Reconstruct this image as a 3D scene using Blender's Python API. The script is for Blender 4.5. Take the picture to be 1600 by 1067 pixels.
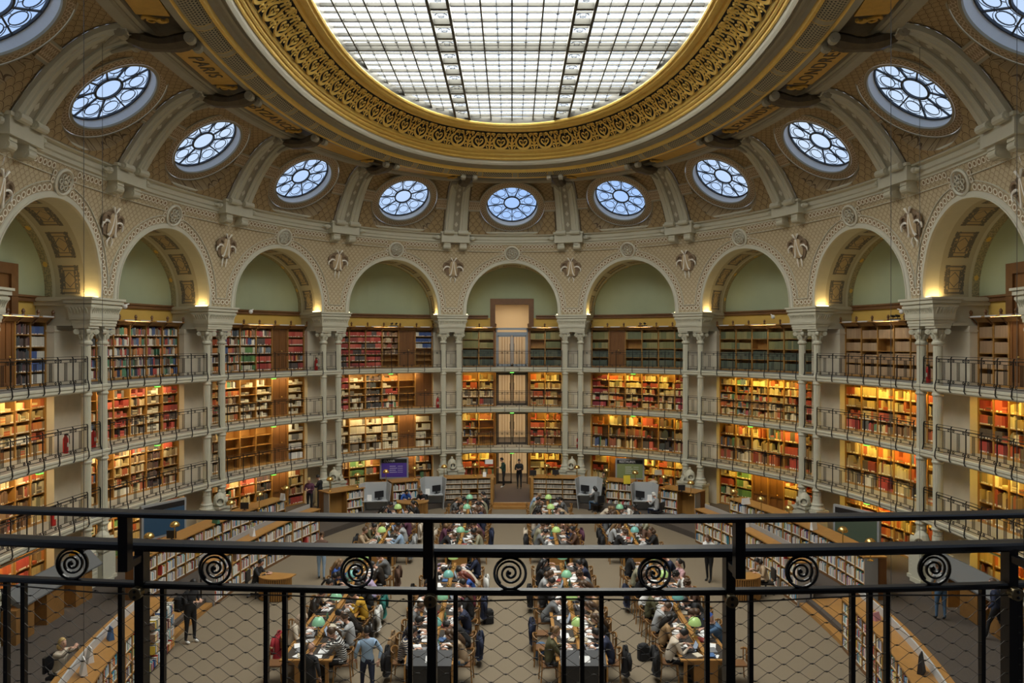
import bpy, math, random
from math import sin, cos, pi, hypot, floor
from mathutils import Vector, Matrix
sc = bpy.context.scene
for o in list(bpy.data.objects): bpy.data.objects.remove(o)
COL = sc.collection
K = 2.316/2.45            # survey units to metres
CY = 23.07                 # the oval's centre, in front of the camera
EYE = 8.70
# ---------------- camera
cd = bpy.data.cameras.new('camera'); cam = bpy.data.objects.new('camera', cd); COL.objects.link(cam)
cam.location = (0, 0, EYE); cam.rotation_euler = (pi/2, 0, 0)
cd.sensor_width = 36; cd.lens = 36*1160/1600; cd.clip_start = .05; cd.clip_end = 300
sc.camera = cam
# ---------------- colour management
sc.view_settings.view_transform = 'Standard'; sc.view_settings.look = 'None'
sc.view_settings.exposure = 0.0; sc.view_settings.gamma = 1; sc.view_settings.use_curve_mapping = False
sc.cycles.max_bounces = 8; sc.cycles.diffuse_bounces = 4; sc.cycles.glossy_bounces = 3; sc.cycles.transparent_max_bounces = 12
sc.cycles.transmission_bounces = 3; sc.cycles.caustics_reflective = False; sc.cycles.caustics_refractive = False
sc.cycles.sample_clamp_indirect = 6
# ---------------- sky
wd = bpy.data.worlds.new('world'); sc.world = wd; wd.use_nodes = True
nt = wd.node_tree; nt.nodes.clear()
wo = nt.nodes.new('ShaderNodeOutputWorld'); bg = nt.nodes.new('ShaderNodeBackground')
tc = nt.nodes.new('ShaderNodeTexCoord'); nz = nt.nodes.new('ShaderNodeTexNoise'); rp = nt.nodes.new('ShaderNodeValToRGB')
nz.inputs['Scale'].default_value = 2.2; nz.inputs['Detail'].default_value = 3
rp.color_ramp.elements[0].position = .35; rp.color_ramp.elements[0].color = (.50, .68, 1.0, 1)
rp.color_ramp.elements[1].position = .62; rp.color_ramp.elements[1].color = (.93, .97, 1.0, 1)
nt.links.new(tc.outputs['Generated'], nz.inputs['Vector']); nt.links.new(nz.outputs['Fac'], rp.inputs['Fac'])
nt.links.new(rp.outputs['Color'], bg.inputs['Color']); nt.links.new(bg.outputs['Background'], wo.inputs['Surface'])
bg.inputs['Strength'].default_value = 1.0
# ---------------- daylight falling through the glass roof
def area(name, loc, size, power, color=(1, 1, 1), rot=(0, 0, 0), sy=None, shape='RECTANGLE', cam_vis=False, spread=180):
    l = bpy.data.lights.new(name, 'AREA'); l.energy = power; l.color = color; l.shape = shape
    l.size = size; l.size_y = sy or size; l.spread = math.radians(spread)
    o = bpy.data.objects.new(name, l); COL.objects.link(o); o.location = loc; o.rotation_euler = rot
    o.visible_camera = cam_vis
    return o
area('skylight_daylight', (0, CY, 19.6), 12.0, 7800, (1, .94, .80), (0, 0, 0), 24.5, 'ELLIPSE')

LEDP, G3P, GWP = 7, 85, 64      # watts of the impost bars, the top-gallery lamps, the warm shelf lamps
# ================= helpers
class Oval:
    def __init__(s, a, b, p, N=2400, cx=0.):
        s.a, s.b, s.p, s.N, s.cx = a, b, p, N, cx
        s.P = [s.pt(2*pi*i/N) for i in range(N+1)]
        s.L = [0]
        for i in range(N): s.L.append(s.L[-1]+math.dist(s.P[i], s.P[i+1]))
        s.len = s.L[-1]
    def pt(s, t):
        S, C = sin(t), cos(t); e = 2/s.p
        return (s.cx+math.copysign(abs(S)**e, S)*s.b, CY+math.copysign(abs(C)**e, C)*s.a)
    def at(s, d):
        d %= s.len; lo, hi = 0, s.N
        while hi-lo > 1:
            m = (lo+hi)//2
            if s.L[m] <= d: lo = m
            else: hi = m
        f = (d-s.L[lo])/(s.L[hi]-s.L[lo]); a, b = s.P[lo], s.P[hi]
        return (a[0]+f*(b[0]-a[0]), a[1]+f*(b[1]-a[1]))
    def nrm(s, x, y):
        p = s.p; x = x-s.cx; X = math.copysign(abs(x)**(p-1), x)/s.b**p; Y = y-CY; Y = math.copysign(abs(Y)**(p-1), Y)/s.a**p
        h = hypot(X, Y); return X/h, Y/h
    def val(s, x, y): return (abs(x-s.cx)/s.b)**s.p+(abs(y-CY)/s.a)**s.p
    def hit(s, x, y, dx, dy, far=9.):
        lo, hi = 0, far
        for _ in range(40):
            m = (lo+hi)/2
            if s.val(x+dx*m, y+dy*m) > 1: lo = m
            else: hi = m
        return x+dx*lo, y+dy*lo
RING = Oval(19.63, 14.75, 2.1)
LEN = RING.len
BAY = LEN/16
def RN(s):
    x, y = RING.at(s); nx, ny = RING.nrm(x, y); return x, y, nx, ny
def RP(s, n, z):
    x, y, nx, ny = RN(s); return (x+n*nx, y+n*ny, z)
# column pairs: PAIR[k], k = -8..7 ; bay i lies between PAIR[i-1] and PAIR[i]
PAIR = {}
def _find(u):
    lo, hi = 0., LEN*.23
    for _ in range(40):
        m = (lo+hi)/2; x, y = RING.at(m)
        if x/y < u: lo = m
        else: hi = m
    return lo
for k, u in enumerate((95.4, 283, 465.3, 652.4)):
    q = _find(u/1160); PAIR[k] = q; PAIR[7-k] = LEN/2-q
for k in range(8): PAIR[-k-1] = -PAIR[k]
def bay_range(i):
    if i == 8: return PAIR[7], LEN+PAIR[-8]
    return PAIR[i-1], PAIR[i]
def frame_at(s, n):
    """origin, tangent (to the right seen from inside), inward direction, z-rotation so local +x = tangent, local -y = inward"""
    x, y, nx, ny = RN(s)
    return Vector((x+n*nx, y+n*ny, 0)), Vector((ny, -nx, 0)), Vector((-nx, -ny, 0)), math.atan2(-nx, ny)

class MB:
    def __init__(s): s.v = []; s.f = []; s.m = []; s.uv = []; s.c = []; s.T = None; s.mat = 0; s.col = (1, 1, 1)
    def add(s, vs, fs, uv=None, mat=None, col=None):
        b = len(s.v)
        if s.T: vs = [s.T(*v) for v in vs]
        s.v.extend(vs); mt = s.mat if mat is None else mat; cc = col or s.col
        for i, f in enumerate(fs):
            s.f.append([b+j for j in f]); s.m.append(mt); s.c.append(cc)
            s.uv.append(uv[i] if uv else None)
        return s
    def box(s, x0, x1, y0, y1, z0, z1, mat=None, col=None):
        vs = [(x0,y0,z0),(x1,y0,z0),(x1,y1,z0),(x0,y1,z0),(x0,y0,z1),(x1,y0,z1),(x1,y1,z1),(x0,y1,z1)]
        fs = [(0,3,2,1),(4,5,6,7),(0,1,5,4),(1,2,6,5),(2,3,7,6),(3,0,4,7)]
        w, d, h = x1-x0, y1-y0, z1-z0
        uv = [[(0,0),(0,d),(w,d),(w,0)],[(0,0),(w,0),(w,d),(0,d)]]+[[(0,0),(a,0),(a,h),(0,h)] for a in (w,d,w,d)]
        return s.add(vs, fs, uv, mat, col)
    def cbox(s, cx, cy, cz, w, d, h, mat=None, col=None): return s.box(cx-w/2, cx+w/2, cy-d/2, cy+d/2, cz-h/2, cz+h/2, mat, col)
    def sbox(s, s0, s1, n0, n1, z0, z1, ds=.6, mat=None):
        """box bent along the ring; coordinates (s, n, z)"""
        N = max(1, int((s1-s0)/ds+.5)); vs = []; fs = []; uv = []
        for i in range(N+1):
            a = s0+(s1-s0)*i/N
            vs += [RP(a,n0,z0), RP(a,n1,z0), RP(a,n1,z1), RP(a,n0,z1)]
        for i in range(N):
            b = 4*i; c = b+4; u0 = (s1-s0)*i/N; u1 = (s1-s0)*(i+1)/N; h = z1-z0; d = n1-n0
            fs += [(b,b+1,c+1,c),(b+1,b+2,c+2,c+1),(b+2,b+3,c+3,c+2),(b+3,b,c,c+3)]
            for q in (d,h,d,h): uv.append([(u0,0),(u0,q),(u1,q),(u1,0)])
        fs += [(3,2,1,0),(4*N,4*N+1,4*N+2,4*N+3)]; uv += [[(0,0)]*4, [(0,0)]*4]
        return s.add(vs, fs, uv, mat)
    def sweep(s, prof, s0, s1, ds=.6, closed=True, mats=None):
        """profile [(n,z)] swept along the ring"""
        N = max(1, int((s1-s0)/ds+.5)); M = len(prof); vs = []; fs = []; uv = []
        L = [0]
        for i in range(1, M+1): L.append(L[-1]+math.dist(prof[i-1], prof[i % M]))
        for i in range(N+1):
            x, y, nx, ny = RN(s0+(s1-s0)*i/N)
            vs += [(x+n*nx, y+n*ny, z) for n, z in prof]
        ms = []
        for i in range(N):
            u0 = s0+(s1-s0)*i/N; u1 = s0+(s1-s0)*(i+1)/N
            for j in range(M if closed else M-1):
                k = (j+1) % M; fs.append((i*M+j, i*M+k, (i+1)*M+k, (i+1)*M+j)); uv.append([(u0,L[j]),(u0,L[j+1]),(u1,L[j+1]),(u1,L[j])])
                ms.append(mats[j] if mats else s.mat)
        for f, u, m in zip(fs, uv, ms): pass
        b = len(s.v); s.v.extend(vs)
        for f, u, m in zip(fs, uv, ms):
            s.f.append([b+q for q in f]); s.m.append(m); s.uv.append(u); s.c.append(s.col)
        if closed:
            s.f.append([b+j for j in range(M)][::-1]); s.m.append(s.mat); s.uv.append(None); s.c.append(s.col)
            s.f.append([b+N*M+j for j in range(M)]); s.m.append(s.mat); s.uv.append(None); s.c.append(s.col)
        return s
    def lathe(s, prof, cx=0, cy=0, seg=16, mat=None, flute=0, col=None, fr=None, squash=1):
        """prof [(r,z)], around z (or around the axis of frame fr=(origin,u,v,axis))"""
        vs = []; fs = []; n = len(prof)
        for r, z in prof:
            for k in range(seg):
                a = 2*pi*k/seg; rr = r*(1-flute*(k & 1))
                if fr: o, u, v, ax = fr; q = o+u*(rr*cos(a))+v*(rr*sin(a))+ax*z; vs.append(tuple(q))
                else: vs.append((cx+rr*cos(a), cy+rr*sin(a)*squash, z))
        for i in range(n-1):
            for k in range(seg):
                l = (k+1) % seg; fs.append((i*seg+k, i*seg+l, (i+1)*seg+l, (i+1)*seg+k))
        if prof[0][0] > 1e-6: fs.append(tuple(range(seg))[::-1])
        if prof[-1][0] > 1e-6: fs.append(tuple((n-1)*seg+k for k in range(seg)))
        return s.add(vs, fs, None, mat, col)
    def tube(s, pts, r, seg=6, mat=None, caps=True, radii=None, flat=1, col=None, up=None, loop=False):
        pts = [Vector(p) for p in pts]; n = len(pts); vs = []; fs = []
        ref = Vector(up) if up else None
        pu = None
        for i, p in enumerate(pts):
            if loop: d = pts[(i+1) % n]-pts[i-1]
            else: d = pts[min(i+1, n-1)]-pts[max(i-1, 0)]
            if d.length < 1e-9: d = Vector((0,0,1))
            d.normalize()
            if ref is None:
                if pu is None: a = Vector((0,0,1)) if abs(d.z) < .9 else Vector((1,0,0))
                else: a = pu
            else: a = ref
            w = d.cross(a)
            if w.length < 1e-6: w = d.cross(Vector((1,.3,0)))
            w.normalize(); u = w.cross(d); u.normalize(); pu = u
            rr = radii[i] if radii else r
            for k in range(seg):
                t = 2*pi*(k+.5)/seg; vs.append(tuple(p+w*(cos(t)*rr)+u*(sin(t)*rr*flat)))
        for i in range(n if loop else n-1):
            for k in range(seg):
                l = (k+1) % seg; j = (i+1) % n; fs.append((i*seg+k, i*seg+l, j*seg+l, j*seg+k))
        if caps and not loop: fs.append(tuple(range(seg))[::-1]); fs.append(tuple((n-1)*seg+k for k in range(seg)))
        return s.add(vs, fs, None, mat, col)
    def ball(s, c, r, seg=10, rings=6, mat=None, sx=1, sy=1, sz=1, z0=-1., z1=1., col=None):
        pr = []
        a0, a1 = math.asin(z0), math.asin(z1)
        vs = []; fs = []
        for i in range(rings+1):
            a = a0+(a1-a0)*i/rings
            for k in range(seg):
                t = 2*pi*k/seg; vs.append((c[0]+r*sx*cos(a)*cos(t), c[1]+r*sy*cos(a)*sin(t), c[2]+r*sz*sin(a)))
        for i in range(rings):
            for k in range(seg):
                l = (k+1) % seg; fs.append((i*seg+k, i*seg+l, (i+1)*seg+l, (i+1)*seg+k))
        if z0 > -1: fs.append(tuple(range(seg))[::-1])
        if z1 < 1: fs.append(tuple(rings*seg+k for k in range(seg)))
        return s.add(vs, fs, None, mat, col)
    def prism(s, poly, z0, z1, mat=None, col=None):
        n = len(poly); vs = [(x,y,z0) for x,y in poly]+[(x,y,z1) for x,y in poly]
        fs = [tuple(range(n))[::-1], tuple(range(n,2*n))]+[(i,(i+1)%n,n+(i+1)%n,n+i) for i in range(n)]
        return s.add(vs, fs, None, mat, col)
    def grid(s, fn, nu, nv, uvf=None, mat=None, close_u=False):
        """fn(i,j)->(x,y,z), i in 0..nu, j in 0..nv"""
        vs = [fn(i, j) for i in range(nu+1) for j in range(nv+1)]; fs = []; uv = []
        for i in range(nu):
            for j in range(nv):
                fs.append((i*(nv+1)+j, (i+1)*(nv+1)+j, (i+1)*(nv+1)+j+1, i*(nv+1)+j+1))
                if uvf: uv.append([uvf(i,j), uvf(i+1,j), uvf(i+1,j+1), uvf(i,j+1)])
        return s.add(vs, fs, uv if uvf else None, mat)
    def build(s, name, mats, parent=None, smooth=False, local=False, origin=None):
        me = bpy.data.meshes.new(name)
        vs = s.v
        if parent is not None and not local:
            a = parent
            while a is not None and a.name not in PM: a = a.parent
            mi = Matrix(PM[a.name]).inverted() if a is not None else Matrix.Identity(4)
            vs = [tuple(mi @ Vector(v)) for v in vs]
        me.from_pydata(vs, [], s.f)
        if not isinstance(mats, (list, tuple)): mats = [mats]
        for m in mats: me.materials.append(m)
        if len(mats) > 1: me.polygons.foreach_set('material_index', s.m)
        if smooth is True: me.polygons.foreach_set('use_smooth', [True]*len(s.f))
        if any(u is not None for u in s.uv):
            ul = me.uv_layers.new(name='UVMap'); flat = []
            for f, u in zip(s.f, s.uv):
                for q in range(len(f)): flat += list(u[q]) if u else [0, 0]
            ul.data.foreach_set('uv', flat)
        if any(c != (1,1,1) for c in s.c):
            ca = me.color_attributes.new('Col', 'BYTE_COLOR', 'CORNER'); flat = []
            for f, c in zip(s.f, s.c):
                for q in range(len(f)): flat += [c[0], c[1], c[2], 1]
            ca.data.foreach_set('color', flat)
        me.update()
        o = bpy.data.objects.new(name, me); COL.objects.link(o)
        if parent is not None: o.parent = parent
        if smooth == 'auto':
            pass
        return o
PM = {}
def thing(name, label, cat, loc=(0,0,0), rz=0, group=None):
    o = bpy.data.objects.new(name, None); COL.objects.link(o)
    o.location = loc; o.rotation_euler = (0,0,rz); o['label'] = label; o['category'] = cat
    o.empty_display_size = .1
    if group: o['group'] = group
    PM[o.name] = Matrix.Translation(Vector(loc)) @ Matrix.Rotation(rz, 4, 'Z')
    return o
def tag(o, label, cat, group=None):
    o['label'] = label; o['category'] = cat
    if group: o['group'] = group
    return o
def struct(o, label=None):
    o['kind'] = 'structure'
    if label: o['label'] = label
    return o
def stuff(o, label=None, cat=None):
    o['kind'] = 'stuff'
    if label: o['label'] = label
    if cat: o['category'] = cat
    return o
def recentre(o):
    """move a top-level mesh's origin to the middle of its base"""
    me = o.data; xs = [v.co for v in me.vertices]
    c = Vector(((min(v.x for v in xs)+max(v.x for v in xs))/2, (min(v.y for v in xs)+max(v.y for v in xs))/2, min(v.z for v in xs)))
    me.transform(Matrix.Translation(-c)); o.location = o.location+c
    return o
def dup(root, loc, rz, label=None, group=None):
    r = root.copy(); COL.objects.link(r); r.location = loc; r.rotation_euler = (0,0,rz)
    if label: r['label'] = label
    if group: r['group'] = group
    for ch in list(root.children):
        c = ch.copy(); COL.objects.link(c); c.parent = r
        for g in ch.children:
            d = g.copy(); COL.objects.link(d); d.parent = c
    return r
def text_mesh(o, parent, M):
    dg = bpy.context.evaluated_depsgraph_get(); dg.update(); me = bpy.data.meshes.new_from_object(o.evaluated_get(dg)); me.name = 'lettering'
    q = bpy.data.objects.new('lettering', me); COL.objects.link(q); q.parent = parent; q.matrix_basis = M; bpy.data.objects.remove(o); return q
rnd = random.Random(7)

# ================= materials
MATS = {}
def newmat(name, base=(.8,.8,.8), rough=.6, metal=0., noise=0., nscale=8., spec=.5, bump=0., emit=None, estr=0):
    m = bpy.data.materials.new(name); m.use_nodes = True; t = m.node_tree; b = t.nodes['Principled BSDF']
    b.inputs['Base Color'].default_value = (*base, 1); b.inputs['Roughness'].default_value = rough; b.inputs['Metallic'].default_value = metal
    b.inputs['Specular IOR Level'].default_value = spec
    if emit: b.inputs['Emission Color'].default_value = (*emit, 1); b.inputs['Emission Strength'].default_value = estr
    if noise or bump:
        tc = t.nodes.new('ShaderNodeTexCoord'); n = t.nodes.new('ShaderNodeTexNoise'); n.inputs['Scale'].default_value = nscale; n.inputs['Detail'].default_value = 4
        t.links.new(tc.outputs['Object'], n.inputs['Vector'])
        if noise:
            mx = t.nodes.new('ShaderNodeMix'); mx.data_type = 'RGBA'
            mx.inputs['A'].default_value = (*[c*(1-noise) for c in base], 1); mx.inputs['B'].default_value = (*[min(1, c*(1+noise)) for c in base], 1)
            t.links.new(n.outputs['Fac'], mx.inputs['Factor']); t.links.new(mx.outputs['Result'], b.inputs['Base Color'])
        if bump:
            bp = t.nodes.new('ShaderNodeBump'); bp.inputs['Strength'].default_value = bump; t.links.new(n.outputs['Fac'], bp.inputs['Height']); t.links.new(bp.outputs['Normal'], b.inputs['Normal'])
    MATS[name] = m
    return m
class NX:
    """tiny expression builder on shader math nodes"""
    def __init__(s, t, sock): s.t = t; s.o = sock
    def _m(s, op, *a):
        n = s.t.nodes.new('ShaderNodeMath'); n.operation = op
        for i, q in enumerate((s,)+a):
            if isinstance(q, NX): s.t.links.new(q.o, n.inputs[i])
            else: n.inputs[i].default_value = q
        return NX(s.t, n.outputs[0])
    def __add__(s, a): return s._m('ADD', a)
    def __sub__(s, a): return s._m('SUBTRACT', a)
    def __mul__(s, a): return s._m('MULTIPLY', a)
    def __truediv__(s, a): return s._m('DIVIDE', a)
    def frac(s): return s._m('FRACT')
    def fl(s): return s._m('FLOOR')
    def ab(s): return s._m('ABSOLUTE')
    def lt(s, a): return s._m('LESS_THAN', a)
    def gt(s, a): return s._m('GREATER_THAN', a)
    def mx(s, a): return s._m('MAXIMUM', a)
    def mn(s, a): return s._m('MINIMUM', a)
    def mod(s, a): return s._m('FLOORED_MODULO', a)
    def sq(s): return s._m('SQRT')
    def sn(s): return s._m('SINE')
def uvx(t):
    u = t.nodes.new('ShaderNodeUVMap'); sp = t.nodes.new('ShaderNodeSeparateXYZ'); t.links.new(u.outputs[0], sp.inputs[0])
    return NX(t, sp.outputs[0]), NX(t, sp.outputs[1])
def mixc(t, fac, a, b):
    m = t.nodes.new('ShaderNodeMix'); m.data_type = 'RGBA'
    for k, q in (('A', a), ('B', b)):
        if isinstance(q, tuple): m.inputs[k].default_value = (*q, 1)
        else: t.links.new(q, m.inputs[k])
    if isinstance(fac, NX): t.links.new(fac.o, m.inputs['Factor'])
    else: m.inputs['Factor'].default_value = fac
    return m.outputs['Result']
def noisex(t, scale, detail=3):
    tc = t.nodes.new('ShaderNodeTexCoord'); n = t.nodes.new('ShaderNodeTexNoise'); n.inputs['Scale'].default_value = scale; n.inputs['Detail'].default_value = detail
    t.links.new(tc.outputs['Object'], n.inputs['Vector']); return NX(t, n.outputs['Fac'])
def setc(m, col): m.node_tree.links.new(col, m.node_tree.nodes['Principled BSDF'].inputs['Base Color'])

PAINT = newmat('grey_green_paint', (.56,.54,.43), .55, noise=.07, nscale=3)
PAINTD = newmat('olive_plaster', (.36,.33,.25), .6, noise=.1, nscale=3)
STONE = newmat('pale_stone', (.66,.60,.48), .8, noise=.12, nscale=2.5)
GOLD = newmat('gilding', (1.0,.64,.17), .36, .55, noise=.15, nscale=5)
GOLDD = newmat('dull_gilding', (.60,.36,.07), .5, .35, noise=.25, nscale=4)
WHITEM = newmat('ivory_moulding', (.62,.60,.50), .45)
NAVY = newmat('dark_navy_ground', (.02,.022,.03), .6)
IRON = newmat('black_iron', (.012,.012,.014), .38, .3)
IRONG = newmat('grey_iron', (.085,.082,.07), .5, .2)
WOOD = newmat('oak', (.24,.12,.035), .42, noise=.3, nscale=5)
WOODD = newmat('dark_oak', (.16,.075,.028), .45, noise=.3, nscale=5)
WOODL = newmat('honey_oak', (.36,.18,.05), .4, noise=.2, nscale=5)
GREEN = newmat('sage_green_wall', (.36,.42,.29), .85, noise=.06, nscale=2)
OCHRE = newmat('ochre_wall', (.62,.42,.10), .8, noise=.1, nscale=2)
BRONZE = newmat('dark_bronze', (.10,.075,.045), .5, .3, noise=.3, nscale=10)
LED = newmat('warm_led', (1,.8,.4), .5, emit=(1,.78,.38), estr=9)
BARSHEEN = newmat('lamp_bar_metal_sheen', (.45,.45,.45), .35, .5, emit=(1,.95,.85), estr=.12)  # faint emission imitates light reflected off the top of the lamp housing
SHIELD = newmat('ochre_shield', (.50,.38,.23), .6, noise=.25, nscale=8)
RIBBON = newmat('ivory_ribbon', (.90,.87,.80), .55)
UMBER = newmat('soft_umber_paint', (.25,.175,.11), .7, noise=.3, nscale=9)
EXITG = newmat('green_exit_light', (.1,.8,.1), .5, emit=(.15,1,.08), estr=2.2)
SLAB = newmat('gallery_floor_grey', (.28,.28,.27), .6)
FRAME = newmat('window_iron', (.045,.05,.06), .5, .2)
REVEAL = newmat('white_reveal', (.80,.82,.84), .6)

def fishscale(name, c0, c1, cl, w=.25, h=.125, lw=.008):
    m = newmat(name, c0, .75); t = m.node_tree; u, v = uvx(t)
    def dist(k):
        row = (v/h).fl()+k
        uu = ((u/w+row*.5).frac()-.5)*w
        vv = v-row*h
        return ((uu*uu+vv*vv).sq())
    r = w*.5
    # nearest covering scale: rows k=0 (own) then the row below
    d0 = dist(0); d1 = dist(-1)
    in0 = d0.lt(r)
    line0 = (d0-r).ab().lt(lw)
    line1 = (d1-r*1.0).ab().lt(lw)
    inner = (d0-r*.72).ab().lt(lw*.6)
    line = line0.mx(line1*(in0*-1+1)).mx(inner*.45)
    n = noisex(t, 5)
    setc(m, mixc(t, line, mixc(t, n, c0, c1), cl)); return m
def NXneg(a): return a*-1
SCALE = fishscale('beige_scale_pattern', (.52,.43,.27), (.62,.53,.36), (.26,.17,.09))
SCALED = fishscale('brown_scale_pattern', (.33,.235,.115), (.41,.30,.16), (.13,.08,.035), .36, .18, .011)
def scallop(name):
    m = newmat(name, (.5,.4,.27), .7); t = m.node_tree; u, v = uvx(t)
    a = u.frac()-.5; b = v-.5; d = (a*a+b*b).sq()
    dot = d.lt(.20); ring = (d-.36).ab().lt(.06)
    setc(m, mixc(t, dot, mixc(t, ring, (.42,.34,.22), (.86,.82,.70)), (.26,.16,.08))); return m
SCALLOP = scallop('scalloped_painted_border')
def meander(name, bgc, ln):
    m = newmat(name, bgc, .7); t = m.node_tree; u, v = uvx(t)
    w = (u*2*pi).sn()*.28+.5; l1 = (v-w).ab().lt(.09); w2 = (u*2*pi+pi).sn()*.28+.5; l2 = (v-w2).ab().lt(.07)
    e = (v-.5).ab().gt(.42)
    setc(m, mixc(t, l1.mx(l2).mx(e), bgc, ln)); return m
MEAND = meander('interlaced_painted_border', (.30,.21,.12), (.58,.47,.33))
def soffit(name):
    m = newmat(name, (.5,.42,.27), .75); t = m.node_tree; u, v = uvx(t)   # u along arch in panels, v across 0..1
    a = (u.frac()-.5).ab(); b = (v-.5).ab()
    inside = a.lt(.40)*b.lt(.33)
    f1 = ((a-.36).ab().lt(.02)*b.lt(.33)).mx((b-.28).ab().lt(.022)*a.lt(.38)); f2 = ((a-.25).ab().lt(.012)*b.lt(.2)).mx((b-.17).ab().lt(.015)*a.lt(.26))
    di = (a*1.0+b*.9-.2).ab().lt(.015)*inside
    n = noisex(t, 14); side = ((b-.26).ab().lt(.075))*a.lt(.40)*n.gt(.44)
    pat = f1.mx(f2).mx(di).mx(side)
    setc(m, mixc(t, pat*.9, mixc(t, inside, (.44,.40,.29), (.42,.32,.18)), (.10,.10,.10))); return m
SOFF = soffit('painted_soffit_panels')
def rosettes(name):
    m = newmat(name, (.3,.28,.18), .75); t = m.node_tree; u, v = uvx(t)
    n = noisex(t, 22); a = (u*.25).frac()-.5; b = v-.5; d = ((a*4)*(a*4)+b*b).sq()
    setc(m, mixc(t, d.lt(.28), mixc(t, n.gt(.5), (.27,.25,.16), (.45,.38,.22)), (.75,.5,.12))); return m
ROSE = rosettes('rosette_border')
def perf(name):
    m = newmat(name, (.42,.38,.28), .6); t = m.node_tree; u, v = uvx(t)
    W = 1.9; up = (u/W).frac()*W
    row = (v/.085).fl(); uu = ((u/.13+row*.5).frac()-.5)*.13; vv = ((v/.085).frac()-.5)*.085
    d = (uu*uu+vv*vv*1.6).sq(); hole = d.lt(.036)*up.gt(.34)*v.gt(.07)*v.lt(.80)
    edge = ((up-.32).ab().lt(.02)).mx((up-.02).ab().lt(.02))
    setc(m, mixc(t, edge, mixc(t, hole, (.36,.32,.22), (.015,.014,.012)), (.6,.4,.1))); return m
PERF = perf('perforated_grille_band')
def plank(name, c0, c1):
    m = newmat(name, c0, .42); t = m.node_tree; tc = t.nodes.new('ShaderNodeTexCoord'); mp = t.nodes.new('ShaderNodeMapping'); mp.inputs['Scale'].default_value = (3, 3, .35)
    n = t.nodes.new('ShaderNodeTexNoise'); n.inputs['Scale'].default_value = 3; n.inputs['Detail'].default_value = 5
    t.links.new(tc.outputs['Object'], mp.inputs[0]); t.links.new(mp.outputs[0], n.inputs['Vector'])
    setc(m, mixc(t, NX(t, n.outputs['Fac']), c0, c1)); return m
OAK = plank('oak_bookcase', (.30,.15,.04), (.45,.24,.065))
OAKD = plank('dark_oak_door', (.13,.055,.018), (.24,.105,.035))
BOOK = newmat('book_cloth', (.5,.5,.5), .7); _t = BOOK.node_tree; _a = _t.nodes.new('ShaderNodeVertexColor'); _a.layer_name = 'Col'; _t.links.new(_a.outputs[0], _t.nodes['Principled BSDF'].inputs['Base Color'])
def glassmat(name, tint, dens, trans=.5):
    m = bpy.data.materials.new(name); m.use_nodes = True; t = m.node_tree; t.nodes.clear(); o = t.nodes.new('ShaderNodeOutputMaterial')
    tr = t.nodes.new('ShaderNodeBsdfTransparent'); tr.inputs[0].default_value = (*tint, 1); tl = t.nodes.new('ShaderNodeBsdfTranslucent'); tl.inputs[0].default_value = (*dens, 1)
    mx = t.nodes.new('ShaderNodeMixShader'); mx.inputs[0].default_value = trans; t.links.new(tr.outputs[0], mx.inputs[1]); t.links.new(tl.outputs[0], mx.inputs[2]); t.links.new(mx.outputs[0], o.inputs[0])
    return m, t, mx, tr
GLASS, *_g = glassmat('pale_roof_glass', (.92,.96,1), (.9,.95,1), .05)
OGLASS, *_g = glassmat('frosted_oculus_glass', (.72,.84,1), (.7,.82,1), .12)
# ================= the shell
Z_IMP = EYE+1.60*K; Z_SPR = EYE+1.85*K; RAD = 2.675
Z_COR = EYE+5.75*K; Z_VB = EYE+6.30*K; Z_VT = EYE+9.04*K
LEV = [.26, EYE-1.58*K-2*2.316, EYE-1.58*K-2.316, EYE-1.58*K]     # walking surfaces: ambulatory, three galleries
N_WALL, N_CASE, N_PIER = 1.75*K, 1.25*K, .95*K
def n_face(z):
    t = (z-EYE)/K
    pts = [(1.5,-.33),(3.,-.40),(4.4,-.60),(5.3,-.85),(5.75,-1.0),(6.3,-1.25)]
    if t <= pts[0][0]: return pts[0][1]*K
    for (a, n0), (b, n1) in zip(pts, pts[1:]):
        if t <= b: f = (t-a)/(b-a); return (n0+(n1-n0)*f)*K
    return pts[-1][1]*K
def FP(s, z, out=0.): return RP(s, n_face(z)-out, z)     # a point on the leaning arch wall, raised OUT towards the room
R0 = Oval(17.4*K, 11.1*K, 2.2); _vc = {}
def VP(s, t, lift=0.):
    key = round(s, 4)
    if key not in _vc:
        x, y, nx, ny = RN(s); a = (x-1.35*K*nx, y-1.35*K*ny); _vc[key] = (a, R0.hit(a[0], a[1], -nx, -ny))
    a, b = _vc[key]; z = Z_VB+(Z_VT-Z_VB)*(2*t-t*t)
    p = Vector((a[0]+(b[0]-a[0])*t, a[1]+(b[1]-a[1])*t, z))
    if lift:
        d = Vector((b[0]-a[0], b[1]-a[1], 0)); L = d.length; sl = (Z_VT-Z_VB)*(2-2*t)
        nrm = Vector((d.x/L*sl, d.y/L*sl, -L)).normalized(); p += nrm*lift
    return p
BAYS = list(range(-7, 9))
VIS = list(range(-4, 5))
bayname = {0: 'the bay with the tall doorway'}
for q, w in enumerate(('first', 'second', 'third', 'fourth', 'fifth')):
    bayname[-q-1] = f'the {w} bay left of the doorway'; bayname[q+1] = f'the {w} bay right of the doorway'
pairname = {0: 'right of the doorway', -1: 'left of the doorway'}
for q, w in enumerate(('second', 'third', 'fourth', 'fifth'), 1):
    pairname[q] = f'{w} pair right of the doorway'; pairname[-q-1] = f'{w} pair left of the doorway'

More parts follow.
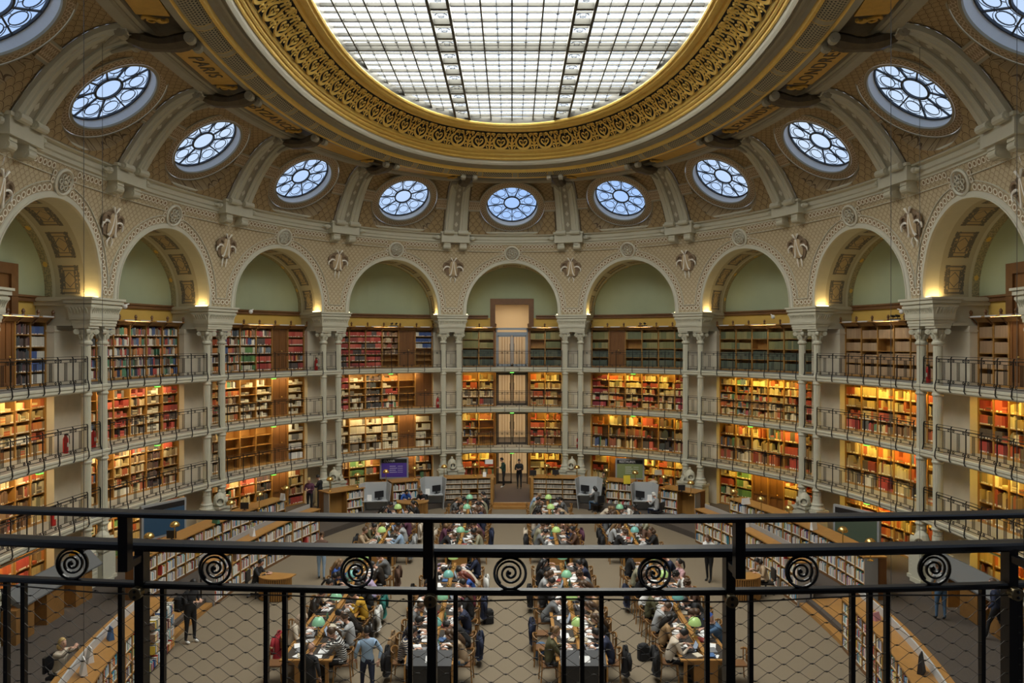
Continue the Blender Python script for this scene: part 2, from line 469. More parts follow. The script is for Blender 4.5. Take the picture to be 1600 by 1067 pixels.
# --- floor
def disc(ov, n, z, m, rings=1):
    pts = []
    for i in range(160):
        t = 2*pi*i/160; x, y = ov.pt(t); nx, ny = ov.nrm(x, y) if abs(x)+abs(y-CY) > 0 else (0, 0); pts.append((x+n*nx, y+n*ny))
    m.add([(0, CY, z)]+[(x, y, z) for x, y in pts], [(0, 1+i, 1+(i+1) % 160) for i in range(160)])
CARPET = newmat('grey_beige_carpet', (.235,.20,.155), .95, noise=.14, nscale=3.0)
_t = CARPET.node_tree; _n = noisex(_t, 170, 2); setc(CARPET, mixc(_t, _n, (.125,.097,.064), (.25,.20,.135)))
CARPETD = newmat('dark_brown_carpet', (.075,.06,.05), .95, noise=.2, nscale=20)
BANK = Oval(16.4, 9.6, 2.1, cx=-.2)       # inner face of the low bookcases
m = MB(); disc(BANK, 0.3, 0.0, m); struct(m.build('floor', CARPET), 'beige flecked carpet of the reading floor')
# ambulatory floor ring
m = MB(); N = 160; vs = []; fs = []
for i in range(N+1):
    t = 2*pi*i/N; x, y = BANK.pt(t); nx, ny = BANK.nrm(x, y)
    X, Y = RING.hit(x, y, 0, 0) if 0 else (0, 0)
    vs += [(x+.28*nx, y+.28*ny, -.02), (x+.28*nx, y+.28*ny, LEV[0])]
    xr, yr = RING.pt(t); nx, ny = RING.nrm(xr, yr); vs.append((xr+N_WALL*1.15*nx, yr+N_WALL*1.15*ny, LEV[0]))
for i in range(N):
    b = 3*i; fs += [(b, b+3, b+4, b+1), (b+1, b+4, b+5, b+2)]
m.add(vs, fs); struct(m.build('floor', CARPETD), 'dark carpet of the raised walk around the reading floor')

# --- arch wall, soffits, lunettes
def arch_pts(s_mid, R, N, z0=Z_IMP):
    """from the left foot up over the crown to the right foot, (s, z)"""
    k = max(1, int((Z_SPR-z0)/.25)+1); P = [(s_mid-R, z0+(Z_SPR-z0)*j/k) for j in range(k)]
    for j in range(N+1):
        a = pi-pi*j/N; P.append((s_mid+R*cos(a), Z_SPR+R*sin(a)))
    P += [(s_mid+R, Z_SPR-(Z_SPR-z0)*(j+1)/k) for j in range(k)]
    return P
def surf_band(m, path, w, out, uvlen, mat=0, closed=False, uvoff=0.):
    """ribbon of width w centred on path (s,z) laid on the arch wall"""
    n = len(path); vs = []; fs = []; uv = []; L = [0]
    for a, b in zip(path, path[1:]): L.append(L[-1]+math.dist(a, b))
    cnt = max(1, round(L[-1]/uvlen)); sc_ = cnt/L[-1]
    for i, (s, z) in enumerate(path):
        a = path[max(0, i-1)]; b = path[min(n-1, i+1)]
        if closed:
            a = path[i-1] if i > 0 else path[n-2]; b = path[i+1] if i < n-1 else path[1]
        dx, dz = b[0]-a[0], b[1]-a[1]; h = hypot(dx, dz) or 1; px, pz = -dz/h, dx/h
        for q, o in ((-.5, out), (.5, out)):
            vs.append(FP(s+px*w*q, z+pz*w*q, o))
    for i in range(n-1):
        fs.append((2*i, 2*i+1, 2*i+3, 2*i+2)); uv.append([(L[i]*sc_, 0), (L[i]*sc_, 1), (L[i+1]*sc_, 1), (L[i+1]*sc_, 0)])
    m.add(vs, fs, uv, mat)
def raised(m, path, w, o0, o1, mat=0):
    """moulding of square section along a path on the arch wall"""
    n = len(path); vs = []; fs = []
    for i, (s, z) in enumerate(path):
        a = path[max(0, i-1)]; b = path[min(n-1, i+1)]; dx, dz = b[0]-a[0], b[1]-a[1]; h = hypot(dx, dz) or 1; px, pz = -dz/h, dx/h
        for q, o in ((-.5, o0), (-.35, o1), (.35, o1), (.5, o0)): vs.append(FP(s+px*w*q, z+pz*w*q, o))
    for i in range(n-1):
        for k in range(3): fs.append((4*i+k, 4*i+k+1, 4*i+k+5, 4*i+k+4))
    m.add(vs, fs, None, mat)
for i in BAYS:
    s0, s1 = bay_range(i); sm = (s0+s1)/2; vis = abs(i) <= 5
    NA = 36 if vis else 14
    m = MB(); A = arch_pts(sm, RAD, NA); n = len(A)
    # outer boundary with as many points: up the left side, along the top, down the right
    hL = Z_COR-Z_IMP; wT = s1-s0; tot = 2*hL+wT; B = []
    for j in range(n):
        d = tot*j/(n-1)
        if d < hL: B.append((s0, Z_IMP+d))
        elif d < hL+wT: B.append((s0+d-hL, Z_COR))
        else: B.append((s1, Z_COR-(d-hL-wT)))
    NR = 5 if vis else 2
    def fn(a, b): 
        f = b/NR; p = (A[a][0]*(1-f)+B[a][0]*f, A[a][1]*(1-f)+B[a][1]*f); return FP(*p)
    def uvf(a, b):
        f = b/NR; return (A[a][0]*(1-f)+B[a][0]*f, A[a][1]*(1-f)+B[a][1]*f)
    m.grid(fn, n-1, NR, uvf, 0)
    # soffit
    def fs_(a, b):
        s, z = A[a]; return RP(s, n_face(z)+(N_WALL-n_face(z))*b/3, z) if b else FP(s, z)
    La = [0]
    for p, q in zip(A, A[1:]): La.append(La[-1]+math.dist(p, q))
    cuts = [0, .13, .25, .80, .86, 1.0]; 
    for c in range(5):
        mt = [1, 1, 2, 1, 3][c]
        def fc(a, b, c=c):
            s, z = A[a]; nf = n_face(z); f = cuts[c+b]; return RP(s, nf+(N_WALL-nf)*f, z)
        def uc(a, b, c=c, mt=mt): return ((La[a]/La[-1]*7.0 if mt == 2 else La[a]/.35), b)
        m.grid(fc, n-1, 1, uc, mt)
    if i != 8: struct(m.build('wall', [SCALE, PAINT, SOFF, ROSE]), 'arched wall above ' + bayname.get(i, 'a bay behind the camera'))
    # lunette wall
    m = MB(); zb = LEV[0]
    sa, sb = s0, s1
    if i == 0:
        m.sbox(sa, -1.0, N_WALL, N_WALL+.15, Z_IMP-.12, Z_SPR+RAD+.5, .6); m.sbox(1.0, sb, N_WALL, N_WALL+.15, Z_IMP-.12, Z_SPR+RAD+.5, .6); m.sbox(-1.0, 1.0, N_WALL, N_WALL+.15, EYE+2.2, Z_SPR+RAD+.5, .6)
    else: m.sbox(sa, sb, N_WALL, N_WALL+.15, Z_IMP-.12, Z_SPR+RAD+.5, .6)
    struct(m.build('wall', GREEN), 'sage green lunette wall of '+bayname.get(i, 'a bay behind the camera'))
    m = MB()
    spans = [(sa, sb)] if i not in (0, 8) else [(sa, sm-2.5), (sm+2.5, sb)] if i else [(sa, -1.0), (1.0, sb)]      # the opening the photographer stands in
    for qa, qb in spans: m.sbox(qa, qb, N_WALL, N_WALL+.15, Z_IMP-.95, Z_IMP-.12, .6)
    struct(m.build('wall', OCHRE), 'ochre wall strip above the top bookcases of '+bayname.get(i, 'a bay behind the camera'))
    m = MB()
    for qa, qb in spans: m.sbox(qa, qb, N_WALL, N_WALL+.15, -.1, Z_IMP-.95, .6)
    struct(m.build('wall', STONE), 'stone wall behind the bookcases of '+bayname.get(i, 'a bay behind the camera'))
    if not vis: continue
    # white inner line and the dark picture rail
    m = MB(); W = RAD*2+.9
    segs = [(sm-W/2, sm+W/2)] if i else [(sm-W/2, sm-1.28), (sm+1.28, sm+W/2)]
    for a, b in segs:
        m.sweep([(N_WALL, Z_IMP-.16), (N_WALL-.10, Z_IMP-.16), (N_WALL-.10, Z_IMP-.05), (N_WALL-.16, Z_IMP-.02), (N_WALL-.16, Z_IMP+.05), (N_WALL, Z_IMP+.05)], a, b)
    struct(m.build('trim', WOODD), 'dark wooden rail under the green lunette of '+bayname[i])
    # archivolt: plain ivory moulding, scalloped border, second line
    m = MB()
    raised(m, arch_pts(sm, RAD+.10, 40), .20, .0, .05)
    raised(m, arch_pts(sm, RAD+.03, 40), .06, .0, .09)
    def gap_arch(R, a0):   # arch path broken at the crown medallion
        P = arch_pts(sm, R, 40); return [p for p in P if not (p[1] > Z_SPR and abs(p[0]-sm) < a0)]
    Pg = gap_arch(RAD+.50, .42)
    kl = [p for p in Pg if p[0] < sm]; kr = [p for p in Pg if p[0] > sm]
    zt = Z_COR-.10
    for side, P in ((1, kl), (-1, kr[::-1])):
        zb = Z_IMP+.38; xo = (s0 if side > 0 else s1)
        P2 = [p for p in P if p[1] > zb]
        inner = [(xo+side*.0, zb)]+[(P2[0][0]-side*.0, zb)]+P2
        top = [(P2[-1][0], zt-.28), (xo+side*.1, zt-.28)]
        raised(m, inner, .035, .0, .035); raised(m, [P2[-1]]+top, .035, .0, .03)
    struct(m.build('trim', WHITEM), 'ivory mouldings framing the arch of '+bayname[i])
    m = MB(); mk = MB()
    P = arch_pts(sm, RAD+.32, 60); l = [p for p in P if not (p[1] > Z_SPR and p[0] > sm-.45)]; l = [p for p in l if p[0] < sm]; r = [(2*sm-p[0], p[1]) for p in l]
    zb2 = Z_IMP+.22
    for side, Q in ((1, l), (-1, r)):
        Q = [p for p in Q if p[1] > zb2]; xo = s0 if side > 0 else s1
        Q = [(Q[0][0], zb2)]+Q
        if side < 0: Q = Q
        surf_band(m, Q, .24, .02, .23)
        surf_band(m, [(xo, zb2), (Q[0][0], zb2)] if side > 0 else [(Q[0][0], zb2), (xo, zb2)], .24, .022, .23)
        e = Q[-1]; surf_band(m, [(e[0]-side*.05, e[1]+.1), (e[0]-side*.05, zt-.10)], .22, .024, .2)
        nn = 10
        pp = [(xo+side*.98+(e[0]-side*.1-xo-side*.98)*j/nn, zt-.02) for j in range(nn+1)]
        surf_band(m, pp if side > 0 else pp[::-1], .22, .02, .23)
    struct(m.build('trim', SCALLOP), 'scalloped painted border around the arch of '+bayname[i])
    # crown medallion
    m = MB(); zc = Z_SPR+RAD+.52; o = Vector(FP(sm, zc, .03)); fo, tx, inn, rz = frame_at(sm, 0); up = Vector((0,0,1)); up = (Vector(FP(sm, zc+.2))-Vector(FP(sm, zc-.2))).normalized(); ax = tx.cross(up); 
    if ax.dot(inn) < 0: ax = -ax
    m.lathe([(.44,-.02),(.44,.04),(.38,.07),(.34,.03)], seg=24, fr=(o, tx, up, ax))
    mm = MB(); mm.lathe([(.35,0),(.35,.03)], seg=20, fr=(o, tx, up, ax))
    for q in range(6):
        a = q*pi/3; c = o+tx*(.19*cos(a))+up*(.19*sin(a))
        m.tube([c+tx*(.075*cos(b))+up*(.075*sin(b))+ax*.05 for b in [2*pi*e/9 for e in range(9)]], .022, 5, loop=True)
    m.ball(o+ax*.04, .07, 8, 4)
    md = thing('crown_medallion', 'round ivory rosette medallion on the arch crown of '+bayname[i], 'medallion', tuple(o), 0, 'medallions on the arch crowns')
    m.build('rosette', WHITEM, md, smooth=False); mm.build('ground', SHIELD, md)
# --- cornice all round
m = MB(); z = Z_COR; n0 = -1.0*K
prof = [(n0+.3, z), (n0-.02, z), (n0-.02, z+.06), (n0-.10, z+.10), (n0-.10, z+.22), (n0-.15, z+.26), (n0-.15, z+.42), (n0-.30, z+.47), (n0-.30, z+.55), (n0-.36, z+.60), (n0-.36, z+.66), (n0+.3, z+.62)]
m.sweep(prof, 0, LEN, .5)
struct(m.build('trim', PAINT), 'grey green cornice running round the room above the arches')
# --- vault panels with oculi
TC = {0: .33, 1: .34, 2: .355, 3: .375, 4: .387, 5: .375, 6: .355, 7: .34, 8: .33}
RIBH = .74
ORAD = 1.40
for i in BAYS:
    s0, s1 = bay_range(i); sm = (s0+s1)/2; tc_ = TC[abs(i)]; vis = abs(i) <= 5
    C = VP(sm, tc_); ds = (VP(sm+.3, tc_)-VP(sm-.3, tc_)); wpu = ds.length/.6; dt = (VP(sm, tc_+.05)-VP(sm, tc_-.05)); hpt = dt.length/.1
    U = ds.normalized(); V = dt.normalized(); Wn = U.cross(V)
    if Wn.z < 0: Wn = -Wn                                   # outwards / upwards
    th1 = math.radians(52); hv = Vector((V.x, V.y, 0)).normalized()
    V = hv*sin(th1)+Vector((0,0,cos(th1))); Wn = U.cross(V)
    if Wn.z < 0: Wn = -Wn
    a0, a1 = s0+RIBH, s1-RIBH; FH = .9
    NP = 64 if vis else 32; q4 = NP//4
    per = []
    for side, (pa, pb) in enumerate((((a0, 0), (a1, 0)), ((a1, 0), (a1, 1)), ((a1, 1), (a0, 1)), ((a0, 1), (a0, 0)))):
        for j in range(q4): f = j/q4; per.append((pa[0]+(pb[0]-pa[0])*f, pa[1]+(pb[1]-pa[1])*f))
    per = per[q4//2:]+per[:q4//2]
    circ = []
    for j in range(NP):
        ang = -pi/2+2*pi*j/NP; circ.append((sm+(ORAD+.42)*cos(ang)/wpu, tc_+(ORAD+.42)*sin(ang)*FH/hpt))
    # inner rim lies in the window's plane so that the reveal starts cleanly
    NR = 6; m = MB()
    def rim(ang, r=ORAD, off=0.): return C+U*(r*cos(ang))+V*(r*sin(ang))+Wn*off
    def fn(a, b):
        a %= NP
        if b == 0: return tuple(rim(-pi/2+2*pi*a/NP, ORAD+.42))
        f = b/NR; p = (circ[a][0]*(1-f)+per[a][0]*f, circ[a][1]*(1-f)+per[a][1]*f)
        return tuple(VP(p[0], min(1, max(0, p[1]))))
    def uvf(a, b):
        a %= NP; f = b/NR; return ((circ[a][0]*(1-f)+per[a][0]*f)*wpu, (circ[a][1]*(1-f)+per[a][1]*f)*hpt)
    m.grid(fn, NP, NR, uvf, 0)
    # strips beside, under the ribs
    for b0, b1 in ((s0, a0), (a1, s1)): m.grid(lambda a, b: tuple(VP(b0+(b1-b0)*a, b/10)), 1, 10, None, 1)
    struct(m.build('ceiling', [SCALED, PAINTD]), 'brown scale-patterned vault panel over '+bayname.get(i, 'a bay behind the camera'))
    # painted ring round the opening (laid 2 cm proud)
    m = MB()
    def ringf(r0, r1, off, reps, mat):
        vs = []; fs = []; uv = []
        for j in range(NP+1):
            ang = 2*pi*j/NP
            for r in (r0, r1):
                vs.append(tuple(rim(ang, r, -off)))
        for j in range(NP): fs.append((2*j, 2*j+1, 2*j+3, 2*j+2)); uv.append([(reps*j/NP, 0), (reps*j/NP, 1), (reps*(j+1)/NP, 1), (reps*(j+1)/NP, 0)])
        m.add(vs, fs, uv, mat)
    ringf(ORAD-.01, ORAD+.08, .03, 1, 1); ringf(ORAD+.08, ORAD+.36, .025, 34, 0); ringf(ORAD+.36, ORAD+.42, .045, 1, 1)
    for (r_, o0_, o1_) in ((ORAD+.42, .045, -.06), (ORAD-.01, .03, -.04)):
        m.add([tuple(rim(2*pi*j/NP, r_, -oo)) for j in range(NP+1) for oo in (o0_, o1_)], [(2*j, 2*j+1, 2*j+3, 2*j+2) for j in range(NP)], None, 1)
    if vis:
        for sd in (-1, 1):       # little framed panels left and right of the ring
            e = (a1 if sd > 0 else a0); x0 = sm+sd*(ORAD+.40)/wpu
            if (e-x0)*sd > .05:
                for k, (t0, t1, mt) in enumerate(((-.32, -.24, 1), (.24, .32, 1), (-.24, .24, 2))):
                    vs = [tuple(VP(s_, tc_+.05/hpt+tt/hpt, .03)) for s_, tt in ((x0, t0), (e, t0), (e, t1), (x0, t1))]
                    m.add(vs, [(0, 1, 2, 3)], [[(0,0),(3,0),(3,1),(0,1)]], mt)
    struct(m.build('trim', [MEAND, PAINTD, MEAND]), 'painted ring around the round window over '+bayname.get(i, 'a bay behind the camera'))
    # reveal, window
    m = MB(); DEP = .38
    m.grid(lambda a, b: tuple(rim(2*pi*(a % NP)/NP, ORAD-.01*b, DEP*b)), NP, 1)
    wn = thing('window', 'round leaded window over '+bayname.get(i, 'a bay behind the camera'), 'window', tuple(rim(0, 0, DEP)), 0)
    wn['kind'] = 'structure'
    m.build('reveal', REVEAL, wn)
    m = MB(); m.add([tuple(rim(2*pi*j/NP, ORAD+.02, DEP)) for j in range(NP)], [tuple(range(NP))]); m.build('pane', OGLASS, wn)
    if vis:
        D = DEP-.03; fr = MB(); ld = MB()
        P = lambda r, a: rim(a, r, D)
        circle = lambda mm, c, r, w, n=20: mm.tube([c+U*(r*cos(2*pi*j/n))+V*(r*sin(2*pi*j/n)) for j in range(n)], w, 4, loop=True, up=Wn)
        fr.tube([P(ORAD-.03, 2*pi*j/40) for j in range(40)], .045, 4, loop=True, up=Wn)
        fr.tube([P(.44, 2*pi*j/28) for j in range(28)], .048, 4, loop=True, up=Wn)
        circle(ld, C+Wn*D, .56, .010, 28)
        for q in range(9):
            a = -pi/2+2*pi*(q)/9; fr.tube([P(.44, a), P(ORAD-.02, a)], .033, 4, up=Wn)
            a += pi/9; c = C+Wn*D+U*(.93*cos(a))+V*(.93*sin(a)); circle(ld, c, .25, .016, 16)
            da = V*cos(a)-U*sin(a); dr = U*cos(a)+V*sin(a)
            pts = [c+dr*(.36*cos(b)*1.0)+da*(.31*sin(b)) for b in [pi*.0+(-2.1+4.2*j/12) for j in range(13)]]
            ld.tube(pts, .010, 4, up=Wn, caps=False)
            ld.tube([C+Wn*D+dr*.56, c-dr*.25], .010, 4, up=Wn, caps=False)
            for g in (-1, 1): ld.tube([c+da*(.25*g), c+da*(.36*g)], .010, 4, up=Wn, caps=False)
        fr.build('window_frame', FRAME, wn); ld.build('leading', FRAME, wn)
# --- ribs, consoles and brackets on every column pair
def pair_things(k):
    sp = PAIR[k]; nm = pairname.get(k, 'a pair behind the camera')
    rib = thing('vault_rib', f'double grey green vault rib above the column pair {nm}', 'rib', tuple(VP(sp, 0)), 0, 'double ribs of the vault')
    rib['kind'] = 'structure'
    for sd in (-1, 1):
        m = MB(); c = sp+sd*.45; n = 16; vs = []; fs = []
        prof = [(-.26, 0), (-.26, .14), (-.20, .19), (-.12, .19), (-.09, .24), (.09, .24), (.12, .19), (.20, .19), (.26, .14), (.26, 0)]
        for j in range(n+1):
            t = -.0+j/n
            for ds, l in prof: vs.append(tuple(VP(c+ds*(1-.15*t), t, l-.02)))
        M = len(prof)
        for j in range(n):
            for q in range(M-1): fs.append((j*M+q, j*M+q+1, (j+1)*M+q+1, (j+1)*M+q))
        m.add(vs, fs)
        m.build('rib', PAINT, rib)
        # scroll foot
        m = MB(); p = VP(c, .02, .18); tx = frame_at(c, 0)[1]
        m.tube([p-tx*.27, p+tx*.27], .13, 10); m.tube([p-tx*.30, p+tx*.30], .06, 8)
        m.build('scroll_foot', PAINT, rib)
    m = MB()
    m.grid(lambda a, b: tuple(VP(sp-.19+.38*a, b/12, .06)), 1, 12); m.build('infill', PAINTD, rib)
    m = MB()
    for j in range(7):
        t = .10+.78*(j/6)**1.0; c = VP(sp, t, .075); d = (VP(sp, t+.02)-VP(sp, t-.02)).normalized(); tx = frame_at(sp, 0)[1]; r = .15*(1-.3*t)
        m.add([tuple(c+d*r), tuple(c+tx*r*.7), tuple(c-d*r), tuple(c-tx*r*.7), tuple(c-d.cross(tx)*-.02)], [(0,1,2,3)])
    m.build('lozenges', WHITEM, rib)
    # dark lining strips beside the rib
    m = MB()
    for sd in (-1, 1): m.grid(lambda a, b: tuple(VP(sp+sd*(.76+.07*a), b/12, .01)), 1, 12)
    m.build('lining_strip', BRONZE, rib)
    # cornice break and its two consoles
    cb = thing('cornice_console', f'projecting cornice block on two scroll consoles above the pair {nm}', 'console', RP(sp, n0-.3, Z_COR-.3), 0, 'scroll consoles under the cornice')
    m = MB(); m.sbox(sp-.88, sp+.88, n0-.44, n0+.1, Z_COR+.02, Z_COR+.56, .3); m.sbox(sp-.95, sp+.95, n0-.50, n0+.1, Z_COR+.50, Z_COR+.60, .3)
    m.build('cornice_block', PAINT, cb)
    for sd in (-1, 1):
        m = MB(); c = sp+sd*.50; 
        m.sbox(c-.20, c+.20, n0-.34, n0+.25, Z_COR-.10, Z_COR+.04); m.sbox(c-.17, c+.17, n0-.16, n0+.25, Z_COR-.36, Z_COR-.08)
        o, tx, inn, rz = frame_at(c, n0-.20); o = o+Vector((0,0,Z_COR-.20)); m.tube([o-tx*.19, o+tx*.19], .15, 12); m.tube([o-tx*.21, o+tx*.21], .07, 10)
        m.build('scroll', PAINT, cb)
    for sd in (-1, 1):
        m = MB(); c = sp+sd*1.08; o, tx, inn, rz = frame_at(c, n0-.26); o = o+Vector((0,0,Z_COR+.30)); m.ball(o, .12, 8, 5, sx=1.4, sy=.8); m.tube([o, o+tx*sd*.28], .07, 7, radii=[.09, .02]); m.build('acanthus_drop', PAINT, cb)
    # painted shield with ribbons hanging on the pier
    o, tx, inn, rz = frame_at(sp, 0); zc = EYE+4.35*K; c0 = Vector(FP(sp, zc, .0)); up = (Vector(FP(sp, zc+.3))-Vector(FP(sp, zc-.3))).normalized(); ax = tx.cross(up)
    if ax.dot(inn) < 0: ax = -ax
    P = lambda u, v, w=.05: c0+tx*u+up*v+ax*(w+.07)
    sh = thing('shield_ornament', f'ivory and brown ribboned shield on the pier, {nm}', 'ornament', tuple(c0), 0, 'ribboned shields between the arches')
    alt = k in (0, -1, 3, -4)
    m = MB(); m.add([tuple(P(0,0,.045))]+[tuple(P(.52*cos(a)*(1+.13*cos(6*a)), .02+.50*sin(a)*(1+.10*cos(5*a)), .012)) for a in [2*pi*j/24 for j in range(24)]], [(0, 1+j, 1+(j+1)%24) for j in range(24)]); m.build('backing_plate', UMBER, sh)  # brown backing plate, the shield's dark surround
    m = MB()
    pts = [(0,.42),(.16,.36),(.24,.18),(.30,-.05),(.26,-.30),(.14,-.42),(0,-.46),(-.14,-.42),(-.26,-.30),(-.30,-.05),(-.24,.18),(-.16,.36)]
    m.add([tuple(P(0,0,.13))]+[tuple(P(u*(.85 if alt else 1),v,.05)) for u, v in pts]+[tuple(P(u*.6,v*.7,.11)) for u, v in pts], [(1+j, 1+(j+1)%12, 13+(j+1)%12, 13+j) for j in range(12)]+[(0, 13+j, 13+(j+1)%12) for j in range(12)]); m.build('shield', SHIELD, sh)
    for sd in (-1, 1):
        m = MB(); m.tube([P(sd*(.36+.17*cos(a)), .13+.19*sin(a), .05) for a in [-1.6+4.6*j/12 for j in range(13)]], .05, 6, radii=[.03+.035*sin(pi*j/12) for j in range(13)]); m.build('dark_scroll', UMBER, sh)
        m = MB(); m.tube([P(sd*(.34+.22*cos(a)), -.12+.22*sin(a), .07) for a in [2.6-2.9*j/10 for j in range(11)]], .035, 5, radii=[.02+.028*sin(pi*j/10) for j in range(11)]); m.build('ribbon', RIBBON, sh)
        m = MB(); m.tube([P(sd*.03,.40,.09), P(sd*.10,.52,.09), P(sd*.16,.60,.09)], .035, 5, radii=[.02,.04,.045]); m.tube([P(sd*.02,.38,.10), P(sd*.07,.0,.12), P(sd*.14,-.32,.11), P(sd*.20,-.40,.09)], .025, 5, radii=[.02,.025,.04,.05]); m.build('bow', RIBBON, sh)
        m = MB(); m.tube([P(sd*.05*(1 if alt else 2), -.46,.06), P(sd*.16,-.62,.05), P(sd*.10,-.80,.05)] if alt else [P(sd*.11,-.46,.06), P(sd*.12,-.62,.05), P(sd*.10,-.86,.05)], .03, 5, radii=[.02,.035,.012]); m.build('ribbon_end', RIBBON, sh)
    # bronze bracket between rib head and grille band
    br = thing('ceiling_bracket', f'sculpted scroll bracket at the rib heads above the pair {nm}', 'bracket', tuple(VP(sp, 1)), 0, 'sculpted brackets under the grille band')
    a = VP(sp, .93, .10); x, y, nx, ny = RN(sp); inn = Vector((-nx, -ny, 0)); tx = Vector((ny, -nx, 0)); b = a+inn*1.75+Vector((0,0,-.02))
    m = MB()
    pts = [a+(b-a)*(j/8)+Vector((0,0,-.18*sin(pi*j/8))) for j in range(9)]
    m.tube(pts, .3, 8, radii=[.20,.27,.30,.27,.24,.26,.30,.30,.22], flat=.8); m.build('carved_beam', BRONZE, br)
    for sd in (-1, 1):
        m = MB(); p = a+tx*(sd*.42)+Vector((0,0,-.08)); m.tube([p-tx*.14, p+tx*.14], .15, 12); m.tube([p-tx*.17, p+tx*.17], .07, 8); m.tube([p, p+tx*(-sd*.2)-inn*.55+Vector((0,0,-.3))], .1, 7, radii=[.12, .04]); m.build('scroll', PAINTD, br)
        m = MB(); p = b+tx*(sd*.30)+Vector((0,0,-.1)); m.tube([p-tx*.10, p+tx*.10], .15, 12); m.tube([p-tx*.13, p+tx*.13], .065, 8); m.build('scroll', PAINTD, br)
for k in range(-5, 5): pair_things(k)

m = MB(); NB = 220; vs = []; fs = []
for j in range(NB):
    s_ = LEN*j/NB; p = VP(s_, 1.); x, y, nx, ny = RN(s_); o = Vector((nx, ny, 0))
    for d, dz in ((.16, .10), (.16, -.06), (.10, -.12), (-.22, -.12), (-.28, -.06), (-.28, .30), (.16, .30)): vs.append(tuple(p+o*d+Vector((0,0,dz))))
for j in range(NB):
    k = (j+1) % NB
    for q in range(7): fs.append((7*j+q, 7*k+q, 7*k+(q+1)%7, 7*j+(q+1)%7))
m.add(vs, fs); struct(m.build('trim', PAINTD), 'olive moulded beam along the upper edge of the vault panels')
# --- rings of the ceiling opening
CR = [(17.4,11.1,9.04), (16.1,9.3,8.95), (15.32,8.55,9.15), (14.67,8.05,9.3), (14.47,7.92,9.5), (13.82,7.7,9.85), (12.77,6.8,10.5), (12.12,6.25,10.6)]
CRO = [Oval(a*K, b*K, 2.17, 720) for a, b, z in CR]
def ring_pt(t, f):
    """f: ring number as a float; t: angle"""
    i = min(int(f), 6); g = f-i; p = CRO[i].pt(t); q = CRO[i+1].pt(t); z = CR[i][2]+(CR[i+1][2]-CR[i][2])*g
    return Vector((p[0]+(q[0]-p[0])*g, p[1]+(q[1]-p[1])*g, EYE+z*K))
NT = 256
def band(name, stations, mats, label, uvlen=None):
    """stations [(f, dz, matindex of the strip that follows)]"""
    m = MB(); P = [[ring_pt(2*pi*i/NT, f)+Vector((0,0,dz)) for f, dz, mt in stations] for i in range(NT+1)]
    L = [0]
    for i in range(NT): L.append(L[-1]+(P[i+1][0]-P[i][0]).length)
    n = round(L[-1]/uvlen) if uvlen else 1; k = n*(uvlen or 1)/L[-1]
    W = [0]
    for j in range(len(stations)-1): W.append(W[-1]+(P[0][j+1]-P[0][j]).length)
    for j in range(len(stations)-1):
        vs = [tuple(P[i][q]) for i in range(NT+1) for q in (j, j+1)]
        m.add(vs, [(2*i, 2*i+1, 2*i+3, 2*i+2) for i in range(NT)], [[(L[i]*k, W[j]), (L[i]*k, W[j+1]), (L[i+1]*k, W[j+1]), (L[i+1]*k, W[j])] for i in range(NT)], stations[j][2])
    o = struct(m.build(name, mats), label); return o
# soffit with the name panels
band('ceiling', [(0,.06,0),(0.02,-.02,0),(.24,-.02,0),(.26,.10,1),(.34,.16,1),(.80,.14,1),(.84,.02,0),(.97,.0,0),(1,0,0)], [PAINTD, BRONZE], 'recessed soffit between the vault and the grille band')
band('trim', [(1,.0,0),(1.0,-.05,0),(1.06,-.06,0),(1.10,-.02,0)], [GOLD], 'outer gilded line of the grille band')
band('trim', [(1.10,-.02,0),(1.2,-.07,0),(1.35,-.11,0),(1.5,-.13,0),(1.65,-.12,0),(1.8,-.09,0),(1.9,-.03,0)], [PERF], 'perforated convex grille band round the ceiling opening', 1.9)
band('trim', [(1.9,-.03,0),(1.92,-.09,0),(2.05,-.09,0),(2.1,-.02,0),(2.12,.02,0)], [GOLD], 'bright gilded line under the ceiling opening')
band('trim', [(2.1,.02,0),(2.3,.10,0),(2.55,.10,0),(2.6,.03,0),(2.75,.02,0),(2.8,.08,0),(3,.02,0)], [PAINTD], 'dark cavetto below the ivory moulding')
band('trim', [(3,.02,0),(3.05,-.04,0),(3.3,-.05,0),(3.6,-.05,0),(3.85,0,0),(4,0,0)], [WHITEM], 'ivory moulding round the ceiling opening')
band('trim', [(4,0,0),(4.05,-.05,0),(4.22,-.06,0),(4.26,.02,0),(4.36,.02,0),(4.40,-.04,0),(4.60,-.05,0),(4.64,.03,0),(4.74,.03,0),(4.80,-.05,0),(4.95,-.04,0),(5.02,.05,0)], [GOLD], 'lower gilded mouldings of the ceiling opening')
band('trim', [(5,.03,0),(5.3,.10,0),(5.6,.12,0),(6,.04,0)], [NAVY], 'dark cove behind the gilded openwork')
band('trim', [(6,.06,0),(6.05,-.04,0),(6.25,-.06,0),(6.32,.03,0),(6.5,.03,0),(6.55,-.03,0),(6.75,-.03,0),(6.8,.04,0),(6.95,.02,0),(7,0.08,0),(7,.12,1),(7,.42,1)], [GOLD, IRONG], 'upper gilded mouldings of the ceiling opening')
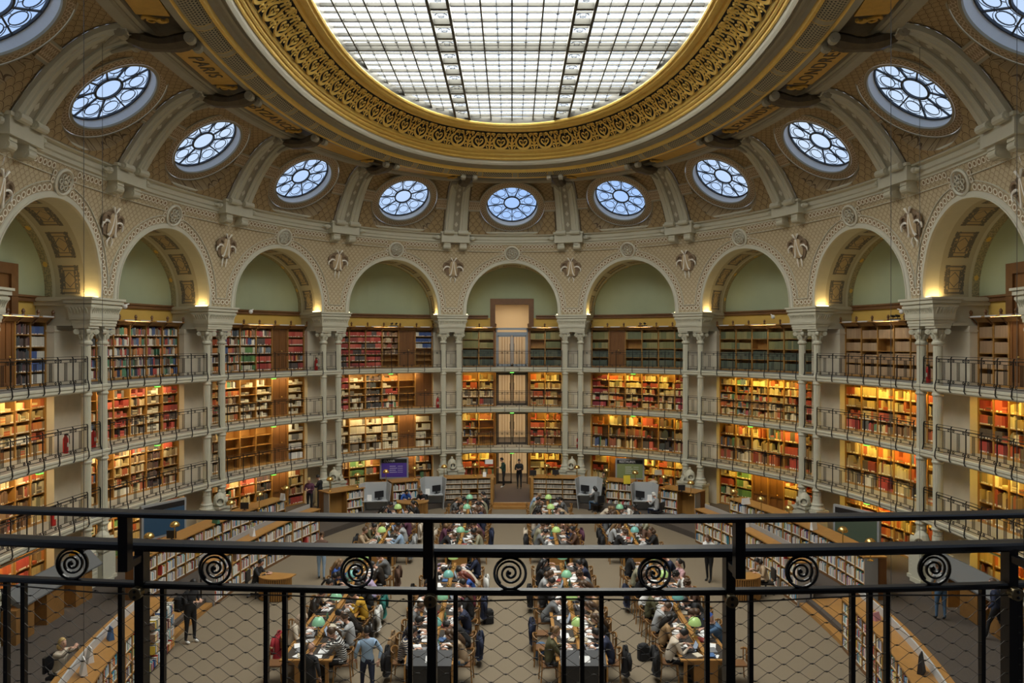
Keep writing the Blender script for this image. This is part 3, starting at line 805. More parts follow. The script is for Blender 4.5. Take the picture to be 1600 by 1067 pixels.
# closing dark plenum between gilded rim and glass edge is not needed: the rim turns up to the glass
# --- gilded openwork in the cove
def cove(t, w):      # w 0 bottom .. 1 top
    f = 5.02+.96*w; b = .10*sin(pi*w)
    p = ring_pt(t, f); c = Vector((0, CY, p.z)); inn = (c-p); inn.z = 0; inn.normalize()
    return p+Vector((0,0,b))+inn*.035-Vector((0,0,.05))
L = [0]; 
for i in range(NT): L.append(L[-1]+(ring_pt(2*pi*(i+1)/NT, 5.5)-ring_pt(2*pi*i/NT, 5.5)).length)
def t_of(d):
    d %= L[-1]
    import bisect
    i = min(bisect.bisect_right(L, d)-1, NT-1); return 2*pi*(i+(d-L[i])/(L[i+1]-L[i]))/NT
cnt = 60; mw = L[-1]/cnt; m = MB()
HC = (ring_pt(0, 6)-ring_pt(0, 5)).length
def flatrib(pts, w, n_up=None):
    """pts [(u,w)] in metres on the cove: raised ribbon with ridge"""
    vs = []; n = len(pts)
    for i, (u, v) in enumerate(pts):
        a = pts[max(0, i-1)]; b = pts[min(n-1, i+1)]; dx, dy = b[0]-a[0], b[1]-a[1]; h = hypot(dx, dy) or 1; ww = w*(1 if 0 < i < n-1 else .6)
        for q in (-.5, 0, .5):
            uu = u-dy/h*ww*q; vv = v+dx/h*ww*q; p = cove(t_of(base+uu), max(0.0, min(1, vv*1.22/HC)))
            if q == 0: p = p-Vector((0,0,.05))
            vs.append(tuple(p))
    m.add(vs, [(3*i+k, 3*i+k+1, 3*i+k+4, 3*i+k+3) for i in range(n-1) for k in (0, 1)])
for q in range(cnt):
    base = q*mw+mw/2; t = t_of(base); p = ring_pt(t, 5.5)
    H = HC; r = .30
    cy = .36
    flatrib([(r*1.15*sin(a)*(1 if abs(a) < 2.2 else 1), cy-r*cos(a)*1.0) for a in [(-2.5+5.0*j/16) for j in range(17)]], .11)   # big ring, open at the top
    for sd in (-1, 1):
        flatrib([(sd*(.02+.15*(1-cos(a))*.5+.05*sin(a*1.0)), .20+.14*a/2.2+.0*a) for a in [3.6*j/8 for j in range(9)]], .055)
        flatrib([(sd*(.11+.075*cos(a)), .40+.075*sin(a)) for a in [-1.6+5.2*j/9 for j in range(10)]], .05)
        flatrib([(sd*(.25-.02*j), .58+.05*j) for j in range(6)], .09)
        flatrib([(sd*(.34+.04*j), .62+.05*j+.01*j*j) for j in range(5)], .07)
        flatrib([(sd*(.12+.08*cos(a)), .80+.08*sin(a)) for a in [-2.6+5.2*j/8 for j in range(9)]], .05)
        flatrib([(sd*(mw/2-.05-.10*sin(a)), .30+.16*a/1.6) for a in [j*.4 for j in range(7)]], .055)
        flatrib([(sd*(mw/2-.10+.06*cos(a)), .16+.06*sin(a)) for a in [j*.7 for j in range(8)]], .045)
        flatrib([(sd*(mw/2-.13+.09*cos(a)), .83+.08*sin(a)) for a in [j*.7 for j in range(8)]], .045)
    flatrib([(0, .12), (0, .24), (0, .34)], .09); flatrib([(0, .56), (0, .70), (0, .92)], .08)
    flatrib([(-mw/2, .02), (-mw/2, .16), (-mw/2, .34), (-mw/2, .5)], .10); flatrib([(-mw/2-.05, .5), (-mw/2+.05, .5), (-mw/2+.07, .58), (-mw/2-.02, .62)], .08)
    flatrib([(-mw/2, .62), (-mw/2, .78), (-mw/2, .95)], .09)
struct(m.build('trim', GOLD), 'gilded scrollwork openwork in the cove under the glass roof')
# --- name panels
def name_panel(i, text, t0):
    s0, s1 = bay_range(i); sm = (s0+s1)/2; o = VP(sm, 1.0); x, y, nx, ny = RN(sm); inn = Vector((-nx, -ny, 0)); tx = Vector((ny, -nx, 0))
    # the ring's tangent at this point
    p = ring_pt(t0, .57); a = ring_pt(t0-.02, .57); b = ring_pt(t0+.02, .57); tx = (b-a).normalized(); inn = Vector((-tx.y, tx.x, 0))
    if inn.dot(Vector((0, CY, 0))-Vector((p.x, p.y, 0))) < 0: inn = -inn
    th = thing('name_panel', (f'gilded ceiling panel lettered {text}' if text else 'gilded panel beside the grille band')+' over '+bayname[i], 'panel', tuple(p), 0, 'gilded panels of the ceiling')
    L2, W2 = 1.55, .42; z = p.z+.02
    m = MB()
    def P(u, v, dz=0): q = p+tx*u+inn*v; return (q.x, q.y, z+dz)
    vs = [P(-L2,-W2), P(L2,-W2), P(L2,W2), P(-L2,W2), P(-L2,-W2,.12), P(L2,-W2,.12), P(L2,W2,.12), P(-L2,W2,.12)]
    m.add(vs, [(0,1,2,3),(4,7,6,5),(0,4,5,1),(1,5,6,2),(2,6,7,3),(3,7,4,0)]); m.build('panel', GOLDD, th)
    for sd in (-1, 1):
        m = MB(); q = p+tx*(sd*(L2+.18)); q.z = z-.02
        m.tube([q+inn*(.3*cos(a))+tx*(sd*.12*sin(a*2)) for a in [pi*j/10 for j in range(11)]], .05, 6)
        m.tube([q+inn*(.12+.1*cos(a))+tx*(sd*(.1+.1*sin(a))) for a in [2*pi*j/10 for j in range(9)]], .035, 6)
        m.tube([q+inn*(-.12+.1*cos(a))+tx*(sd*(.1+.1*sin(a))) for a in [2*pi*j/10 for j in range(9)]], .035, 6)
        m.build('end_scroll', GOLDD, th)
    if text:
        cu = bpy.data.curves.new('lettering', 'FONT'); cu.body = text; cu.size = .62; cu.align_x = 'CENTER'; cu.align_y = 'CENTER'; cu.extrude = .006; cu.space_character = 1.15
        cu.materials.append(BRONZE); o = bpy.data.objects.new('lettering', cu); COL.objects.link(o)
        # read from below with the letters' feet towards the vault's outer side
        X = tx if True else -tx; Yv = inn; Zv = X.cross(Yv)
        if Zv.z > 0: X = -X; Zv = X.cross(Yv)
        M = Matrix(((X.x, Yv.x, Zv.x, 0), (X.y, Yv.y, Zv.y, 0), (X.z, Yv.z, Zv.z, 0), (0,0,0,1)))
        text_mesh(o, th, Matrix.Translation((0, 0, z-p.z-.012)) @ M)
def t_near(s):
    x, y = VP(s, 1)[:2]; best = min(range(720), key=lambda i: (CRO[0].pt(2*pi*i/720)[0]-x)**2+(CRO[0].pt(2*pi*i/720)[1]-y)**2); return 2*pi*best/720
for i, tx_ in ((-4, 'PARIS'), (-3, 'BYZANCE'), (4, 'LONDRES'), (3, 'ALEXANDRIE'), (-5, ''), (5, ''), (-2, ''), (2, ''), (-1, ''), (1, '')):
    s0, s1 = bay_range(i); name_panel(i, tx_, t_near((s0+s1)/2))
# --- glass roof
def roofz(y):
    return EYE+K*10.95
SK = CRO[7]
th = thing('glass_roof', 'large oval glass roof on an iron grid above the reading room', 'roof', (0, CY, roofz(CY)), 0); th['kind'] = 'structure'
def half(y):
    q = abs(y-CY)/SK.a; return SK.b*(1-q**SK.p)**(1/SK.p) if q < 1 else 0
def halfy(x):
    q = abs(x)/SK.b; return SK.a*(1-q**SK.p)**(1/SK.p) if q < 1 else 0
m = MB(); NN = 72
vs = [(0, CY, roofz(CY)+.12)]
for i in range(NN): x, y = SK.pt(2*pi*i/NN); vs.append((x*1.05, CY+(y-CY)*1.05, roofz(y)+.12))
# grid of panes following the arched roof
m = MB(); ny = 56
for j in range(ny):
    y0 = CY-SK.a+2*SK.a*j/ny; y1 = y0+2*SK.a/ny; h0, h1 = half(y0)+.25, half(y1)+.25
    m.add([(-h0,y0,roofz(y0)+.10),(h0,y0,roofz(y0)+.10),(h1,y1,roofz(y1)+.10),(-h1,y1,roofz(y1)+.10)], [(0,1,2,3)])
m.build('glass', GLASS, th)
XM = 1.02*K
main = []; st = 4.445
ys_main = [26.18+st*j for j in range(-4, 3)]
def beamY(m, y, w, d, dz=0.):
    h = half(y)
    if h < .2: return
    z = roofz(y)+dz; m.box(-h-.2, h+.2, y-w/2, y+w/2, z-d, z)
b1 = MB()
for y in ys_main: beamY(b1, y, .11, .16, .05); beamY(b1, y-.30, .05, .10, .05)
b1.build('cross_beams', IRONG, th)
b2 = MB(); b3 = MB()
for j in range(-3, 3):
    for q in range(1, 8):
        y = ys_main[j+3]+st*q/8 if j < 3 else 0
        beamY(b2 if q % 2 == 0 else b3, y, .075 if q % 2 == 0 else .035, .10 if q % 2 == 0 else .06, .06)
def barX(m, x, w, d, dz, zlow=0):
    h = halfy(x)
    if h < .3: return
    n = 20
    for j in range(n):
        y0 = CY-h+2*h*j/n; y1 = CY-h+2*h*(j+1)/n; z0, z1 = roofz(y0)+dz, roofz(y1)+dz
        m.add([(x-w/2,y0,z0-d),(x+w/2,y0,z0-d),(x+w/2,y1,z1-d),(x-w/2,y1,z1-d),(x-w/2,y0,z0),(x+w/2,y0,z0),(x+w/2,y1,z1),(x-w/2,y1,z1)], [(0,3,2,1),(0,1,5,4),(1,2,6,5),(2,3,7,6),(3,0,4,7)])
dbl = (2.05*K, 2.70*K)
xs = [0, XM, -XM]; x = dbl[1]
while x < SK.b: xs += [x+XM, -x-XM]; x += XM
b4 = MB()
for x in xs: barX(b4, x, .05, .14, .05)
for x in dbl: barX(b4, x, .09, .26, .05); barX(b4, -x, .09, .26, .05)
minor = [XM/2, -XM/2, 1.5*XM, -1.5*XM]; x = dbl[1]
while x < SK.b: minor += [x+XM/2, -x-XM/2]; x += XM
for x in minor: barX(b3, x, .022, .05, .03)
b4.build('long_bars', IRONG, th); b2.build('glazing_bars', IRONG, th); b3.build('thin_glazing_bars', IRONG, th)
# small clips at the crossings and the C-shaped braces in the double bars
b5 = MB()
for j in range(-3, 3):
    for q in range(4):
        y = ys_main[j+3]+st*(q+.5)/4
        for x in minor:
            if abs(x) < half(y): b5.add([(x-.07,y-.03,roofz(y)-.03),(x+.07,y-.03,roofz(y)-.03),(x+.02,y+.06,roofz(y)-.03),(x-.02,y+.06,roofz(y)-.03)], [(0,1,2,3)])
        for sd in (-1, 1):
            xc = sd*(dbl[0]+dbl[1])/2; z = roofz(y)-.05
            b5.tube([(xc+.2*sin(a), y-.12+.22*(1-cos(a)), z) for a in [-1.3+2.6*g/8 for g in range(9)]], .014, 4)
            b5.tube([(xc+.09*cos(a), y+.17+.05*sin(a), z) for a in [2*pi*g/8 for g in range(8)]], .010, 4, loop=True)
            for g in (-1, 1): b5.tube([(xc+g*.09, y+.17, z), (xc+g*.09, y-.02, z)], .010, 4)
        if q == 0:
            pass
b5.build('clips', FRAME, th)
b6 = MB()
for sd in (-1, 1):
    for j in range(-3, 3):
        for q in range(4):
            y = ys_main[j+3]+st*q/4
            b6.box(min(sd*dbl[0], sd*dbl[1]), max(sd*dbl[0], sd*dbl[1]), y-.07, y+.07, roofz(y)-.14, roofz(y)+.05)
b6.build('cross_plates', IRONG, th)
# ================= lights of the room
def strip_light(s, n, z, length, power, color, aim, w=.06, spread=170):
    """a linear lamp lying along the ring; aim = direction vector in (tangent, outward, up)"""
    o, tx, inn, rz = frame_at(s, n); d = (tx*aim[0]-inn*aim[1]+Vector((0,0,aim[2]))).normalized()
    q = d.to_track_quat('-Z', 'Y')
    # make the long side follow the tangent
    M = q.to_matrix(); X = M.col[0]; Yv = M.col[1]
    ang = math.atan2(tx.dot(Yv), tx.dot(X)); q = q @ Matrix.Rotation(ang, 3, 'Z').to_quaternion()
    l = bpy.data.lights.new('shelf_lamp', 'AREA'); l.shape = 'RECTANGLE'; l.size = length; l.size_y = w; l.energy = power; l.color = color; l.spread = math.radians(spread)
    ob = bpy.data.objects.new('shelf_lamp', l); COL.objects.link(ob); ob.location = (o.x, o.y, z); ob.rotation_mode = 'QUATERNION'; ob.rotation_quaternion = q; ob.visible_camera = False
    return ob
# ================= galleries
HP = .84*K        # half width of a pier
for L in (1, 2, 3):
    z = LEV[L]; m = MB()
    prof = [(-.20, z-.02), (-.20, z-.09), (-.17, z-.12), (-.17, z-.20), (-.13, z-.25), (-.05, z-.27), (N_WALL-.02, z-.27), (N_WALL-.02, z), (-.16, z)]
    m.sweep(prof, PAIR[-6], PAIR[5], .5, mats=[0,0,0,0,0,0,0,1,0])
    struct(m.build('floor', [PAINT, SLAB]), f"gallery floor with a pale iron edge, {['','lowest','middle','top'][L]} gallery")
levname = {0: 'at ground level', 1: 'on the lowest gallery', 2: 'on the middle gallery', 3: 'on the top gallery'}
# ================= stone piers behind the column pairs
VK = [k for k in range(-5, 5)]
for k in VK:
    s = PAIR[k]; m = MB(); 
    m.sbox(s-HP, s+HP, N_PIER, N_WALL, LEV[0]-.02, EYE+.57*K, .4); m.sbox(s-HP-.04, s+HP+.04, N_PIER-.05, N_WALL, EYE+.35*K, EYE+.42*K, .4)
    struct(m.build('wall', STONE), 'pale stone pier behind the columns, '+pairname.get(k, 'near the camera'))
# ================= columns
SHAFT = {}
def column(s, k, side):
    x, y, _z = RP(s, 0, 0); nm = pairname.get(k, 'near the camera')
    f = frame_at(s, 0)[3]
    c = thing('cast_iron_column', f"{'left' if side < 0 else 'right'} slender fluted grey green column of the pair {nm}" if k in (0, -1) else f"{'left' if side < 0 else 'right'} slender fluted grey green column of the {nm}", 'column', (x, y, LEV[0]), f, 'slender fluted columns')
    key = 'parts'
    if key not in SHAFT:
        R = .148; parts = []
        z0 = LEV[0]
        m = MB(); m.box(-.33, .33, -.33, .33, 0, .12); m.box(-.29, .29, -.29, .29, .12, 1.02); m.box(-.33, .33, -.33, .33, 1.02, 1.14); m.box(-.22, .22, -.30, -.27, .25, .9)
        for q in range(4): m.box(-.16+.0, .16, -.315, -.30, .30+.14*q, .38+.14*q)
        parts.append(('pedestal', m, PAINT))
        m = MB(); m.lathe([(.31,1.14),(.32,1.20),(.27,1.25),(.245,1.32),(.26,1.37),(.21,1.44),(.185,1.56),(.175,1.75)], seg=20); parts.append(('base', m, PAINT))
        zs = [1.75]+[LEV[L]-z0-.30 for L in (1, 2, 3)]+[EYE-.10*K-z0]
        for q in range(4):
            m = MB(); a, b = zs[q], zs[q+1]; r = R*(1.10-.035*q)
            m.lathe([(r,a+.02),(r,b-.06)], seg=36, flute=.10); parts.append(('shaft', m, PAINT))
            m = MB()
            if q < 3: m.lathe([(r*1.05,b-.10),(r*1.22,b-.06),(r*1.26,b-.02),(r*1.12,b+.01),(r*1.12,b+.26),(r*1.05,b+.32)], seg=20); parts.append(('collar', m, PAINT))
        zc = EYE-z0; m = MB()
        m.lathe([(.15,zc-.14*K),(.20,zc-.10*K),(.205,zc-.04*K),(.16,zc+.02*K),(.155,zc+.10*K),(.175,zc+.22*K),(.235,zc+.42*K),(.20,zc+.46*K)], seg=18)
        for q in range(8):
            a = q*pi/4; d = Vector((cos(a), sin(a), 0)); m.tube([d*.15+Vector((0,0,zc+.10*K)), d*.19+Vector((0,0,zc+.22*K)), d*.235+Vector((0,0,zc+.26*K))], .04, 5, radii=[.045,.05,.02])
        for sx in (-1, 1):
            for sy in (-1, 1):
                d = Vector((sx, sy, 0)).normalized(); t = Vector((-d.y, d.x, 0)); p = d*.30+Vector((0,0,zc+.36*K))
                m.tube([p-t*.055, p+t*.055], .10, 10); m.tube([p-t*.075, p+t*.075], .04, 6)
        m.box(-.28, .28, -.28, .28, zc+.48*K, zc+.575*K)
        parts.append(('capital', m, PAINT)); SHAFT[key] = [(n, mm.build(n, mt, c, local=True), mt) for n, mm, mt in parts]
    else:
        for n, o, mt in SHAFT[key]:
            q = o.copy(); COL.objects.link(q); q.parent = c
for k in VK:
    for sd in (-1, 1): column(PAIR[k]+sd*.445, k, sd)
    # entablature block over the pair
    s = PAIR[k]; nm = pairname.get(k, 'near the camera'); zi = Z_IMP
    t = thing('entablature_block', f'moulded grey green entablature block on the columns, {nm}', 'entablature', RP(s, 0, EYE+.57*K), 0, 'entablature blocks on the column pairs'); t['kind'] = 'structure'
    m = MB(); h = .79*K; nf = -.36*K; nb = .36*K
    for a, b, e in ((.57, .68, -.02), (.68, .80, .0), (.80, .86, .04)): m.sbox(s-h-e, s+h+e, nf-e, nb+e, EYE+a*K, EYE+b*K, .4)
    m.build('architrave', PAINT, t)
    m = MB(); NSEG = 6
    for a, b, e0, e1 in ((.86, 1.02, .05, .05), (1.02, 1.14, .05, .07), (1.14, 1.24, .07, .11)):
        vs = []
        for zz, e in ((EYE+a*K, e0), (EYE+b*K, e1)):
            for sgn, nn in ((-1, nf-e), (1, nf-e), (1, nb+e), (-1, nb+e)): vs.append(RP(s+sgn*(h+e), nn, zz))
        m.add(vs, [(0,1,5,4),(1,2,6,5),(2,3,7,6),(3,0,4,7),(0,3,2,1),(4,5,6,7)])
    for q in range(15):       # leaf flutes on the flaring frieze
        ss = s-h+.05+(2*h-.1)*q/14; m.tube([Vector(RP(ss, nf-.01, EYE+.88*K)), Vector(RP(ss, nf-.04, EYE+1.02*K)), Vector(RP(ss, nf-.10, EYE+1.14*K)), Vector(RP(ss, nf-.16, EYE+1.22*K))], .022, 5)
    for sd in (-1, 1):
        for q in range(6):
            nn = nf+.05+(nb-nf-.1)*q/5; m.tube([Vector(RP(s+sd*(h+.01), nn, EYE+.88*K)), Vector(RP(s+sd*(h+.04), nn, EYE+1.02*K)), Vector(RP(s+sd*(h+.10), nn, EYE+1.14*K)), Vector(RP(s+sd*(h+.16), nn, EYE+1.22*K))], .022, 5)
    m.build('leaf_frieze', PAINT, t)
    m = MB()
    for a, b, e in ((1.24, 1.33, .12), (1.33, 1.38, .09), (1.38, 1.52, .16), (1.52, 1.60, .21)): m.sbox(s-h-e, s+h+e, nf-e, nb+e, EYE+a*K, EYE+b*K, .4)
    m.build('cornice', PAINT, t)
    m = MB(); m.sbox(s-h+.06, s+h-.06, nb, N_WALL, EYE+.57*K, EYE+1.30*K, .4); m.sbox(s-h-.02, s+h+.02, nb, N_WALL, EYE+1.30*K, EYE+1.40*K, .4); m.sbox(s-h-.08, s+h+.08, nb, N_WALL, EYE+1.46*K, EYE+1.60*K, .4); m.sbox(s-h+.02, s+h-.02, nb, N_WALL, EYE+.57*K, EYE+.66*K, .4)
    m.sbox(s-h-.03, s+h+.03, nb, N_WALL, EYE+1.38*K, EYE+1.47*K, .4); m.build('return', PAINT, t)
    # heating outlet between the column feet
    o, tx, inn, rz = frame_at(s, -.30)
    v = thing('heating_outlet', f'grey green cast iron heating outlet with round mouths, {nm}', 'heating outlet', (o.x, o.y, LEV[0]), rz, 'cast iron heating outlets between the columns')
    m = MB(); m.box(-.30, .30, -.24, .24, 0, .15); m.box(-.26, .26, -.20, .20, .15, 1.15); m.box(-.31, .31, -.25, .25, 1.15, 1.25); m.build('pedestal', PAINT, v, local=True)
    m = MB(); m.lathe([(.24,1.25),(.27,1.32),(.26,1.55),(.21,1.70),(.10,1.80),(.04,1.84),(.06,1.88),(.05,1.92),(.0,1.96)], seg=12); m.build('dome', PAINT, v, local=True)
    for a in (-.75, .75) if k not in (0, -1) else (0,):
        d = Vector((sin(a), -cos(a), 0)); t2 = Vector((cos(a), sin(a), 0)); m = MB(); c = d*.20+Vector((0,0,1.46))
        m.lathe([(.10,0),(.15,.02),(.17,.12),(.175,.14),(.15,.14),(.13,.10),(.10,.03)], seg=16, fr=(c, t2, Vector((0,0,1)), d)); m.build('mouth', PAINT, v, local=True)
        m = MB(); m.lathe([(.115,.02),(.115,.05)], seg=14, fr=(c, t2, Vector((0,0,1)), d)); m.build('dark_opening', NAVY, v, local=True)
# LED bars on the imposts, at the foot of every arch
for i in range(-5, 6):
    s0, s1 = bay_range(i); sm = (s0+s1)/2
    for sd in (-1, 1):
        s = sm+sd*(RAD-.05); lt = thing('led_uplight', f"warm LED bar, {'left' if sd < 0 else 'right'} arch foot, {bayname[i].replace('the ', '')}", 'light', RP(s, .02, Z_IMP), 0, 'LED bars lighting the arches')
        m = MB(); m.sbox(s-.03, s+.03, -.34*K, .28*K, Z_IMP+.004, Z_IMP+.035); m.build('diffuser', LED, lt)
        m = MB(); m.sbox(s-.05, s+.05, -.36*K, .30*K, Z_IMP-.01, Z_IMP+.004); m.build('channel', PAINT, lt)
        o, tx, inn, rz = frame_at(s-sd*.10, 0.0)
        l = bpy.data.lights.new('led_glow', 'AREA'); l.shape = 'RECTANGLE'; l.size = .06; l.size_y = .5; l.energy = LEDP; l.color = (1, .66, .22); l.spread = pi
        ob = bpy.data.objects.new('led_glow', l); COL.objects.link(ob); ob.location = (o.x, o.y, Z_IMP+.04); ob.rotation_euler = (pi, 0, rz); ob.visible_camera = False
# ================= bookcases
PALS = {
 'r': [(.42,.06,.045),(.50,.09,.06),(.36,.05,.04),(.55,.13,.09),(.30,.06,.05),(.10,.08,.07)],
 'm': [(.42,.07,.05),(.08,.12,.26),(.62,.55,.42),(.72,.68,.58),(.10,.10,.10),(.20,.12,.07),(.09,.22,.13),(.50,.22,.07),(.30,.24,.16),(.16,.20,.24),(.60,.20,.08),(.35,.08,.10)],
 'g': [(.10,.22,.08),(.14,.28,.09),(.08,.17,.07),(.22,.30,.12),(.60,.55,.42)],
 'w': [(.70,.64,.50),(.62,.56,.42),(.76,.72,.60),(.55,.48,.34),(.18,.15,.12)],
 'W': [(.66,.66,.66),(.58,.60,.62),(.72,.72,.70),(.20,.21,.24)],
 'b': [(.20,.10,.05),(.26,.14,.07),(.14,.08,.05),(.32,.20,.10),(.50,.40,.25),(.36,.08,.05)],
 'o': [(.52,.13,.04),(.60,.22,.06),(.45,.09,.03),(.40,.30,.14),(.62,.46,.20),(.30,.20,.10)],
 'y': [(.62,.50,.26),(.66,.56,.34),(.55,.42,.20),(.70,.62,.44),(.40,.28,.12),(.45,.12,.05),(.25,.22,.12)],
 'k': [(.045,.04,.045),(.08,.06,.06),(.10,.05,.06),(.05,.06,.07),(.15,.10,.08)],
 'z': [(.05,.09,.26),(.07,.12,.32),(.10,.15,.30),(.60,.58,.52)],
 't': [(.36,.235,.135),(.40,.27,.16),(.33,.21,.12),(.42,.29,.18)],
 'v': [(.20,.19,.075),(.25,.23,.10),(.16,.17,.08),(.29,.25,.11),(.12,.14,.08)],
 'V': [(.09,.11,.08),(.12,.13,.09),(.07,.09,.07)],
 'x': [(.30,.04,.06),(.22,.03,.05),(.45,.08,.08),(.60,.55,.42)],
 's': [(.40,.32,.20),(.22,.15,.09),(.60,.52,.38),(.12,.10,.09),(.30,.10,.06),(.48,.36,.20)],
}
SPEC = {   # (bay, level): rows, six columns ('.' empty shelves, 'D' panelled door)
 (-4,3): (5, 'mmmDkz'), (-3,3): (5, 'mmmmmm'), (-2,3): (5, 'omgrDr'), (-1,3): (6, 'rrrbDz'), (1,3): (4, 'vDvvvv'), (2,3): (4, 'vvvvvv'), (3,3): (4, 'tttttt'), (4,3): (4, 'ttDttt'),
 (-4,2): (5, 'osoooo'), (-3,2): (5, 'mrrswr'), (-2,2): (5, 'oowwDw'), (-1,2): (5, 'xwks.D'), (1,2): (5, 'xoyyyx'), (2,2): (5, 'ymyyyr'), (3,2): (4, 'ooyyoy'), (4,2): (4, 'rrymDm'),
 (-4,1): (4, '..bbbo'), (-3,1): (5, 'y.yskm'), (-2,1): (4, 's...DW'), (-1,1): (4, 'wwwwDw'), (1,1): (3, 'osyrks'), (2,1): (3, 'ysyyry'), (3,1): (3, 'sysysy'), (4,1): (3, 'sysDss'),
 (-4,0): (4, 'oooooo'), (-3,0): (5, 'gogooo'), (-2,0): (4, 'yyykDy'), (-1,0): (4, 'mg..Dm'), (1,0): (4, 'oDoyoy'), (2,0): (4, 'ygDDyo'), (3,0): (4, 'oooyoo'), (4,0): (4, 'oooooo'),
 (0,3): (4, 'vv--vv'), (0,2): (4, 'ss--oo'), (0,1): (4, 'm.--rb'), (0,0): (4, 'yy--yy')}
books = MB()
def put_book(mb, O, X, Yd, x, z, t, h, d, col, lab):
    """box on the shelf: O origin on the front line, X along, Yd into the case"""
    p = lambda a, b, c: tuple(O+X*a+Yd*b+Vector((0,0,c)))
    vs = [p(x,0,z), p(x+t,0,z), p(x+t,d,z), p(x,d,z), p(x,0,z+h), p(x+t,0,z+h), p(x+t,d,z+h), p(x,d,z+h)]
    if lab:
        h2 = h*.13; vs += [p(x,0,z+h2), p(x+t,0,z+h2)]
        mb.add(vs[:2]+vs[8:10], [(0,1,3,2)], None, None, (.78,.76,.70)); mb.add([vs[8], vs[9], vs[5], vs[4]], [(0,1,2,3)], None, None, col)
        mb.add(vs[:8], [(4,5,6,7),(1,2,6,5),(3,0,4,7)], None, None, col)
    else: mb.add(vs, [(0,1,5,4),(4,5,6,7),(1,2,6,5),(3,0,4,7)], None, None, col)
def fill_shelf(mb, O, X, Yd, w, z, H, pal, r, dens=1., tmin=.022, tmax=.05, lab=.5, flat=0., hv=(.62,.92), depth=.20):
    x = r.uniform(0, .02); P = PALS[pal]; mode = r.random(); cl = r.choice(P); run = 0; hh = r.uniform(*hv)
    end = w*(dens if dens >= 1 else r.uniform(dens*.8, 1))
    uniform = pal in 'tvwWVroxgz'
    while True:
        if run <= 0: run = r.randint(2, 12) if uniform else r.randint(1, 4); cl = r.choice(P); hh = r.uniform(*hv) if not uniform else hh; tt = r.uniform(tmin, tmax)
        t = tt*r.uniform(.9, 1.1)
        if r.random() < flat:
            t = r.uniform(.2, .28); n = r.randint(2, 5); zz = z
            if x+t > end: break
            for q in range(n):
                th = r.uniform(.03, .05); c = r.choice(P); put_book(mb, O, X, Yd, x, zz, t, th, depth, c, False); zz += th+.002
            x += t+.01; continue
        if x+t > end: break
        j = r.uniform(.9, 1.1); put_book(mb, O, X, Yd, x, z, t*.96, H*hh*r.uniform(.97, 1.0) if uniform else H*min(.94, hh*r.uniform(.86, 1.1)), depth, (cl[0]*j, cl[1]*j, cl[2]*j), r.random() < lab)
        x += t; run -= 1
        if not uniform and r.random() < .03: x += r.uniform(.03, .12)
def shortbay(i): return bayname[i].replace('the ', '')
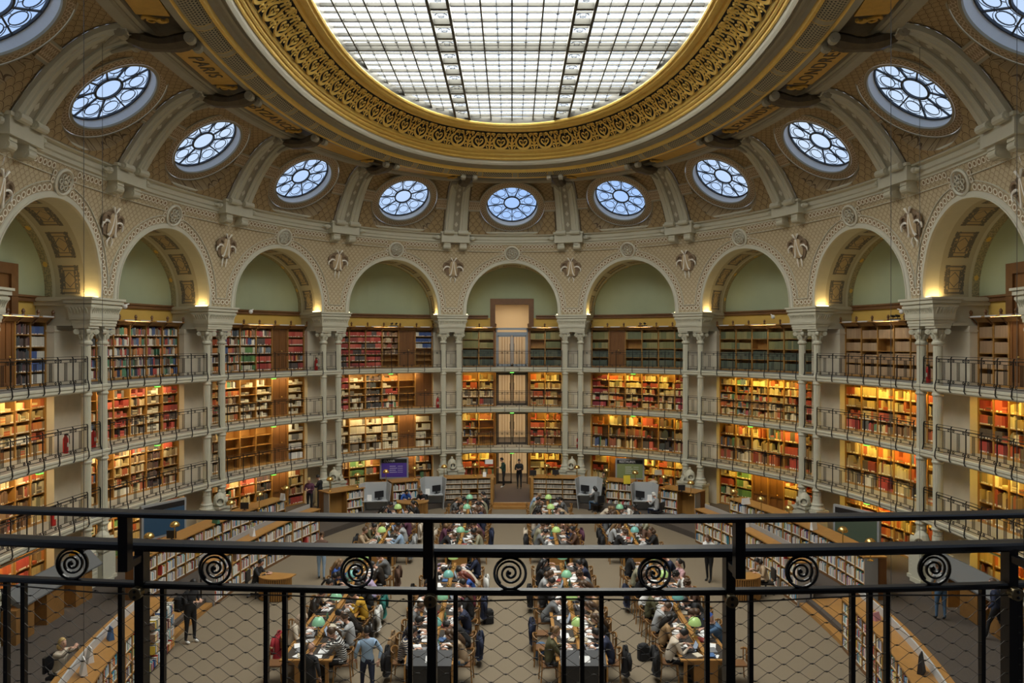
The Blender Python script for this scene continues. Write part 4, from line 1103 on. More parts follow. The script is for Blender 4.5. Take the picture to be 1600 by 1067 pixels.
def bookcase(i, L):
    rows, cols = SPEC[(i, L)]; s0, s1 = bay_range(i); a, b = s0+HP+.02, s1-HP-.02; r = random.Random(i*10+L+500)
    z0 = LEV[L]; H = 2.03 if L < 3 else 2.20; n = len(cols)
    where = levname[L]+', '+shortbay(i)
    lst = [(0, 6, where)] if i else [(0, 2, levname[L]+', left of the doorway'), (4, 6, levname[L]+', right of the doorway')]
    for c0, c1, nm in lst:
        desc = {'D': ''}
        hasD = 'D' in cols[c0:c1]; emp = '.' in cols[c0:c1]
        t = thing('bookcase', f"oak bookcase{' with door' if hasD else ''}{' and empty shelves' if emp and hasD else ' with empty shelves' if emp else ''} {nm.replace('the bay', 'bay')}", 'bookcase', RP((a+b)/2 if i else a+(b-a)*(c0+c1)/12, N_CASE+.2, z0), 0, 'built-in oak bookcases round the walls')
        edges = [a+(b-a)*c/6 for c in range(7)]
        m = MB(); m.sweep([(N_WALL-.04, z0), (N_WALL-.01, z0), (N_WALL-.01, z0+H), (N_WALL-.04, z0+H)], edges[c0], edges[c1], 1.2); m.build('back_panel', OAK, t)
        for c in range(c0, c1+1):
            m = MB(); m.sbox(edges[c]-.026, edges[c]+.026, N_CASE-.01, N_WALL-.03, z0, z0+H); m.build('upright', OAK, t)
        m = MB(); m.sbox(edges[c0], edges[c1], N_CASE+.01, N_WALL-.03, z0, z0+.08, 1.2); m.build('plinth', OAK, t)
        if L == 3:
            m = MB(); m.sweep([(N_CASE-.02, z0+H-.06), (N_CASE-.12, z0+H+.05), (N_CASE-.34, z0+H+.09), (N_CASE-.34, z0+H+.13), (N_WALL, z0+H+.13), (N_WALL, z0+H-.06)], edges[c0], edges[c1], 1.2); m.build('cornice', OAK, t)
            for c in range(c0, c1+1):
                m = MB(); o, tx, inn, rz = frame_at(edges[c], N_CASE-.26); o = o+Vector((0,0,z0+H+.13)); m.lathe([(.03,0),(.05,.04),(.035,.08),(.06,.13),(.045,.19),(.0,.24)], seg=7, fr=(o, tx, inn, Vector((0,0,1)))); m.tube([o+Vector((0,0,-.03)), o-inn*.2+Vector((0,0,-.25))], .03, 5); m.build('finial_bracket', WOODD, t)
            for c in range(c0, c1):
                m = MB(); sc_ = (edges[c]+edges[c+1])/2; m.sbox(sc_-.26, sc_+.26, N_CASE-.36, N_CASE-.28, z0+H+.10, z0+H+.15); m.build('lamp_bar', BARSHEEN, t)
        for c in range(c0, c1):
            k = cols[c]; P0, P1 = Vector(RP(edges[c]+.03, N_CASE+.02, 0)), Vector(RP(edges[c+1]-.03, N_CASE+.02, 0)); X = (P1-P0); w = X.length; X.normalize(); Yd = Vector((-X.y, X.x, 0))
            if Yd.dot(Vector(RP(edges[c], 2, 0))-P0) < 0: Yd = -Yd
            if k == 'D':
                q = MB()
                f = lambda u0, u1, d0, d1, zz0, zz1: q.add([tuple(P0+X*u+Yd*d+Vector((0,0,zz))) for zz in (zz0, zz1) for u, d in ((u0,d0),(u1,d0),(u1,d1),(u0,d1))], [(0,3,2,1),(4,5,6,7),(0,1,5,4),(1,2,6,5),(2,3,7,6),(3,0,4,7)])
                f(-.01, w+.01, .03, .07, z0+.05, z0+H); f(.0, .09, 0, .03, z0+.05, z0+H); f(w-.09, w, 0, .03, z0+.05, z0+H); f(w/2-.03, w/2+.03, 0, .03, z0+.05, z0+H); f(.09, w-.09, .0, .03, z0+.85, z0+.95); f(.09, w-.09, .0, .03, z0+H-.12, z0+H); f(.09, w-.09, 0, .03, z0+.05, z0+.18)
                dr = q.build('door', OAKD, t)
                kb = MB(); kb.ball(tuple(P0+X*(w/2+.1)-Yd*.03+Vector((0,0,z0+1.0))), .03, 8, 5); kb.build('knob', GOLD, dr)
                continue
            rh = (H-.14)/rows
            for q in range(rows):
                z = z0+.08+rh*q
                if q: mm = MB(); mm.sweep([(N_CASE+.01, z-.025), (N_WALL-.04, z-.025), (N_WALL-.04, z), (N_CASE+.01, z)], edges[c]+.02, edges[c+1]-.02, 1.2); mm.build('shelf', OAK, t)
                pal = k; dens = 1.0; flat = 0
                if k == '.': 
                    if r.random() < .85 or (i, L) == (-2, 1): continue
                    pal = 's'; dens = .5
                if i == -1 and L == 3 and k == 'b' and q < 2: continue
                if i == -1 and L == 3 and k == 'z' and q < 3: continue
                if k == 'v' and q < 2: pal = 'V'
                if k == 't' and q == 0: pal = 't'
                if (i, L) == (2, 3) and c == 2 and q == 2: continue
                if (i, L) == (3, 3) and c == 2 and q == 2: continue
                if (i, L) == (0, 3) and c == 4 and q == 2: continue
                if (i, L) == (1, 3) and c == 2 and q == 2: continue
                if L in (1, 2, 0) and pal in 'msyo' and r.random() < .45: pal = r.choice('msyyrob' if i > 0 else 'msrwyob')
                if L == 3 and i == -2 and r.random() < .3: pal = 'm'
                if k in 'w' and i < 0 and L == 2: flat = .5
                elif L in (0, 1, 2): flat = .05
                tall = rows <= 4
                if L < 3 and dens == 1.0 and r.random() < .35: dens = .8
                fill_shelf(books, P0, X, Yd, w, z+.001, rh-.03, pal, r, dens, .025 if not tall else .03, .055 if not tall else .075, .62 if pal not in 'vVt' else .0, flat, (.66,.9) if L != 1 or rows > 3 else (.6,.88))
    # lamps
    for c0, c1, nm in lst:
        sm = (a+(b-a)*(c0+c1)/12); ln = (b-a)*(c1-c0)/6*.80
        if L == 3: strip_light(sm, N_CASE-.33, z0+H+.10, ln, G3P*ln/6, (1, .84, .58), (0, .30, -1))
        else:
            warm = {-4: 1.1, -3: .95, -2: .85, -1: .85, 0: .95, 1: .8, 2: .9, 3: 1.0, 4: .95}[i]
            strip_light(sm, N_CASE-.42, LEV[L+1]-.30, ln, GWP*warm*ln/6, (1, .66, .11) if i > -1 else (1, .74, .36), (0, .5, -1))
for i in VIS:
    for L in (0, 1, 2, 3): bookcase(i, L)
stuff(books.build('shelved_books', BOOK), 'thousands of bound books shelved in the wall bookcases of every gallery', 'books')
# ================= gallery railings
def railing(sa, sb, L, label, nposts, fancy, nr=-.17, group='black iron railings of the galleries'):
    z = LEV[L]; t = thing('gallery_railing', label, 'railing', RP((sa+sb)/2, nr, z), 0, group)
    def rail(zz, hh, ww, nm, n=nr): m = MB(); m.sbox(sa, sb, n-ww/2, n+ww/2, zz-hh/2, zz+hh/2, .7); m.build(nm, IRON, t)
    rail(z+.985, .014, .02, 'handrail', nr+.03); rail(z+.90, .028, .035, 'top_rail'); rail(z+.80, .014, .014, 'upper_rail'); rail(z+.20, .014, .014, 'lower_rail'); rail(z+.09, .018, .02, 'bottom_rail')
    for q in range(nposts+1):
        s = sa+(sb-sa)*q/nposts; m = MB(); P = lambda n, zz: Vector(RP(s, n, zz))
        m.tube([P(nr+.03, z+.985), P(nr, z+.93), P(nr, z+.2), P(nr-.05, z+.03), P(nr-.06, z-.12), P(nr-.03, z-.19), P(nr+.02, z-.19)], .019, 4); m.build('post', IRON, t)
    for q in range(nposts):
        s = sa+(sb-sa)*(q+.5)/nposts
        for d in ((-.045, .045) if not fancy else (-.06, 0, .06)):
            m = MB(); m.sbox(s+d-.009, s+d+.009, nr-.006, nr+.006, z+.20, z+.80); m.build('baluster', IRON, t)
        for zz in (z+.85, z+.145):
            for d in (-.26, .26):
                if (sb-sa)/nposts < .6: continue
                m = MB(); o, tx, inn, rz = frame_at(s+d, nr); c = o+Vector((0,0,zz)); m.tube([c+tx*(.04*cos(a))+Vector((0,0,.04*sin(a))) for a in [2*pi*j/8 for j in range(8)]], .012, 4, loop=True); m.build('ring', IRON, t)
for i in VIS:
    s0, s1 = bay_range(i)
    for L in (1, 2, 3): railing(s0+.445+.17, s1-.445-.17, L, f'black iron railing {levname[L]}, {shortbay(i)}', 7 if i in (0,) else 6, abs(i) > 2)
for k in VK:
    if k in (-5, 4): continue
    for L in (1, 2, 3): railing(PAIR[k]-.28, PAIR[k]+.28, L, f'short black iron railing {levname[L]} between columns, {pairname[k]}', 1, False, -.02, 'short railings between paired columns')
# ================= the tall doorway of the centre bay
o = Vector(RP(0, 0, 0)); yw = o.y+N_WALL
zt = EYE+2.20
m = MB(); y0 = yw-.05; y1 = yw+3.2
WARM = newmat('warm_corridor_wall', (.72,.60,.44), .7); 
m.box(-1.9, -1.8, y0+.2, y1, 0, zt+.3); m.box(1.8, 1.9, y0+.2, y1, 0, zt+.3); m.box(-1.9, 1.9, y1, y1+.1, 0, zt+.3); m.box(-1.9, 1.9, y0+.2, y1, zt+.2, zt+.3)
struct(m.build('wall', WARM), 'warmly lit corridor beyond the tall doorway')
m = MB()
for L in (0, 1, 2, 3): m.box(-1.8, 1.8, y0+.1, y1, LEV[L]-.2, LEV[L])
struct(m.build('floor', CARPETD), 'corridor floors beyond the doorway')
m = MB()
for sd in (-1, 1):
    for L in (0, 1, 2, 3):
        m.box(sd*1.35-.35, sd*1.35+.35, y1-.06, y1-.01, LEV[L]+.02, LEV[L]+1.3)
        for q in range(4): m.box(sd*(.12+.17*q)-.012, sd*(.12+.17*q)+.012, y1-.05, y1-.01, LEV[L]+.1, LEV[L]+2.0)
struct(m.build('trim', OAK), 'oak linings in the corridor beyond the doorway')
for L in (0, 1, 2, 3):
    area('corridor_lamp', (0, yw+1.3, (LEV[L+1]-.25 if L < 3 else zt+.15)), 1.6, 60, (1, .80, .52), (0, 0, 0), 1.2)
for L in (0, 1, 2, 3):
    z0 = LEV[L]; H = 2.02 if L < 3 else 2.30
    MT = [newmat('steel_grey_frame', (.33,.38,.44), .4, .4), newmat('dark_bronze_frame', (.06,.05,.045), .5, .3)][0 if L == 3 else 1] if L in (0, 3) else MATS['dark_bronze_frame']
    t = thing('double_door', f"glazed double door {['open to the entrance','with dark frame','with dark frame','with pale steel frame'][L]} {levname[L]}", 'door', (0, yw-.25, z0), 0); t['kind'] = 'structure'
    m = MB(); yy = yw-.28
    for x in (-.92, .92): m.box(x-.05, x+.05, yy-.04, yy+.04, z0, z0+H)
    m.box(-.92, .92, yy-.04, yy+.04, z0+H-.12, z0+H)
    if L == 3: m.box(-.92, .92, yy-.05, yy+.04, z0+H-.45, z0+H-.25)
    m.build('door_frame', MT, t)
    for sd in (-1, 1):
        m = MB()
        if L == 0 and sd > 0: continue
        x0, x1 = (.02, .86) if sd > 0 else (-.86, -.02); zz = z0+H-(.45 if L == 3 else .12)
        for a, b in ((x0, x0+.07), (x1-.07, x1)): m.box(a, b, yy-.02, yy+.02, z0+.02, zz)
        m.box(x0, x1, yy-.02, yy+.02, z0+.02, z0+.16); m.box(x0, x1, yy-.02, yy+.02, zz-.08, zz)
        lf = m.build('door_leaf', MT, t)
        m = MB(); xh = .12*sd; m.tube([(xh, yy-.03, z0+.95), (xh, yy-.09, z0+.97), (xh, yy-.09, z0+1.35), (xh, yy-.03, z0+1.37)], .015, 6); m.build('handle', IRON, lf)
# dark frame of the doorway
m = MB(); W = 1.0
for sd in (-1, 1): m.box(sd*W-(.0 if sd > 0 else .30), sd*W+(.30 if sd > 0 else .0), yw-.14, yw+.1, EYE+.85, zt+.35)
m.box(-W, W, yw-.14, yw+.1, zt, zt+.35)
struct(m.build('trim', WOODD), 'dark wooden surround of the tall doorway')
for i in (-4, 4):
    s0, s1 = bay_range(i); sm = (s0+s1)/2; m = MB()
    for a, b in ((-1.3, -1.0), (1.0, 1.3)): m.sbox(sm+a, sm+b, N_WALL-.14, N_WALL, EYE+.85, EYE+2.55)
    m.sbox(sm-1.0, sm+1.0, N_WALL-.14, N_WALL, EYE+2.2, EYE+2.55)
    struct(m.build('trim', WOODD), f'dark wooden surround on the green lunette of {shortbay(i)}')
    m = MB(); m.sbox(sm-1.0, sm+1.0, N_WALL-.06, N_WALL, EYE+.85, EYE+2.2); struct(m.build('door', OAKD), f'dark panel inside the wooden surround of {shortbay(i)}')
m = MB()
for sd in (-1, 1): m.box(sd*W-(.0 if sd > 0 else .10), sd*W+(.10 if sd > 0 else .0), N_CASE+o.y-.05, yw+.1, 0, EYE+.85)
struct(m.build('trim', OAKD), 'dark oak jambs of the tall doorway')
# ================= exit lights under the galleries
for i, L in [(0,1),(0,2),(0,3),(-1,2),(-1,3),(1,2),(1,3),(-2,2),(-2,3),(-3,2),(-3,3),(2,2),(3,2),(-4,2),(3,1),(4,1),(-2,1)]:
    s0, s1 = bay_range(i); sm = (s0+s1)/2; z = LEV[L]-.31
    p = RP(sm, -.05, z); t = thing('exit_light', f'green emergency light under {levname[L][3:]} edge, {shortbay(i)}', 'light', p, 0, 'green emergency lights')
    m = MB(); m.sbox(sm-.11, sm+.11, -.12, -.02, z, z+.03); m.build('lens', EXITG, t); m = MB(); m.sbox(sm-.13, sm+.13, -.13, -.01, z+.03, z+.05); m.build('housing', PAINT, t)
# ================= fire extinguishers
RED = newmat('extinguisher_red', (.50,.02,.02), .35)
for i, L, f in [(-3,2,-.9),(-2,3,.97),(-1,2,.93),(-4,2,.86),(3,3,.86),(1,1,-1.08),(-4,1,.62)]:
    s0, s1 = bay_range(i); s = (s0+s1)/2+f*(s1-s0)/2*.88
    o, tx, inn, rz = frame_at(s, .55); v = thing('fire_extinguisher', f'red fire extinguisher {levname[L]}, {bayname[i]}', 'fire extinguisher', (o.x, o.y, LEV[L]), rz, 'red fire extinguishers on the galleries')
    m = MB(); m.lathe([(.075,0),(.085,.02),(.085,.48),(.06,.55),(.025,.58),(.025,.62)], seg=12); m.build('cylinder', RED, v, local=True)
    m = MB(); m.box(-.02, .02, -.09, .03, .62, .66); m.tube([(.02,-.05,.62),(.12,-.05,.58),(.13,-.05,.30)], .012, 5); m.build('valve_and_hose', IRON, v, local=True)
    m = MB(); m.box(-.05, .05, -.088, -.075, .22, .36); m.build('label_plate', WHITEM, v, local=True)
# ================= low bookcases, desks and tables
def oval_s(ov, y, side):
    lo, hi = 0., ov.len/2
    for _ in range(40):
        m = (lo+hi)/2
        if ov.at(m)[1] > y: lo = m
        else: hi = m
    return side*lo
BRASS = newmat('polished_brass', (.72,.48,.16), .25, .9)
GREY = newmat('grey_metal_panel', (.36,.37,.38), .5, .2)
GREYL = newmat('light_grey_metal', (.52,.54,.56), .45, .2)
BLACK = newmat('black_plastic', (.015,.015,.018), .4)
PAPER = newmat('white_paper', (.80,.80,.80), .7)
LEATHER = newmat('dark_leather_pad', (.035,.028,.024), .5)
GGLASS = newmat('green_glass_shade', (.22,.48,.30), .25, emit=(.30,.62,.38), estr=.16)
GGLASS2 = newmat('yellow_green_glass_shade', (.35,.52,.18), .25, emit=(.50,.72,.25), estr=.22)
GGLASS3 = newmat('teal_glass_shade', (.16,.40,.36), .25, emit=(.22,.52,.48), estr=.12)
ind_books = []           # books built one by one
def ibook(O, X, Yd, x, z, t, h, d, col, label, group):
    p = O+X*x; m = MB(); m.box(0, t, 0, d, 0, h, col=col); h2 = h*.16
    m.box(.0005, t-.0005, -.0015, .0, h*.06, h2+.01, col=(.80,.78,.72)); m.box(.003, t-.003, .003, d+.001, h, h+.0015, col=(.75,.72,.64))
    me_o = m.build('book', BOOK, None)
    me_o.location = (p.x, p.y, z); me_o.rotation_euler = (0, 0, math.atan2(X.y, X.x)); tag(me_o, label, 'book', group); ind_books.append(me_o)
COLN = [((.62,.58,.50),'cream'),((.75,.73,.70),'white'),((.55,.06,.05),'red'),((.06,.14,.40),'blue'),((.04,.04,.05),'black'),((.12,.30,.20),'green'),((.70,.50,.06),'yellow'),((.22,.24,.27),'grey'),((.30,.10,.08),'maroon'),((.08,.35,.50),'sky blue'),((.60,.28,.08),'orange'),((.78,.76,.72),'ivory'),((.28,.18,.12),'brown')]
lowbooks = MB()
def low_unit(O0, O1, inn, depth, z0, h, label, ncol, nrow, group, indiv=None, grey_end=(), rr=None, fill=.9, back=True, nook=None, base=.09):
    """straight unit between two floor points on its front line; inn points to the reader"""
    P0, P1 = Vector((*O0, 0)), Vector((*O1, 0)); X = P1-P0; w = X.length; X.normalize(); Yd = -Vector((inn.x, inn.y, 0)); Yd = (Yd-X*Yd.dot(X)).normalized()
    t = thing('low_bookcase', label, 'bookcase', tuple((P0+P1)/2+Vector((0,0,z0))), 0, group); r = rr or random.Random(label)
    def bx(m, a, b, c, d, e, f): m.add([tuple(P0+X*u+Yd*v+Vector((0,0,zz))) for zz in (e, f) for u, v in ((a,c),(b,c),(b,d),(a,d))], [(0,3,2,1),(4,5,6,7),(0,1,5,4),(1,2,6,5),(2,3,7,6),(3,0,4,7)])
    m = MB(); bx(m, 0, w, 0.01, depth, z0, z0+base); m.build('plinth', WOODD, t)
    m = MB(); bx(m, 0, w, depth-.03, depth, z0+base, z0+h); m.build('back_panel', OAK, t)
    for k in range(ncol+1):
        u = w*k/ncol; m = MB(); th = .03 if 0 < k < ncol else .035; a = max(0, u-th/2) if k < ncol else w-th; bx(m, a, a+th, 0, depth-.03, z0+base, z0+h); m.build('upright', OAK, t)
    for e in grey_end:
        m = MB(); u = -.025 if e == 0 else w; bx(m, u, u+.025, .0, depth, z0, z0+h); m.build('end_panel', GREY, t)
    rh = (h-base)/nrow; cw = w/ncol
    for k in range(ncol):
        if nook is not None and k in nook: continue
        for q in range(nrow):
            z = z0+base+rh*q
            if q: m = MB(); bx(m, k*cw+.017, (k+1)*cw-.017, .01, depth-.03, z-.02, z); m.build('shelf', OAK, t)
            Oc = P0+X*(k*cw+.02)+Yd*.025
            if indiv:
                x = r.uniform(.0, .03); n = 0
                while True:
                    tt = r.uniform(.022, .05)
                    if x+tt > cw-.04 or n > 24: break
                    c, cn = r.choice(COLN); hh = r.uniform(.62, .88)*(rh-.03); n += 1
                    sz = 'tall' if hh > .31 else 'short' if hh < .26 else 'medium'; tk = 'thick' if tt > .036 else 'slim'
                    rown = {0: 'bottom', nrow-1: 'top'}.get(q, 'middle') if nrow == 3 else f"{['bottom','second','third','top'][q]}"
                    ordn = ['first','second','third','fourth','fifth','sixth','seventh','eighth','ninth','tenth','11th','12th','13th','14th','15th','16th','17th','18th','19th','20th','21st','22nd','23rd','24th','25th'][n-1]
                    if len(ind_books) < (150 if 'left' in indiv else 300): ibook(Oc, X, Yd, x, z+.001, tt*.97, hh, .20, c, f"{sz} {cn} book, {ordn} on {rown} shelf, {['first','second','third','fourth','fifth','sixth'][k]} column, {indiv}", f'books on the {rown} shelf of {indiv}')
                    else: put_book(lowbooks, Oc, X, Yd, x, z+.001, tt*.97, hh, .20, c, True)
                    x += tt
            else:
                x = r.uniform(0, .03); e = cw-.04 if r.random() < fill else cw*r.uniform(.4, .8)
                while True:
                    tt = r.uniform(.02, .045)
                    if x+tt > e: break
                    c = r.choice(COLN)[0] if r.random() < .62 else r.choice([(.75,.73,.70),(.62,.58,.50)])
                    if nook == (): c = r.choice([(.50,.46,.38),(.38,.33,.26),(.30,.25,.2),(.22,.2,.17)]); tt = .03
                    put_book(lowbooks, Oc, X, Yd, x, z+.001, tt*.97, r.uniform(.62, .88)*(rh-.03) if nook != () else (rh-.03)*.72, .20, c, True); x += tt
    return t, P0, P1, X, Yd, w
def countertop(ov, sa, sb, n0, n1, z, th, name, label, mat, ds=.4):
    m = MB(); N = max(2, int(abs(sb-sa)/ds)); vs = []; fs = []
    for i in range(N+1):
        s = sa+(sb-sa)*i/N; x, y = ov.at(s); nx, ny = ov.nrm(x, y)
        for n, zz in ((n0, z), (n1, z), (n1, z+th), (n0, z+th)): vs.append((x+n*nx, y+n*ny, zz))
    for i in range(N):
        b = 4*i; c = b+4; fs += [(b,b+1,c+1,c),(b+1,b+2,c+2,c+1),(b+2,b+3,c+3,c+2),(b+3,b,c,c+3)]
    fs += [(3,2,1,0),(4*N,4*N+1,4*N+2,4*N+3)]; m.add(vs, fs)
    return recentre(tag(m.build(name, mat), label, 'countertop'))
BANKB = Oval(18.2, 11.7, 2.1, cx=-.2)
def run(ov, side, y0, y1, depth, z0, h, nm, ul, ncol, nrow, group, indiv_units=(), grey=()):
    sa, sb = oval_s(ov, y0, side), oval_s(ov, y1, side); L = abs(sb-sa); n = max(1, round(L/ul)); out = []
    names = ['nearest the door end','second from the door end','third from the door end','fourth from the door end','fifth from the door end','sixth from the door end','seventh from the door end']
    for k in range(n):
        a, b = sa+(sb-sa)*k/n, sa+(sb-sa)*(k+1)/n; x0, y0_ = ov.at(a); x1, y1_ = ov.at(b); nx, ny = ov.nrm(*ov.at((a+b)/2))
        ge = [e for e in (0, 1) if (e == 0 and k == 0 and 0 in grey) or (e == 1 and k == n-1 and 1 in grey)]
        p, q = (x0, y0_), (x1, y1_)
        iv = f"the {nm}, {names[min(k, 6)]}" if k in indiv_units else None
        out.append(low_unit(p, q, Vector((-nx, -ny, 0)), depth, z0, h, f'oak low bookcase filled with modern books, {nm}, {names[min(k,6)]}', ncol, nrow, group, (f"{nm.split()[0]} near case {['by the steps','second from steps','third from steps','fourth','five','six','seven'][k]}" if iv else None), ge))
    return sa, sb
SD = {-1: 'left', 1: 'right'}
for sd in (-1, 1):
    # near run, in front of the camera's side of the steps
    sa, sb = run(BANK, sd, 21.05, 13.2, .45, 0, 1.41, f'{SD[sd]} near curved run', 1.95, 4, 4, 'curved low bookcases round the reading floor', indiv_units=(0, 1, 2), grey=())
    countertop(BANK, sa-sd*.02, sb, -.03, .86, 1.41, .045, 'countertop', f'oak countertop curving along the {SD[sd]} near run of low bookcases', WOODL)
    countertop(BANK, sa, sb, .52, .56, 1.455, .20, 'screen_panel', f'grey metal upstand along the {SD[sd]} near countertop', GREYL)
    countertop(BANK, sa, sb, .46, .80, LEV[0], 1.41-LEV[0], 'desk_carcass', f'grey carcass behind the {SD[sd]} near bookcases', GREY)
    # far run
    sa, sb = run(BANK, sd, 32.2, 24.4, .42, 0, 1.41, f'{SD[sd]} far curved run', 2.0, 3, 3, 'curved low bookcases round the reading floor', grey=(1,))
    countertop(BANK, sa+sd*.0-sd*.03, sb+sd*.03, -.03, .48, 1.41, .04, 'countertop', f'oak countertop curving along the {SD[sd]} far run of low bookcases', WOODL)
    countertop(BANK, sa, sb, .50, .53, LEV[0], 1.62-LEV[0], 'screen_panel', f'grey metal screen behind the {SD[sd]} far countertop', GREY)
    # second, outer run on the raised walk
    sa, sb = run(BANKB, sd, 33.2, 24.2, .45, LEV[0], 1.38, f'{SD[sd]} outer run', 2.0, 3, 3, 'outer low bookcases on the raised walk', grey=(1,))
    countertop(BANKB, sa-sd*.03, sb+sd*.03, -.03, .75, LEV[0]+1.38, .04, 'countertop', f'oak countertop of the {SD[sd]} outer run', WOODL)
    countertop(BANKB, sa, sb, .47, .74, LEV[0], 1.37, 'desk_carcass', f'oak back of the {SD[sd]} outer run', OAKD)
    # steps in the gap
    m = MB()
    for q in range(2):
        s0_, s1_ = oval_s(BANK, 24.35, sd), oval_s(BANK, 21.1, sd); n0_ = .05+.38*q; N = 6; vs = []; fs = []
        for i in range(N+1):
            s = s0_+(s1_-s0_)*i/N; x, y = BANK.at(s); nx, ny = BANK.nrm(x, y)
            for n, zz in ((n0_, 0), (1.5, 0), (1.5, .135*(q+1)), (n0_, .135*(q+1))): vs.append((x+n*nx, y+n*ny, zz))
        for i in range(N):
            b = 4*i; c = b+4; fs += [(b,b+1,c+1,c),(b+1,b+2,c+2,c+1),(b+2,b+3,c+3,c+2),(b+3,b,c,c+3)]
        fs += [(3,2,1,0),(4*N,4*N+1,4*N+2,4*N+3)]; m.add(vs, fs)
    tag(recentre(m.build('wooden_steps', WOODL)), f'two wooden steps in the gap of the {SD[sd]} low bookcases', 'steps')
# far cases either side of the entrance
FAR = [((-3.55,39.35),(-.95,39.65),3,5,'left of the entrance',(), True), ((-6.15,38.25),(-4.9,38.8),2,3,'between the two left study booths',(),False), ((-8.75,35.55),(-7.35,36.85),2,3,'left of the left study booths',(0,),False)]
far_top = []
for (a, b, nc, nr_, nm, nk, old) in FAR:
    for sd in (-1, 1):
        A = (a[0]*-sd, a[1]); B = (b[0]*-sd, b[1])
        nm2 = nm if sd < 0 else nm.replace('left', 'right')
        if sd > 0: A, B = B, A
        X = Vector((B[0]-A[0], B[1]-A[1], 0)).normalized(); inn = Vector((X.y, -X.x, 0)); 
        if inn.y > 0: inn = -inn
        t, P0, P1, X, Yd, w = low_unit(A, B, inn, .5, 0, 1.41, f"oak low bookcase {'of old bound volumes ' if old else 'with open nook '}{nm2}", nc, nr_, 'low bookcases along the far side', nook=() if old else (nk and ((0,) if sd < 0 else (1,)) or None), grey_end=(0,) if (nk and sd < 0) else (1,) if nk else ())
        m = MB()
        for u0, u1 in ((-.06, w+.06),): m.add([tuple(P0+X*u+Yd*v+Vector((0,0,zz))) for zz in (1.41, 1.45) for u, v in ((u0,-.04),(u1,-.04),(u1,.95),(u0,.95))], [(0,3,2,1),(4,5,6,7),(0,1,5,4),(1,2,6,5),(2,3,7,6),(3,0,4,7)])
        m.build('top_board', WOODL, t)
        m = MB()
        m.add([tuple(P0+X*u+Yd*v+Vector((0,0,zz))) for zz in (0, 1.41) for u, v in ((-.05,.5),(w+.05,.5),(w+.05,.93),(-.05,.93))], [(0,3,2,1),(0,1,5,4),(1,2,6,5),(2,3,7,6),(3,0,4,7)]); m.build('rear_cupboard', OAKD, t)
# entrance: dark carpet, steps, side walls
m = MB(); m.box(-.98, .98, 38.95, 43.9, 0, LEV[0]+.012); struct(m.build('floor', newmat('plum_brown_carpet', (.10,.07,.06), .95)), 'dark carpeted landing at the entrance')
m = MB(); m.box(-.98, .98, 38.75, 38.95, .13, .27); m.box(-.98, .98, 38.5, 38.75, 0, .13); tag(recentre(m.build('wooden_steps', WOODL)), 'wooden steps in front of the entrance doors', 'steps')
for sd in (-1, 1):
    m = MB(); m.box(sd*1.06-.07, sd*1.06+.07, 38.9, 40.6, 0, 1.47); tag(recentre(m.build('wooden_side_panel', OAK)), f"oak side panel on the {'left' if sd < 0 else 'right'} of the entrance steps", 'panel')
stuff(lowbooks.build('shelved_books', BOOK), 'modern books with white labels in the low bookcases', 'books')
# study booths of grey metal
def booth(px0, px1, Y, sd, nm):
    x0, x1 = (px0-800)*Y/1160, (px1-800)*Y/1160; w = x1-x0; ang = math.atan2((x0+x1)/2, Y)*-.6
    t = thing('study_booth', f'grey metal study booth with folded side walls, {nm}', 'booth', ((x0+x1)/2, Y, 0), ang, 'grey metal study booths')
    H = 1.62; 
    def wall(pts, nm2, mt=GREYL):
        m = MB(); n = Vector(pts[1])-Vector(pts[0]); k = n.cross(Vector(pts[2])-Vector(pts[0])).normalized()*.03
        m.add([tuple(Vector(p)) for p in pts]+[tuple(Vector(p)+k) for p in pts], [(0,1,2,3),(7,6,5,4),(0,4,5,1),(1,5,6,2),(2,6,7,3),(3,7,4,0)]); m.build(nm2, mt, t, local=True)
    s = -sd
    wall([(-w*.38*1,.0,0), (-w*.30,.55,0), (-w*.34,.55,H), (-w*.5,-.12,H)], 'side_wall'); wall([(w*.38,0,0), (w*.30,.55,0), (w*.34,.55,H), (w*.5,-.12,H)], 'side_wall')
    wall([(-w*.30,.55,0), (w*.30,.55,0), (w*.34,.55,H), (-w*.34,.55,H)], 'back_wall')
    m = MB(); m.add([(-w*.40,-.05,.74), (w*.40,-.05,.74), (w*.32,.54,.74), (-w*.32,.54,.74), (-w*.40,-.05,.77), (w*.40,-.05,.77), (w*.32,.54,.77), (-w*.32,.54,.77)], [(0,3,2,1),(4,5,6,7),(0,1,5,4),(1,2,6,5),(2,3,7,6),(3,0,4,7)]); m.build('desk', GREYL, t, local=True)
    x, y, z = (x0+x1)/2, Y, 0
    mo = thing('monitor', f'black monitor on the desk of the booth, {nm}', 'monitor', ((x0+x1)/2+s*.15, Y+.3, .77), ang+.5*s, 'monitors in the study booths')
    m = MB(); m.box(-.24, .24, -.02, .02, .12, .44); m.build('screen', BLACK, mo, local=True); m = MB(); m.box(-.03, .03, 0, .04, 0, .14); m.box(-.11, .11, -.06, .1, 0, .015); m.build('stand', BLACK, mo, local=True)
    nt = MB(); nt.add([(-.11,0,0),(.11,0,0),(.11,.08,.30),(-.11,.08,.30),(.11,.16,0),(-.11,.16,0)], [(0,1,2,3),(3,2,4,5),(0,3,5),(1,4,2),(0,5,4,1)]); o = nt.build('notice', PAPER); o.location = ((x0+x1)/2-s*.28, Y-.0, .772); o.rotation_euler = (0, 0, ang); tag(o, f'white notice standing on the desk of the booth, {nm}', 'notice', 'notices in the study booths')
booth(656, 697, 38.4, -1, 'left of the entrance, the inner one'); booth(561, 611, 36.9, -1, 'left of the entrance, the outer one')
booth(898, 941, 38.4, 1, 'right of the entrance, the inner one'); booth(985, 1028, 36.9, 1, 'right of the entrance, the outer one')
